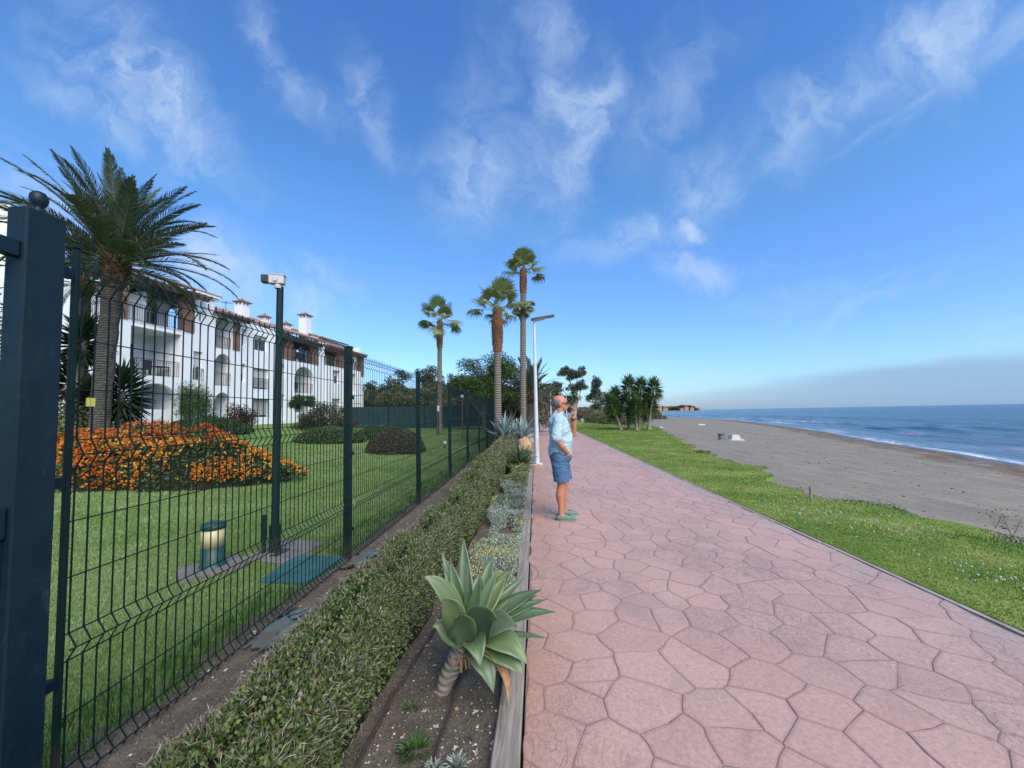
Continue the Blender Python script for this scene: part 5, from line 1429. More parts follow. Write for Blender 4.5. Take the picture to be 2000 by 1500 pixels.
def fan_mesh(seedv, pet=1.0, R=.75, droop=.5):
    r = np.random.default_rng(seedv); mb = MB()
    pts = [Vector((pet*s, 0, .04*sin(pi*s)-.10*s*s*pet)) for s in np.linspace(0, 1, 6)]
    mb.tube(pts, [.022, .018, .015, .013, .011, .009], 4, t=.6)
    c = pts[-1]; n = 30
    for k in range(n):
        a = radians(-125+250*k/(n-1)); l = R*(1-.22*(abs(a)/2.2)**2)*r.uniform(.9, 1.05); d = Vector((cos(a), sin(a), 0))
        S = Vector((-sin(a), cos(a), 0)); w0, w1 = .012, .040
        zf = .012*(1 if k % 2 else -1); dr = droop*r.uniform(.6, 1.3)
        p1 = c+d*l*.6+Vector((0, 0, zf-.06*l*dr)); p2 = c+d*l*(.86-.08*dr)+Vector((0, 0, -.22*l*dr)); p3 = c+d*l*(1-.22*dr)+Vector((0, 0, -.55*l*dr))
        t = float(np.clip(r.normal(.42, .18), 0, 1))
        mb.add([c-S*w0, c+S*w0, p1+S*w1, p1-S*w1, p2+S*.016, p2-S*.016, p3], [(0, 1, 2, 3), (3, 2, 4, 5), (5, 4, 6)], 0, t)
    return mb.build('fan_leaf', m_fan, data_only=True)
FN = [fan_mesh(1, .95, .80, .35), fan_mesh(2, .9, .8, .7), fan_mesh(3, 1.0, .75, 1.1), fan_mesh(4, .4, .5, .9)]
def fan_palm(loc, top, r_base, r_top, boot_from, bulge, label, scale=1.0, n=26, seedv=1, lower=None, emin=-30):
    e_ = empty('fan_palm', loc, label, 'palm tree', 'tall fan palms along the fence'); r = random.Random(seedv); T = Vector(top)
    P = lambda z: Vector((T.x*(z/T.z)**1.3 if z > 0 else 0, T.y*(z/T.z)**1.3 if z > 0 else 0, z))
    zs = np.linspace(-.1, boot_from, 22); mb = MB()
    mb.tube([P(z) for z in zs], [r_base*(1+.35*math.exp(-max(z, 0)*2.2))*(1-.12*max(0, z)/T.z)*(1+.02*(i % 2)) for i, z in enumerate(zs)], 14, jit=.03, rng=r)
    mb.build('trunk', m_bark, e_)
    mb = MB(); zs = np.linspace(boot_from, T.z, 12); H = T.z-boot_from
    rad = [r_base*.9+(bulge-r_base*.9)*sin(pi*min(1, .12+.80*((z-boot_from)/H)))**1.1 for z in zs]; rad[-1] = r_top
    mb.tube([P(z) for z in zs], rad, 12, jit=.06, rng=r, t=.4)
    N_ = int(95*H)
    for k in range(N_):
        q = k/N_; z = boot_from+H*q; a = k*2.39996; rr = float(np.interp(z, zs, rad)); c = P(z); o3 = Vector((cos(a), sin(a), 0)); S = Vector((-sin(a), cos(a), 0))
        b = c+o3*rr*.93; d = (o3*.75+Vector((0, 0, 1))).normalized(); l = .10*scale*r.uniform(.7, 1.3)
        mb.add([b-S*.045, b+S*.045, b+d*l+S*.018, b+d*l-S*.018, b+o3*.03], [(0, 1, 2, 3), (0, 4, 3), (1, 2, 4)], 0, r.random())
    mb.build('leaf_bases', m_boot, e_)
    for k in range(n):
        q = k/n; el = radians(82-(82-emin)*q+r.uniform(-9, 9)); az = k*2.39996+r.uniform(-.4, .4)
        me = FN[0 if q < .3 else (1 if q < .65 else 2)]
        o = link('fan_leaf', me, e_, P(T.z)+Vector((0, 0, -.05-.15*q)))
        R = Matrix.Rotation(az, 4, 'Z') @ Matrix.Rotation(-el, 4, 'Y') @ Matrix.Rotation(r.uniform(-.7, .7), 4, 'X')
        o.rotation_euler = R.to_euler(); o.scale = (scale*r.uniform(.85, 1.1),)*3
    if lower:
        for k in range(16):
            az = k*2.39996; z = lower-.5*r.random()
            o = link('fan_leaf', FN[3], e_, P(z)+Vector((cos(az)*.08, sin(az)*.08, 0)))
            R = Matrix.Rotation(az, 4, 'Z') @ Matrix.Rotation(-radians(r.uniform(-50, 15)), 4, 'Y') @ Matrix.Rotation(r.uniform(-.6, .6), 4, 'X')
            o.rotation_euler = R.to_euler(); o.scale = (scale*1.0,)*3
    return e_
fan_palm((-5.95, 23.25, lz(-5.95, 23.25)), (.12, -.2, 7.05), .155, .10, 5.3, .19, 'leftmost and lowest of the three fan palms, standing behind the fence', .95, 16, 11, emin=-35)
fan_palm((-1.60, 16.0, .05), (.08, -.2, 5.98), .155, .10, 4.05, .24, 'middle fan palm with swollen brown trunk top in front of the dense tree', .82, 20, 12, emin=-20)
fan_palm((-.66, 20.05, .05), (.18, -.2, 9.15), .165, .12, 7.8, .19, 'tallest fan palm, rightmost of the three, with a second tuft below its crown', .78, 19, 13, lower=7.4, emin=-10)

# ================================================================== yuccas
m_yuc = foliage('yucca_blade', [(0.045, 0.090, 0.024), (0.085, 0.150, 0.042), (0.140, 0.215, 0.070)], .45, .15)
m_ytr = simple('yucca_trunk_bark', (0.23, 0.195, 0.15), .95, var=.35, scale=8, bstr=.8, bscale=20, bdist=.03)
def yucca_head(seedv, n=110, L=.62, W=.045, down=-40):
    r = np.random.default_rng(seedv); k = np.arange(n); az = k*2.39996; el = np.radians(80-(80-down)*(k/n)**.9+r.uniform(-8, 8, n))
    Dr = np.stack([np.cos(az)*np.cos(el), np.sin(az)*np.cos(el), np.sin(el)], 1); C = Dr*.05+np.array([0, 0, .75])*(1-k/n)[:, None]-np.array([0, 0, .50])
    Nr = unit(np.array([0, 0, 1])-Dr*Dr[:, 2:3]+.001)
    V, F = leafarrays(C, Dr, Nr, L*r.uniform(.8, 1.05, n), W, .2, .10)
    return fastmesh('leaf_rosette', V, F, m_yuc, np.repeat(np.clip(r.normal(.45, .22, n), 0, 1), 4))
YH = [yucca_head(s, 210, L=.80, W=.070) for s in (1, 2, 3)]
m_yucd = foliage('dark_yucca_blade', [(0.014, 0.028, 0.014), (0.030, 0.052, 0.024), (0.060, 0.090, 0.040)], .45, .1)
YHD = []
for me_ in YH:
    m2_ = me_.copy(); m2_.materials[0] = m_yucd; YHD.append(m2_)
def yucca(loc, trunks, label, group=None, cat='yucca', dark=False):
    e_ = empty('yucca', loc, label, cat, group)
    for i, (bx, by, tx, ty, tz, r0_, sc_y) in enumerate(trunks):
        pts = [Vector((bx+(tx-bx)*s**1.2, by+(ty-by)*s**1.2, tz*s-.08)) for s in np.linspace(0, 1, 10)]
        mb = MB(); mb.tube(pts, [r0_*(1.5-.5*min(1, s*5))*(1-.35*s) for s in np.linspace(0, 1, 10)], 9, jit=.08, rng=rnd); mb.build('trunk', m_ytr, e_)
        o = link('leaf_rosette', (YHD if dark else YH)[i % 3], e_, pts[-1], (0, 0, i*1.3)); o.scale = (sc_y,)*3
    return e_
gy = 'yuccas standing together on the right verge'
def Y3(px_, x0, y0, z, dx=0, s=1.0, lab=''):
    yucca((x0, y0, .0), [(0, 0, dx, 0, z, .10, s)]+([(0.05, .1, dx*.4-.25, .2, z*.62, .07, s*.85)]), lab, gy)
Y3(0, 7.55, 31.5, 3.55, .15, 1.15, 'tallest yucca left of the middle of the verge clump')
Y3(0, 8.45, 31.8, 3.45, .30, 1.1, 'tall yucca at the middle right of the verge clump')
Y3(0, 9.05, 31.2, 3.35, .55, 1.1, 'rightmost yucca of the verge clump nearest the beach')
Y3(0, 7.0, 31.9, 2.75, -.35, 1.1, 'yucca leaning left at the left side of the verge clump')
Y3(0, 6.9, 31.3, 2.15, -.75, 1.0, 'lowest leftmost yucca of the verge clump')
Y3(0, 8.0, 30.8, 2.0, .0, 1.0, 'short yucca in front of the middle of the verge clump')
Y3(0, 9.35, 31.9, 2.0, .3, .85, 'short yucca behind the rightmost trunk of the verge clump')
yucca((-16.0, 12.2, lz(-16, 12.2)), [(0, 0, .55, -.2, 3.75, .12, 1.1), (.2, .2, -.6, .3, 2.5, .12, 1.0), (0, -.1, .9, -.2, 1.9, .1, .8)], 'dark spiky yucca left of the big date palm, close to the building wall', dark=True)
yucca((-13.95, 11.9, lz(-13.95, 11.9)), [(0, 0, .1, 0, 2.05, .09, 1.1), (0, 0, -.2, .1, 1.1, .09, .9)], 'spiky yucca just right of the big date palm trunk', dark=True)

# ================================================================== trees, shrubs
m_tb = simple('tree_bark', (0.17, 0.135, 0.105), .95, var=.35, scale=5, bstr=.6)
m_eucb = simple('pale_eucalypt_bark', (0.36, 0.30, 0.24), .9, var=.3, scale=4)
m_euc = foliage('eucalypt_leaf', [(0.045, 0.062, 0.036), (0.085, 0.105, 0.060), (0.150, 0.145, 0.090)], .6, .15)
m_dense = foliage('dense_leaf', [(0.032, 0.062, 0.018), (0.068, 0.115, 0.030), (0.120, 0.170, 0.048)], .5, .15)
m_olive = foliage('olive_leaf', [(0.075, 0.088, 0.036), (0.140, 0.150, 0.060), (0.210, 0.200, 0.090)], .6, .15)
m_grey = foliage('dry_brush', [(0.08, 0.070, 0.050), (0.14, 0.12, 0.085), (0.19, 0.165, 0.12)], .8, .05)
m_brown = foliage('brownish_leaf', [(0.035, 0.030, 0.018), (0.075, 0.065, 0.035), (0.13, 0.105, 0.055)], .7, .1)
m_red = foliage('dark_red_leaf', [(0.035, 0.012, 0.014), (0.075, 0.025, 0.025), (0.05, 0.05, 0.02)], .6, .1)
m_green = foliage('shrub_leaf', [(0.025, 0.055, 0.014), (0.050, 0.095, 0.022), (0.090, 0.140, 0.040)], .5, .2)
def tree(name, loc, blobs_, nleaf, lsize, leafm, barkm, label, cat, trunk_r=.12, group=None, seedv=1, clump=.35, sub=14, trunk_h=None, hang=0.0, fork=.45):
    """blobs_: (dx,dy,dz, rx,ry,rz)"""
    r = np.random.default_rng(seedv); rr = random.Random(seedv)
    e_ = empty(name, loc, label, cat, group)
    b = np.array(blobs_, float); cz = b[:, 2].min()
    th = trunk_h if trunk_h is not None else max(.2, cz*fork)
    if trunk_r:
        mb = MB(); f0 = Vector((rr.uniform(-.1, .1)*th, 0, th))
        mb.tube([Vector((0, 0, -.1)), Vector((f0.x*.4, 0, th*.5)), f0], [trunk_r*1.3, trunk_r*1.02, trunk_r*.9], 8)
    cen = []; w = b[:, 3]*b[:, 4]*b[:, 5]; w = (w**.67); w /= w.sum()
    for i, (dx, dy, dz, rx, ry, rz) in enumerate(b):
        if trunk_r:
            t = Vector((dx, dy, dz)); m_ = f0.lerp(t, .5)+Vector((rr.uniform(-.1, .1), rr.uniform(-.1, .1), rr.uniform(-.05, .15)))*t.length*.4
            mb.tube([f0-Vector((0, 0, .1*th)), m_, t], [trunk_r*.7, trunk_r*.42, trunk_r*.2], 6)
        for k in range(sub):
            a = r.normal(size=3); a /= np.linalg.norm(a); q = r.uniform(.55, .95)
            c = np.array([dx+a[0]*rx*q, dy+a[1]*ry*q, dz+a[2]*rz*q]); cen.append((c, i, w[i]))
            if trunk_r and k % 2 == 0: mb.tube([t, t.lerp(Vector(c), .6)+Vector((0, 0, .06)), Vector(c)], [trunk_r*.17, trunk_r*.10, trunk_r*.04], 4)
    if trunk_r: mb.build('trunk', barkm, e_)
    cc_ = np.array([c for c, _, _ in cen]); wi = np.array([x for _, _, x in cen]); wi /= wi.sum(); bi = np.array([i for _, i, _ in cen])
    k = r.choice(len(cen), nleaf, p=wi); R = b[bi[k], 3:6]*clump
    g_ = r.normal(size=(nleaf, 3)); g_ = unit(g_)*(r.random(nleaf)**.45)[:, None]
    C = cc_[k]+g_*R; C[:, 2] = np.maximum(C[:, 2], .02)
    Dr = unit(g_+r.normal(size=(nleaf, 3))*.6+np.array([0, 0, -hang])); Nr = unit(r.normal(size=(nleaf, 3))*.8+np.array([0, 0, .8]))
    ct = r.normal(0, .16, len(cen))
    leaves('crown', C, Dr, Nr, r.uniform(lsize*.7, lsize*1.3, nleaf), lsize*.48, leafm, e_, np.clip(r.normal(.45, .20, nleaf)+ct[k], 0, 1))
    return e_
# right hand eucalypts beyond the path bend
tree('eucalyptus_tree', (5.6, 55, .0), [(-.8, 0, 6.7, 1.6, 1.2, .9), (.5, 0, 7.2, 1.4, 1.2, .8), (-2.4, 0, 5.0, 1.2, 1, .6), (1.2, 0, 5.4, 1.0, .9, .8), (-.2, 0, 4.9, 1.0, .9, .7), (-1.0, 0, 7.5, .9, .8, .5), (-.3, 0, 3.3, 1.4, 1, .9)],
     11000, .22, m_euc, m_eucb, 'spreading eucalyptus with flat-topped open crown behind the man', 'tree', .20, 'eucalypts beyond the bend of the path', 2, .40, 9, 1.8)
tree('eucalyptus_tree', (8.8, 56, .0), [(.1, 0, 5.6, .9, .8, .9), (.3, 0, 4.4, .8, .8, .8), (1.3, 0, 3.7, 1.0, .8, .7), (-.5, 0, 3.4, .8, .7, .7), (.2, 0, 2.6, 1.2, .9, .7)],
     6500, .21, m_euc, m_eucb, 'smaller eucalyptus leaning right beside the yellow green bushes', 'tree', .14, 'eucalypts beyond the bend of the path', 3, .46, 9, 1.4)
tree('eucalyptus_tree', (2.4, 58, .0), [(0, 0, 4.0, 1.6, 1.2, 1.2), (1.4, 0, 3.0, 1.4, 1, 1.0), (-1.4, 0, 3.4, 1.2, 1, 1.0), (.6, 0, 5.6, 1.0, .8, .6), (2.4, 0, 2.4, 1.2, .8, .9)],
     5200, .2, m_grey, m_eucb, 'grey thinly leaved tree low behind the street lamp', 'tree', .15, None, 4, .4, 8, 1.0)
tree('street_bush', (8.6, 50, -.1), [(0, 0, 1.0, 1.4, 1.2, 1.1), (1.8, .4, .8, 1.3, 1.2, .9), (-1.2, .3, .7, 1.2, 1, .8), (3.3, .8, .6, 1.2, 1, .7)], 7000, .17, m_olive, m_tb, 'yellow green reedy bush on the right beyond the grass verge', 'bush', 0, None, 5, .5, 10, hang=-.6)
tree('dark_bush', (8.3, 46.5, -.1), [(0, 0, .5, 1.0, .9, .6), (1.2, 0, .4, 1.0, .8, .5)], 3000, .13, m_dense, m_tb, 'dark low bush in front of the yellow green reedy bush', 'bush', 0, None, 6, .5, 8)
tree('dune_bush', (10.5, 44, -.15), [(0, 0, .5, 1.6, 1, .5), (1.5, 0, .4, 1.2, .8, .4), (-1.3, .4, .6, 1.2, .8, .6)], 3500, .14, m_grey, m_tb, 'dry grey brown scrub behind the yuccas', 'bush', 0, None, 7, .5, 8)
# wall of trees behind and left
tree('dense_tree', (-3.7, 27.8, .1), [(-.9, 0, 4.2, 1.5, 1.2, 1.2), (.5, 0, 4.7, 1.6, 1.2, 1.2), (1.7, 0, 4.0, 1.4, 1.1, 1.2), (-1.7, 0, 3.3, 1.2, 1, 1.0), (-.2, -.3, 3.2, 1.3, 1.1, .9), (1.2, -.2, 2.6, 1.2, 1, .7)],
     24000, .15, m_dense, m_tb, 'dense dark green broadleaf tree behind the middle fan palm', 'tree', .20, None, 8, .42, 16, 1.2)
tree('brushy_tree', (-1.9, 29.2, .1), [(0, 0, 2.8, 1.8, 1.2, 1.0), (1.2, 0, 2.4, 1.4, 1.1, 1.0), (-1.4, 0, 2.0, 1.4, 1.1, .8), (.6, 0, 3.7, 1.0, .9, .6), (2.4, .2, 1.5, 1.3, 1, 1.2)],
     8000, .17, m_grey, m_tb, 'brownish bushy tree behind the tallest fan palm', 'tree', .15, None, 9, .45, 12, .8)
tree('round_tree', (-7.0, 36, .5), [(0, 0, 3.2, 1.2, 1, 1.0), (.9, 0, 2.7, 1.0, 1, .8), (-.8, 0, 4.2, .8, .7, .7), (1.2, 0, 4.0, .7, .7, .6)], 4200, .19, m_euc, m_eucb, 'slender pale barked tree between the left fan palm and the dense tree', 'tree', .12, None, 10, .38, 8, 1.2)
bx = [(-15.5, 38, 4.2, m_euc, 'open grey green tree at the end of the building'), (-12.6, 37, 4.8, m_euc, 'grey green tree rising highest left of the second fence post'), (-10.2, 39, 5.6, m_euc, 'thin crowned tree left of the leftmost fan palm'),
      (-12.0, 33, 3.2, m_olive, 'olive coloured tree directly above the court screen, left one'), (-9.2, 34, 3.3, m_olive, 'olive coloured tree above the court screen beside the leftmost fan palm'), (-6.0, 34, 3.0, m_brown, 'brownish shrub tree above the court screen right of the leftmost fan palm'),
      (-18.8, 44, 3.4, m_olive, 'low tree just beyond the far corner of the building')]
for i, (x, y, h, mm, lab) in enumerate(bx):
    rb2 = random.Random(70+i)
    bl_ = [(rb2.uniform(-1.5, 1.5), rb2.uniform(-.6, .6), h*rb2.uniform(.45, 1.0), rb2.uniform(.8, 1.4), 1.0, rb2.uniform(.6, 1.0)) for _ in range(7)]
    tree('park_tree', (x, y, lz(x, y)-.2), bl_, 5200, .20, mm, m_tb, lab, 'tree', .12, 'trees beyond the lawn', 80+i, .36, 8, h*.3)
# far wooded land closing the view behind everything on the left
rw = np.random.default_rng(90); n = 60000; 
x = rw.uniform(-75, 4, n); y = 62+rw.uniform(0, 10, n)-x*.15; hh = (3.6+fbm(x*.16, x*0+3, 4)*4.6)*rw.random(n)**.6
C = np.stack([x, y, hh], 1); Dr = unit(rw.normal(size=(n, 3))); Nr = unit(rw.normal(size=(n, 3)))
setp(leaves('far_woodland', C, Dr, Nr, .55, .30, m_olive, None, np.clip(rw.normal(.45, .2, n)+(vnoise(x*.35, y*.2)-.5)*.5, 0, 1)), kind='stuff', label='far off woodland beyond the lawn')
rw = np.random.default_rng(91); n = 16000
x = rw.uniform(8, 27, n); y = 74+rw.uniform(0, 8, n)+(x-8)*.3; hh = -.3+(1.9+fbm(x*.4, y*.1, 4)*1.3)*rw.random(n)**.6*np.clip((27.5-x)/4, .15, 1)
setp(leaves('dune_scrub', np.stack([x, y, hh], 1), unit(rw.normal(size=(n, 3))), unit(rw.normal(size=(n, 3))), .32, .16, m_grey, None, np.clip(rw.normal(.6, .2, n), 0, 1)), kind='stuff', label='dry scrub on the low dunes beyond the yuccas')
# low edge between path end and trees
tree('verge_shrub', (-1.9, 40, 0), [(0, 0, .9, 1.0, 3, .9), (.8, 6, 1.0, 1.0, 3, 1.0), (0.3, -5, .7, .8, 3, .7)], 7000, .16, m_brown, m_tb, 'brown green shrubs along the left of the path in the distance', 'bush', 0, None, 12, .5, 12)

# garden shrubs in front of the building
tree('dark_tree', (-20.8, 12.4, lz(-20.8, 12.4)), [(0, 0, 2.2, 1.3, 1.3, 1.6), (.1, 0, 4.6, 1.2, 1.2, 1.5), (0, 0, 6.6, .9, .9, 1.1), (0, 0, .9, 1.4, 1.4, 1.0)], 9000, .16, m_dense, m_tb, 'tall dark tree glimpsed left of the gate post under the far tower', 'tree', .14, None, 20, .5, 18, 1.2)
tree('clipped_ball_tree', (-21.5, 22.6, lz(-21.5, 22.6)), [(0, 0, 1.75, .85, .85, 1.0)], 6500, .10, m_dense, m_tb, 'dark clipped round shrub tree against the white wall', 'tree', .06, None, 21, .5, 40, .6)
tree('umbrella_tree', (-16.0, 25.1, lz(-16, 25)), [(0, 0, 1.9, .75, .6, .35), (-.5, 0, 1.6, .4, .4, .3), (.55, 0, 1.75, .4, .4, .3)], 4200, .10, m_green, m_tb, 'small bright green flat-crowned tree below the large arched balcony', 'tree', .05, None, 22, .45, 12, .9)
tree('red_shrub', (-18.6, 22.9, lz(-18.6, 22.9)), [(0, 0, .75, .85, .7, .8)], 4200, .10, m_red, m_tb, 'dark reddish rounded shrub in front of the building', 'shrub', 0, None, 23, .5, 14)
tree('brown_shrub', (-13.0, 23.3, lz(-13, 23.3)), [(0, 0, .9, 1.3, 1, .8), (-.9, 0, .6, .9, .7, .6), (.9, 0, .7, .9, .7, .7)], 6500, .12, m_brown, m_tb, 'broad olive brown shrub left of the second fence post', 'shrub', .05, None, 24, .45, 14, .3)
tree('dark_shrub', (-15.6, 24.2, lz(-15.6, 24.2)), [(0, 0, .45, .8, .6, .45)], 3000, .09, m_dense, m_tb, 'low dark shrub under the flat-crowned tree', 'shrub', 0, None, 25, .5, 14)
tree('leafy_shrub', (-20.2, 23.5, lz(-20.2, 23.5)), [(0, 0, .5, .8, .6, .55), (-.9, 0, .4, .5, .5, .4)], 2600, .09, m_green, m_tb, 'small green shrub between the clipped round tree and the red shrub', 'shrub', 0, None, 26, .5, 12)
tree('thin_shrub', (-14.2, 15.0, lz(-14.2, 15)), [(0, 0, .9, .5, .4, .5), (-.5, 0, 1.3, .3, .3, .3), (.5, 0, 1.2, .3, .3, .3)], 380, .11, m_green, m_tb, 'thin sparse green sapling rising behind the orange flowers', 'shrub', .02, None, 27, .5, 6, .3)
tree('yellow_shrub', (-15.2, 11.0, lz(-15.2, 11)), [(0, 0, .8, .9, .7, .6), (.6, -.4, .4, .7, .6, .5)], 3200, .13, m_olive, m_tb, 'yellow green fern-like shrub at the foot of the left yucca', 'shrub', 0, None, 28, .5, 12)
tree('burgundy_shrub', (-15.6, 12.6, lz(-15.6, 12.6)), [(0, 0, 1.5, .9, .7, .8)], 2600, .12, m_red, m_tb, 'dark burgundy shrub between the left yucca and the date palm trunk', 'shrub', .04, None, 29, .5, 12)
tree('pink_shrub', (-14.4, 24.4, lz(-14.4, 24.4)), [(0, 0, .4, .45, .4, .35)], 900, .09, foliage('pink_bloom', [(0.09, 0.03, 0.04), (0.20, 0.06, 0.10), (0.08, 0.09, 0.03)], .6, .1), m_tb, 'small magenta flowering shrub beside the broad brown shrub', 'shrub', 0, None, 30, .5, 10)
def lowdome(name, x, y, rx, ry, h, mat, n, L, lab, seedv, cat='hedge'):
    r = np.random.default_rng(seedv); a = r.uniform(0, 6.28, n); q = np.sqrt(r.random(n)); z0 = lz(x, y)
    X = np.cos(a)*q*rx; Y = np.sin(a)*q*ry; Z = h*np.maximum(0, 1-q**2.6)**.7*(.86+.28*fbm(X*1.7+seedv, Y*1.7, 3))-r.random(n)*.06
    Nn = unit(np.stack([np.cos(a)*q*1.2, np.sin(a)*q*1.2, np.full(n, .7)], 1)); Dr = unit(Nn*.6+r.normal(size=(n, 3))*.7); Nr = unit(Nn+r.normal(size=(n, 3))*.6)
    e_ = empty(name, (x, y, z0), lab, cat)
    leaves('foliage', np.stack([X, Y, Z], 1), Dr, Nr, r.uniform(L*.7, L*1.3, n), L*.55, mat, e_)
    mb = MB(); mb.lathe([(.93, -.1), (.93, .05), (.8, .45), (.5, .72), (.02, .84)], 24); mb.v = [(v[0]*rx, v[1]*ry, v[2]*h) for v in mb.v]
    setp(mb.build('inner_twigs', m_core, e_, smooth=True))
    return e_
lowdome('clipped_shrub', -17.6, 19.3, 2.5, 1.3, .75, m_green, 14000, .08, 'long low clipped green shrub in front of the building entrance', 31)
lowdome('clipped_shrub', -16.2, 16.9, 1.5, 1.0, .38, m_dense, 7000, .07, 'low dark clipped shrub just right of the flower bed top', 32)
lowdome('clipped_shrub', -9.3, 16.7, 1.6, 1.2, .62, m_dense, 12000, .07, 'round dark green clipped shrub left of the second fence post', 33)
lowdome('clipped_shrub', -7.9, 19.3, 1.7, 1.2, .55, m_green, 9000, .08, 'flat green clipped shrub behind the brownish dome shrub', 36)
lowdome('dome_shrub', -5.1, 13.6, 1.05, 1.0, .80, m_brown, 15000, .06, 'brownish rounded dome shrub just behind the fence', 34)
# orange flower bed
m_fb = foliage('lantana_leaf', [(0.022, 0.045, 0.012), (0.045, 0.080, 0.020), (0.080, 0.120, 0.035)], .5, .15)
m_or = foliage('orange_petals', [(0.40, 0.045, 0.010), (0.56, 0.120, 0.012), (0.64, 0.230, 0.020), (0.66, 0.42, 0.06)], .6, .25)
FB = empty('flower_bed', (-8.0, 8.0, lz(-8, 8)), 'large mound of orange and yellow lantana flowers on the lawn', 'flower bed')
rf = np.random.default_rng(55)
fbb = np.array([(-9.3, 8.5, 1.9, 1.7, 1.15), (-8.1, 8.0, 1.7, 1.5, 1.05), (-7.2, 7.7, 1.3, 1.15, .85), (-6.5, 7.85, 1.0, .8, .55), (-5.9, 8.0, .75, .55, .32), (-8.6, 7.2, 1.2, .9, .7), (-10.6, 8.4, 1.2, 1.2, .9), (-5.4, 8.1, .35, .3, .18)])
def fbz(x, y):
    z = np.zeros_like(x)
    for bx_, by_, rx, ry, h in fbb:
        q = ((x-bx_)/rx)**2+((y-by_)/ry)**2; z = np.maximum(z, h*np.maximum(0, 1-q**1.3)**.6)
    return z*(.62+.50*fbm(x*1.15+4, y*1.15, 4)+.26*fbm(x*4.3, y*4.3, 2))
def fb_pts(n, off):
    x = rf.uniform(-12, -4.9, n*3); y = rf.uniform(5.9, 10.3, n*3); z = fbz(x, y); k = z > .03
    x, y, z = x[k][:n*2], y[k][:n*2], z[k][:n*2]
    # side faces get more points: pull random ones down the flank
    d = rf.random(len(x)); gx = (fbz(x+.05, y)-fbz(x-.05, y))/.1; gy = (fbz(x, y+.05)-fbz(x, y-.05))/.1
    w = np.sqrt(1+gx**2+gy**2); keep = rf.random(len(x)) < w/3.2
    Nn = unit(np.stack([-gx, -gy, np.ones(len(x))], 1))
    P = np.stack([x+8.0, y-8.0, z+off], 1)
    return P[keep], Nn[keep]
P, Nn = fb_pts(26000, -.03); n = len(P)
setp(leaves('foliage', P-Nn*rf.random((n, 1))*.10, unit(Nn*.5+rf.normal(size=(n, 3))*.7), unit(Nn+rf.normal(size=(n, 3))*.6), rf.uniform(.05, .10, n), .04, m_fb, FB), kind='stuff')
P, Nn = fb_pts(13000, .0); pat = fbm(P[:, 0]*2.2+3, P[:, 1]*2.2, 3); k = rf.random(len(P)) < np.clip((pat-.33)*4.5, .12, .95); P, Nn, pat = P[k], Nn[k], pat[k]; n = len(P)
yel = np.clip((P[:, 0]-0.3)/3.0, 0, 1)
tv = np.clip(rf.normal(.42, .26, n)+yel*.38+(fbm(P[:, 0]*1.1, P[:, 1]*1.1, 2)-.5)*.5, 0, 1)
V_, F__, T_ = [], [], []
for j in range(3):  # each bloom is three crossed petals
    a = j*2.1; Dq = unit(Nn*.8+rf.normal(size=(n, 3))*.7); V1, F1 = leafarrays(P+rf.normal(size=(n, 3))*.012, Dq, unit(Nn+rf.normal(size=(n, 3))*.7), rf.uniform(.035, .065, n), .045, .1)
    F__.append(F1+len(V1)*j); V_.append(V1); T_.append(np.repeat(tv, 4))
P2, N2 = fb_pts(1500, .02); P2 = P2[:420]; N2 = N2[:420]; n2_ = len(P2)
setp(leaves('sprigs', P2, unit(N2*.7+rf.normal(size=(n2_, 3))*.35+np.array([0, 0, .4])), unit(rf.normal(size=(n2_, 3))), rf.uniform(.12, .28, n2_), .022, m_fb, FB), kind='stuff')
setp(link('blooms', fastmesh('blooms', np.concatenate(V_), np.concatenate(F__), m_or, np.concatenate(T_)), FB), kind='stuff')
xs_ = np.linspace(-12, -4.9, 60); ys_ = np.linspace(5.9, 10.3, 44); X, Y = np.meshgrid(xs_, ys_); Z = fbz(X, Y)*.88-.08; Z = np.where(Z < .12, -.6, Z)
V = np.stack([X+8, Y-8, Z], -1).reshape(-1, 3); i = (np.arange(43)[:, None]*60+np.arange(59)[None]).ravel()
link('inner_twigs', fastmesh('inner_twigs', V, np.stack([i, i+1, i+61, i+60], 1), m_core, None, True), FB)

# ================================================================== street lamps
m_lampw = simple('light_grey_paint', (0.56, 0.57, 0.58), .45, var=.04)
m_panel = simple('dark_solar_panel', (0.10, 0.095, 0.10), .25, var=.1)
def street_lamp(x, y, lab, h=4.25, tilt=radians(8), z=0.0):
    L_ = empty('street_lamp', (x, y, z), lab, 'street lamp', 'solar street lamps along the path')
    mb = MB(); mb.box((-.16, -.13, -.01), (.16, .13, .03)); mb.build('base_plate', m_lampw, L_, bevel=.004)
    mb = MB(); mb.tube([(0, 0, .031), (0, 0, .95), (0, 0, h-.02)], [.068, .060, .036], 16); mb.build('pole_shaft', m_lampw, L_, smooth=False)
    mb = MB(); mb.box((.02, -.066, .35), (.055, -.055, .75)); mb.build('service_door', m_lampw, L_)
    mb = MB(); mb.cbox((.25, 0, h+.06), (.70, .30, .045), rot=Euler((radians(4), -tilt, 0))); hd = mb.build('solar_panel', m_panel, L_, bevel=.006)
    mb = MB(); mb.cbox((.14, 0, h+.005), (.34, .20, .035), rot=Euler((0, -tilt, 0))); mb.build('lamp_head', m_lampw, L_)
    mb = MB(); mb.tube([(0, 0, h-.02), (0, 0, h+.02)], .045, 10); mb.build('bracket', m_lampw, L_)
    return L_
street_lamp(.02, 11.15, 'nearest light grey street lamp standing behind the man at the path edge')
street_lamp(.05, 27.0, 'second street lamp, its pole just left of the nearest lamp pole', 4.2)
street_lamp(1.75, 43, 'third street lamp, seen just left of the man\'s head', 3.9)
street_lamp(3.95, 48.5, 'fourth street lamp, seen just right of the man\'s face', 3.8)
street_lamp(6.0, 60, 'farthest street lamp among the trees right of the man\'s hand', 3.4)
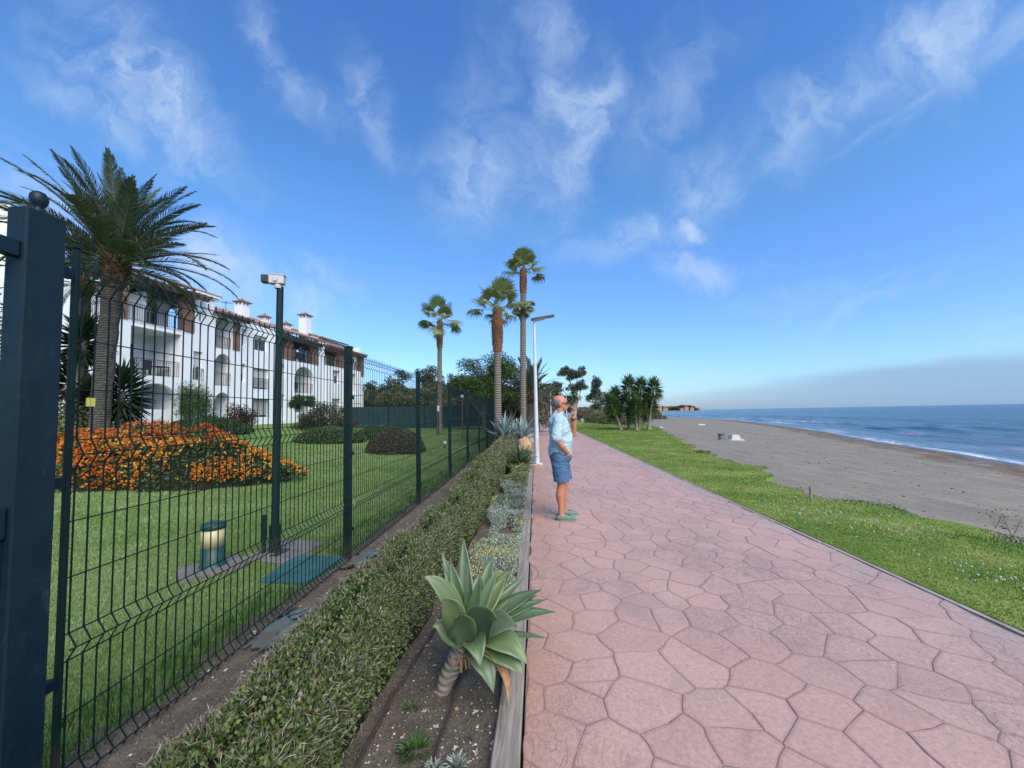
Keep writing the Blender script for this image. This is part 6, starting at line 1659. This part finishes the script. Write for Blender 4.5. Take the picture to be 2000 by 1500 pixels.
gl = empty('globe_lamp', (-3.85, 19.8, lz(-3.85, 19.8)), 'white globe lamp on a thin post behind the fence', 'lamp')
mb = MB(); mb.tube([(0, 0, -.1), (0, 0, 2.12)], .03, 8); mb.build('post', m_bwood, gl)
mb = MB(); mb.sphere((0, 0, 2.22), .105, 14, 10); mb.build('globe', m_camw, gl, smooth=True)
sg = empty('notice_board', (-5.62, 21.7, lz(-5.6, 21.7)), 'small blank white notice on a thin post by the leftmost fan palm', 'sign')
mb = MB(); mb.tube([(0, 0, -.1), (0, 0, 1.75)], .02, 6); mb.build('post', m_post, sg)
mb = MB(); mb.box((-.06, -.03, 1.40), (.06, -.022, 1.72)); mb.build('board', m_white, sg)

# ================================================================== beach things
bn = empty('litter_bin', (10.35, 22.0, -.28), 'grey beach litter bin with black lid beside the white concrete block', 'litter bin', rz=.2)
m_bin = simple('grey_bin_plastic', (0.20, 0.20, 0.22), .6, var=.1)
mb = MB(); n = 14; mb.lathe([(.11, 0), (.15, .33)], n); mb.build('bucket', m_bin, bn)
mb = MB(); mb.lathe([(.165, .335), (.165, .37), (.15, .40)], n); mb.build('lid', m_black, bn)
for sgn in (-1, 1):
    mb = MB(); mb.tube([(sgn*.19, 0, -.1), (sgn*.19, 0, .45)], .012, 6); mb.build('post', m_bwood, bn)
m_wc = simple('whitish_concrete', (0.48, 0.46, 0.40), .85, var=.15, scale=6)
cb = empty('concrete_shower_base', (11.0, 21.9, -.30), 'stepped whitish concrete block on the sand beside the litter bin', 'concrete block', rz=.15)
mb = MB(); mb.add([(-.42, -.3, 0), (.42, -.3, 0), (.42, .3, 0), (-.42, .3, 0), (-.40, -.28, .12), (.40, -.28, .12), (.40, .28, .12), (-.40, .28, .12)], [(0, 3, 2, 1), (4, 5, 6, 7), (0, 1, 5, 4), (1, 2, 6, 5), (2, 3, 7, 6), (3, 0, 4, 7)]); mb.build('base_slab', m_wc, cb, bevel=.015)
mb = MB(); mb.add([(-.28, -.2, .121), (.28, -.2, .121), (.28, .2, .121), (-.28, .2, .121), (-.20, -.16, .36), (.20, -.16, .36), (.20, .16, .36), (-.20, .16, .36)], [(0, 3, 2, 1), (4, 5, 6, 7), (0, 1, 5, 4), (1, 2, 6, 5), (2, 3, 7, 6), (3, 0, 4, 7)]); mb.build('top_block', m_wc, cb, bevel=.015)
boulder('beached_lump', (18.9, 45.0, -.42), .45, (1.2, .8, .7), m_wc, 'pale weathered lump lying on the sand farther up the beach', 8)['category'] = 'rock'
boulder('pale_stone', (11.9, 37.0, -.2), .22, (1.3, .8, .6), m_wc, 'small pale stone on the sand right of the yuccas', 9)['category'] = 'stone'
sk = MB(); sk.tube([(4.66, 6.85, -.15), (4.67, 6.86, .05), (4.66, 6.85, .16)], [.022, .021, .020], 10, t=.5)
setp(sk.build('wooden_stake', m_timber), 'short pale wooden stake at the edge of the grass and sand', 'stake')
m_straw = foliage('straw', [(0.20, 0.15, 0.07), (0.33, 0.26, 0.13), (0.42, 0.36, 0.20)], .8, .1)
tuft(6.05, 14.3, 140, .15, .012, .2, m_straw, 'dry_tuft', 'dry brown grass tuft on the little bank between grass and sand', 'grass tuft', z=-.06, seedv=31, bend=.3)
for k, (x, y, h) in enumerate(((5.75, 5.05, .34), (5.95, 5.4, .26), (5.65, 4.75, .22), (6.1, 5.0, .18))):
    e_ = empty('dry_weed', (x, y, -.12), ['tallest dry weed stalk on the sand at the right edge', 'second dry weed stalk behind the tallest one at the right edge', 'dry weed stalk nearest the grass at the right edge', 'shortest dry weed stalk at the right edge'][k], 'weed', 'dry weeds on the sand at the right edge')
    r = random.Random(k); mb = MB()
    for j in range(5):
        a = r.uniform(0, 6.28); d = Vector((cos(a)*.35, sin(a)*.35, 1)).normalized(); mb.tube([Vector((0, 0, 0)), d*h*.6, d*h+Vector((0, 0, -.02))], [.0025, .002, .0012], 4)
    mb.build('stalk', m_ytr, e_)
    C = np.array([[r.uniform(-.1, .1), r.uniform(-.1, .1), r.uniform(.3, 1)*h] for _ in range(26)])
    leaves('leaves', C, unit(RNG.normal(size=(26, 3))), unit(RNG.normal(size=(26, 3))), .03, .015, m_olive, e_)
r = np.random.default_rng(77); n = 380; x = r.uniform(5, 17, n); y = r.uniform(4, 26, n)**1; k = (x > Xe(y)+.3)&(x < Xs(y)-1); x, y = x[k], y[k]; n = len(x)
z = beach_z(x, y); s = r.uniform(.008, .035, n)
base = np.array([(1, 0, 0), (0, 1, 0), (-1, 0, 0), (0, -1, 0), (0, 0, 1), (0, 0, -1)], float); V = base[None]*s[:, None, None]*(1+r.uniform(-.4, .4, (n, 6, 1))); V[:, :, 2] *= .5
V[:, :, 0] += x[:, None]; V[:, :, 1] += y[:, None]; V[:, :, 2] += (z+s*.2)[:, None]
f_ = np.array([(0, 1, 4), (1, 2, 4), (2, 3, 4), (3, 0, 4), (1, 0, 5), (2, 1, 5), (3, 2, 5), (0, 3, 5)]); F = (np.arange(n)[:, None, None]*6+f_[None]).reshape(-1, 3)
setp(link('beach_pebbles', fastmesh('beach_pebbles', V.reshape(-1, 3), F, m_peb, np.repeat(r.random(n), 6))), kind='stuff')
# far headland
HL = empty('headland', (300, 880, -1), 'distant wooded headland with pinkish houses across the bay', 'headland')
hp = MB(); vs = []; top = []; n = 40
for i in range(n+1):
    s = i/n; x = -230+310*s; wd = 60*(1-s**6)+2
    vs += [(x, -wd*.25-8, -.3), (x, -wd*.25, 1.2*(1-s**8)+.5), (x, wd, 1.2*(1-s**8)+.5), (x, wd+9, -.3)]
fs = [(i*4+k, i*4+k+1, i*4+k+5, i*4+k+4)[::-1] for i in range(n) for k in range(3)]
hp.add(vs, fs); hp.build('shore', m_land, HL)
r = np.random.default_rng(99); n = 9000; x = -230+300*r.random(n); h0 = (7+6*fbm(x*.05, x*0, 4))*np.clip((75-x)/18, 0, 1); y = r.uniform(0, 30, n)
C = np.stack([x, y, 1+h0*r.random(n)**.7], 1)
leaves('trees', C, unit(r.normal(size=(n, 3))), unit(r.normal(size=(n, 3))), 3.4, 2.2, m_brown, HL)
m_pinkh = simple('pinkish_house', (0.42, 0.24, 0.16), .9, var=.1)
for k, (x, w, h) in enumerate(((38, 9, 9), (50, 8, 7), (28, 7, 6), (-8, 10, 8), (-22, 12, 12), (-34, 10, 9), (66, 5, 5))):
    e_ = empty('far_house', (300+x, 874, 0), ['pinkish house near the tip of the headland', 'small pinkish house closest to the headland tip', 'pinkish house in the middle of the headland trees', 'reddish house half hidden by the rightmost yucca', 'largest orange house on the headland behind the rightmost yucca', 'orange house left of the largest one on the headland', 'tiny building at the very tip of the headland'][k], 'house', 'houses on the far headland')
    mb = MB(); mb.box((-w/2, -3, 0), (w/2, 3, h*.8)); mb.build('wall', m_pinkh, e_)
    mb = MB(); mb.add([(-w/2-.5, -3.5, h*.8), (w/2+.5, -3.5, h*.8), (w/2+.5, 3.5, h*.8), (-w/2-.5, 3.5, h*.8), (-w/4, 0, h), (w/4, 0, h)], [(0, 3, 2, 1), (0, 1, 5, 4), (1, 2, 5), (2, 3, 4, 5), (3, 0, 4)]); mb.build('roof', m_tile, e_)

# ================================================================== people
m_skin, nt, p = newmat('tanned_skin')
nt.links.new(ramp(nt, noise(nt, 9, 4, .6), [(.3, (0.40, 0.150, 0.080)), (.7, (0.50, 0.215, 0.125))]), p.inputs['Base Color']); p.inputs['Roughness'].default_value = .5
p.inputs['Subsurface Weight'].default_value = .06; p.inputs['Subsurface Radius'].default_value = (.01, .004, .002)
m_shirt, nt, p = newmat('pale_turquoise_knit')
a = noise(nt, 7, 4, .6); nt.links.new(ramp(nt, a, [(.3, (0.345, 0.470, 0.485)), (.7, (0.410, 0.540, 0.555))]), p.inputs['Base Color']); p.inputs['Roughness'].default_value = .9
bump(nt, p, mth(nt, 'ADD', noise(nt, 9, 3, .5, 1.2, (1, 1, 2.2)), mth(nt, 'MULTIPLY', noise(nt, 120, 2, .5), .06)), .55, .05)
m_denim, nt, p = newmat('blue_denim')
a = noise(nt, 10, 5, .65, .4, (1, 1, 2)); nt.links.new(ramp(nt, a, [(.3, (0.035, 0.085, 0.165)), (.7, (0.085, 0.165, 0.270))]), p.inputs['Base Color']); p.inputs['Roughness'].default_value = .9
bump(nt, p, noise(nt, 11, 3, .5, 1.0, (1, 1, 3)), .5, .04)
m_shoe = simple('sage_green_suede', (0.13, 0.21, 0.145), .85, var=.15, scale=20)
m_sole = simple('pale_sole', (0.20, 0.24, 0.18), .8)
m_hair = simple('short_grey_hair', (0.16, 0.145, 0.13), .9, var=.4, scale=60, bstr=.8, bscale=200, bdist=.004)
m_lensd = simple('dark_lens', (0.012, 0.010, 0.010), .15, var=.05)
m_frame = simple('red_brown_frame', (0.16, 0.03, 0.02), .4)
m_strap = simple('black_strap', (0.02, 0.018, 0.018), .5)
def capsule(mb, a, b, ra, rb, n=16):
    a = Vector(a); b = Vector(b); d = (b-a)
    L_ = max(d.length, 1e-4); T = d/L_
    ref = Vector((0, 0, 1)) if abs(T.z) < .9 else Vector((1, 0, 0)); S = T.cross(ref).normalized(); U = T.cross(S)
    prof = [(-ra*cos(t), ra*sin(t)) for t in np.linspace(0.05, pi/2, 6)]+[(L_+rb*sin(t), rb*cos(t)) for t in np.linspace(0, pi/2-.05, 6)]
    o = len(mb.v)
    for (h, r_) in prof:
        for k in range(n):
            q = 2*pi*k/n; mb.v.append(tuple(a+T*h+(S*cos(q)+U*sin(q))*r_)); mb.t.append(.5)
    for i in range(len(prof)-1):
        for k in range(n):
            x = o+i*n+k; y = o+i*n+(k+1) % n; mb.f.append((x, x+n, y+n, y)); mb.m.append(0)
    mb.f.append(tuple(o+k for k in range(n))); mb.m.append(0); mb.f.append(tuple(o+(len(prof)-1)*n+k for k in range(n))[::-1]); mb.m.append(0)
def ell(mb, c, r_, rot=None, n=20, m=14):
    t = MB(); t.sphere((0, 0, 0), 1, n, m); R = (rot or Euler((0, 0, 0))).to_matrix()
    vs = [R @ Vector((v[0]*r_[0], v[1]*r_[1], v[2]*r_[2]))+Vector(c) for v in t.v]
    mb.add(vs, [f for f in t.f])
def organic(name, mb, voxel, mat, parent, it=4, cut=None):
    me = mb.build('tmp', mat, data_only=True); o = bpy.data.objects.new('tmp', me); COL.objects.link(o)
    md = o.modifiers.new('r', 'REMESH'); md.mode = 'VOXEL'; md.voxel_size = voxel; md.use_smooth_shade = True
    sm = o.modifiers.new('s', 'SMOOTH'); sm.factor = .5; sm.iterations = it
    dg = bpy.context.evaluated_depsgraph_get(); dg.update()
    me2 = bpy.data.meshes.new_from_object(o.evaluated_get(dg)); me2.name = name
    bpy.data.objects.remove(o)
    if cut:
        import bmesh
        bm = bmesh.new(); bm.from_mesh(me2)
        for co, no in cut:
            bmesh.ops.bisect_plane(bm, geom=bm.verts[:]+bm.edges[:]+bm.faces[:], plane_co=co, plane_no=no, clear_outer=True)
        bm.to_mesh(me2); bm.free()
    me2.materials.clear(); me2.materials.append(mat)
    return link(name, me2, parent)
MAN = empty('person', (.33, 5.50, 0), 'man in turquoise polo and denim shorts standing on the path, hand raised to his face', 'person', rz=radians(4))
# body frame: x forward (he faces the sea), y to his left (away), z up
b = MB()
def limb(pts):
    for (p0, r0_), (p1, r1_) in zip(pts[:-1], pts[1:]): capsule(b, p0, p1, r0_, r1_)
# near (right) leg, foot turned a little to the camera
limb([((-.02, -.085, .88), .088), ((.005, -.11, .50), .062), ((.0, -.11, .47), .060)]); limb([((.0, -.11, .47), .058), ((-.022, -.115, .34), .060), ((-.01, -.12, .20), .042), ((-.015, -.125, .09), .036), ((-.01, -.125, .05), .040)])
limb([((-.01, -.125, .05), .040), ((.10, -.15, .035), .032), ((.16, -.165, .03), .026)])
# far (left) leg, a half step forward
limb([((.0, .085, .88), .088), ((.075, .10, .50), .062), ((.08, .10, .47), .060)]); limb([((.08, .10, .47), .058), ((.06, .105, .34), .060), ((.065, .11, .20), .042), ((.06, .115, .09), .036), ((.06, .115, .05), .040)])
limb([((.06, .115, .05), .040), ((.17, .115, .035), .032), ((.23, .115, .03), .026)])
# trunk under the clothes
ell(b, (.0, 0, .95), (.12, .150, .13)); ell(b, (.035, 0, 1.08), (.135, .150, .17)); ell(b, (.0, 0, 1.27), (.125, .175, .19)); ell(b, (-.01, 0, 1.42), (.075, .17, .055))
capsule(b, (-.01, 0, 1.42), (.025, 0, 1.53), .066, .060)
# head
ell(b, (.030, 0, 1.640), (.098, .077, .098)); ell(b, (.055, 0, 1.590), (.075, .064, .085)); ell(b, (.085, 0, 1.545), (.045, .045, .035)); ell(b, (.01, 0, 1.675), (.09, .076, .068))
capsule(b, (.122, 0, 1.625), (.146, 0, 1.590), .012, .015); ell(b, (.118, 0, 1.560), (.022, .030, .012)); ell(b, (.115, 0, 1.660), (.02, .05, .012))
for s in (-1, 1): ell(b, (.018, s*.079, 1.612), (.018, .010, .032)); ell(b, (.112, s*.030, 1.628), (.012, .014, .010))
# right arm, hand in pocket
limb([((-.02, -.185, 1.40), .060), ((-.065, -.245, 1.17), .050), ((-.06, -.25, 1.12), .044)]); limb([((-.06, -.25, 1.12), .044), ((.010, -.240, 1.03), .040), ((.080, -.195, .950), .029)])
ell(b, (.100, -.170, .918), (.040, .020, .042), Euler((0, .6, 0)))
# left arm, raised, forearm upright in front of him
limb([((.0, .185, 1.40), .058), ((.16, .225, 1.22), .048), ((.235, .21, 1.165), .045)]); limb([((.235, .21, 1.165), .045), ((.245, .175, 1.27), .044), ((.232, .115, 1.42), .029)])
# left palm and fingers, curled near the mouth
HO = Vector((.045, -.035, .010)); ell(b, Vector((.182, .132, 1.475))+HO, (.028, .038, .046), Euler((.35, -.15, 0)))
fg = [((.185, .105, 1.500), (.180, .085, 1.535), (.160, .070, 1.552)), ((.186, .122, 1.510), (.182, .108, 1.552), (.163, .094, 1.570)), ((.184, .140, 1.512), (.182, .135, 1.552), (.166, .124, 1.568)), ((.182, .156, 1.505), (.180, .156, 1.538), (.166, .148, 1.552))]
for f in fg: capsule(b, Vector(f[0])+HO, Vector(f[1])+HO, .0115, .0105); capsule(b, Vector(f[1])+HO, Vector(f[2])+HO, .0105, .009)
capsule(b, Vector((.165, .105, 1.455))+HO, Vector((.148, .080, 1.488))+HO, .013, .011); capsule(b, Vector((.148, .080, 1.488))+HO, Vector((.150, .066, 1.515))+HO, .011, .0095)
body = organic('body', b, .0075, m_skin, MAN, 3)
# hair: short grey band round the back and sides
h = MB(); ell(h, (.008, 0, 1.632), (.088, .0835, .082)); hair = organic('hair', h, .008, m_hair, MAN, 1, cut=[((.012, 0, 1.66), Vector((.55, 0, .75))), ((.035, 0, 1.6), (1, 0, 0)), ((0, 0, 1.558), (0, 0, -1))])
# polo shirt
s = MB(); ell(s, (.032, 0, 1.09), (.172, .190, .20)); ell(s, (.015, 0, 1.24), (.155, .195, .20)); ell(s, (-.012, 0, 1.35), (.135, .190, .12)); ell(s, (-.012, 0, 1.435), (.085, .155, .05))
ell(s, (.005, 0, .965), (.168, .192, .18)); ell(s, (.01, 0, .90), (.160, .186, .15)); ell(s, (.052, 0, 1.05), (.135, .14, .17)); ell(s, (.050, 0, .95), (.132, .15, .17))
capsule(s, (-.015, -.165, 1.405), (-.055, -.245, 1.20), .078, .074); capsule(s, (-.055, -.245, 1.20), (-.063, -.25, 1.155), .074, .076)
capsule(s, (.0, .165, 1.405), (.095, .225, 1.26), .076, .070)
capsule(s, (-.008, 0, 1.45), (.002, 0, 1.478), .076, .068)
def wrinkle(o, amp, fx, fz, ph=0):
    me = o.data; n = len(me.vertices); co = np.empty(n*3, np.float32); me.vertices.foreach_get('co', co); co = co.reshape(-1, 3)
    no = np.array([v.normal[:] for v in me.vertices]); a = np.arctan2(co[:, 1], co[:, 0])
    w = (fbm(a*fx+co[:, 2]*fz*.7+ph, co[:, 2]*fz-a*1.3+ph, 3)-.5)
    me.vertices.foreach_set('co', (co+no*(w*amp)[:, None]).astype(np.float32).ravel()); me.update()
shirt = organic('polo_shirt', s, .009, m_shirt, MAN, 3, cut=[((0, 0, .862), (.12, 0, -1))])
wrinkle(shirt, .030, 1.6, 9)
cl = MB()
for i in range(18):
    a = -2.3+4.6*i/17+pi; a2 = -2.3+4.6*(i+1)/17+pi
    for q, qq in ((a, a2),):
        def cp_(an, r_, z): return (-.004+cos(an)*r_*1.02, sin(an)*r_, z-.02*cos(an)*-1)
        v = [cp_(q, .074, 1.470), cp_(qq, .074, 1.470), cp_(qq, .070, 1.505), cp_(q, .070, 1.505), cp_(q, .092, 1.468), cp_(qq, .092, 1.468)]
        cl.add(v, [(0, 1, 2, 3), (3, 2, 5, 4)])
c_ = cl.build('collar', m_shirt, shirt, smooth=True)
mb = MB(); mb.box((.128, -.014, 1.31), (.140, .014, 1.43)); 
# denim shorts
s = MB(); ell(s, (.005, 0, .92), (.148, .176, .13)); ell(s, (.03, -.05, .86), (.140, .14, .10)); capsule(s, (-.015, -.085, .86), (.0, -.105, .58), .128, .106); capsule(s, (.02, .085, .86), (.072, .10, .60), .122, .102)
capsule(s, (.0, -.107, .60), (.002, -.108, .53), .106, .108); capsule(s, (.072, .10, .62), (.082, .10, .55), .102, .104)
shorts = organic('shorts', s, .009, m_denim, MAN, 3, cut=[((0, 0, .535), (0, 0, -1)), ((0, 0, .960), (0, 0, 1))])
wrinkle(shorts, .026, 2.0, 12, 5)
for sg_, (hx, hy, tx, ty, nm) in ((-1, (-.045, -.118, .185, -.172, 'near')), (1, (.025, .115, .255, .115, 'far'))):
    s = MB(); H = Vector((hx, hy, .045)); T = Vector((tx, ty, .032))
    capsule(s, H, H.lerp(T, .45), .046, .046); capsule(s, H.lerp(T, .45), T-Vector((.03, 0, 0)), .047, .036)
    sh = organic('shoe', s, .007, m_shoe, MAN, 2, cut=[((0, 0, .016), (0, 0, -1)), (H.lerp(T, .22)+Vector((0, 0, .022)), (-.25, 0, 1))] if False else [((0, 0, .016), (0, 0, -1)), ((0, 0, .075), (0, 0, 1))])
    d = (T-H).normalized(); sd_ = Vector((-d.y, d.x, 0)); mb = MB(); pts = []
    for k in range(24):
        q = 2*pi*k/24; u = cos(q); L2 = (T-H).length/2+.036; pts.append((H+T)/2+d*u*L2+sd_*sin(q)*(.046-.006*u))
    mb.add([(v.x, v.y, .001) for v in pts]+[(v.x, v.y, .018) for v in pts], [tuple(range(24))[::-1], tuple(range(24, 48))]+[(k, (k+1) % 24, 24+(k+1) % 24, 24+k) for k in range(24)])
    mb.build('sole', m_sole, sh)
gls = MB(); gls.cbox((.128, 0, 1.628), (.010, .010, .008))
for s_ in (-1, 1): gls.tube([(.118, s_*.066, 1.632), (.02, s_*.083, 1.628)], .0045, 6)
g0 = gls.build('sunglasses', m_frame, MAN)
for s_ in (-1, 1):
    mb = MB(); ell(mb, (.122, s_*.036, 1.622), (.010, .034, .021), Euler((0, 0, -s_*.25)), 14, 8); mb.build('lens', m_lensd, g0, smooth=True)
mb = MB(); q = []
for k in range(17):
    a = 2*pi*k/16; q.append(Vector((.235+.034*cos(a), .125+.034*sin(a), 1.398+.012*sin(a))))
mb.tube(q, .009, 6, cap=False); wt_ = mb.build('watch', m_strap, MAN, smooth=True)
mb = MB(); mb.cbox((.222, .090, 1.388), (.036, .012, .034), rot=Euler((0, 0, .3))); mb.build('dial', m_lensd, wt_, bevel=.004)

# a tiny figure by the water and things at the far end of the path
def far_person(x, y, z, lab, top, bottom, rz=0):
    e_ = empty('person', (x, y, z), lab, 'person', rz=rz); b2 = MB()
    for s_ in (-1, 1):
        capsule(b2, (s_*.03, s_*.09, .85), (s_*.06, s_*.09, .05), .08, .045, 8); capsule(b2, (0, s_*.20, 1.40), (.03, s_*.26, .85), .05, .035, 8)
    ell(b2, (0, 0, 1.15), (.12, .17, .32), n=10, m=8); capsule(b2, (0, 0, 1.4), (0, 0, 1.52), .06, .055, 8); ell(b2, (.01, 0, 1.63), (.09, .075, .11), n=10, m=8)
    organic('body', b2, .03, m_skin, e_, 1)
    b3 = MB(); ell(b3, (0, 0, 1.18), (.14, .20, .32), n=12, m=8); organic('shirt', b3, .03, top, e_, 1)
    b4 = MB(); ell(b4, (0, 0, .88), (.135, .18, .12), n=10, m=8)
    for s_ in (-1, 1): capsule(b4, (s_*.03, s_*.09, .82), (s_*.05, s_*.09, .5), .095, .085, 8)
    organic('trousers', b4, .03, bottom, e_, 1)
    ell(b5 := MB(), (-.01, 0, 1.66), (.095, .08, .09), n=10, m=8); b5.build('hair', m_hair, e_, smooth=True)
far_person(22.8, 70, -.45, 'tiny distant person in a pale blue top by the water behind the yuccas', m_shirt, m_denim)
far_person(6.6, 64, 0, 'tiny distant walker dressed in dark clothes at the far bend of the path', m_black, m_black)
fb2 = empty('path_bin', (7.1, 59, 0), 'small black litter bin with white liner at the far bend of the path', 'litter bin')
mb = MB(); mb.lathe([(.20, 0), (.24, .55)], 12); mb.build('liner', m_white, fb2)
mb = MB(); mb.lathe([(.26, .551), (.28, .72), (.16, .86)], 12); mb.build('lid', m_black, fb2)
mb = MB(); mb.tube([(-.34, 0, 0), (-.34, 0, .8), (.0, 0, 1.0), (.34, 0, .8), (.34, 0, 0)], .035, 6); mb.build('frame', m_black, fb2)
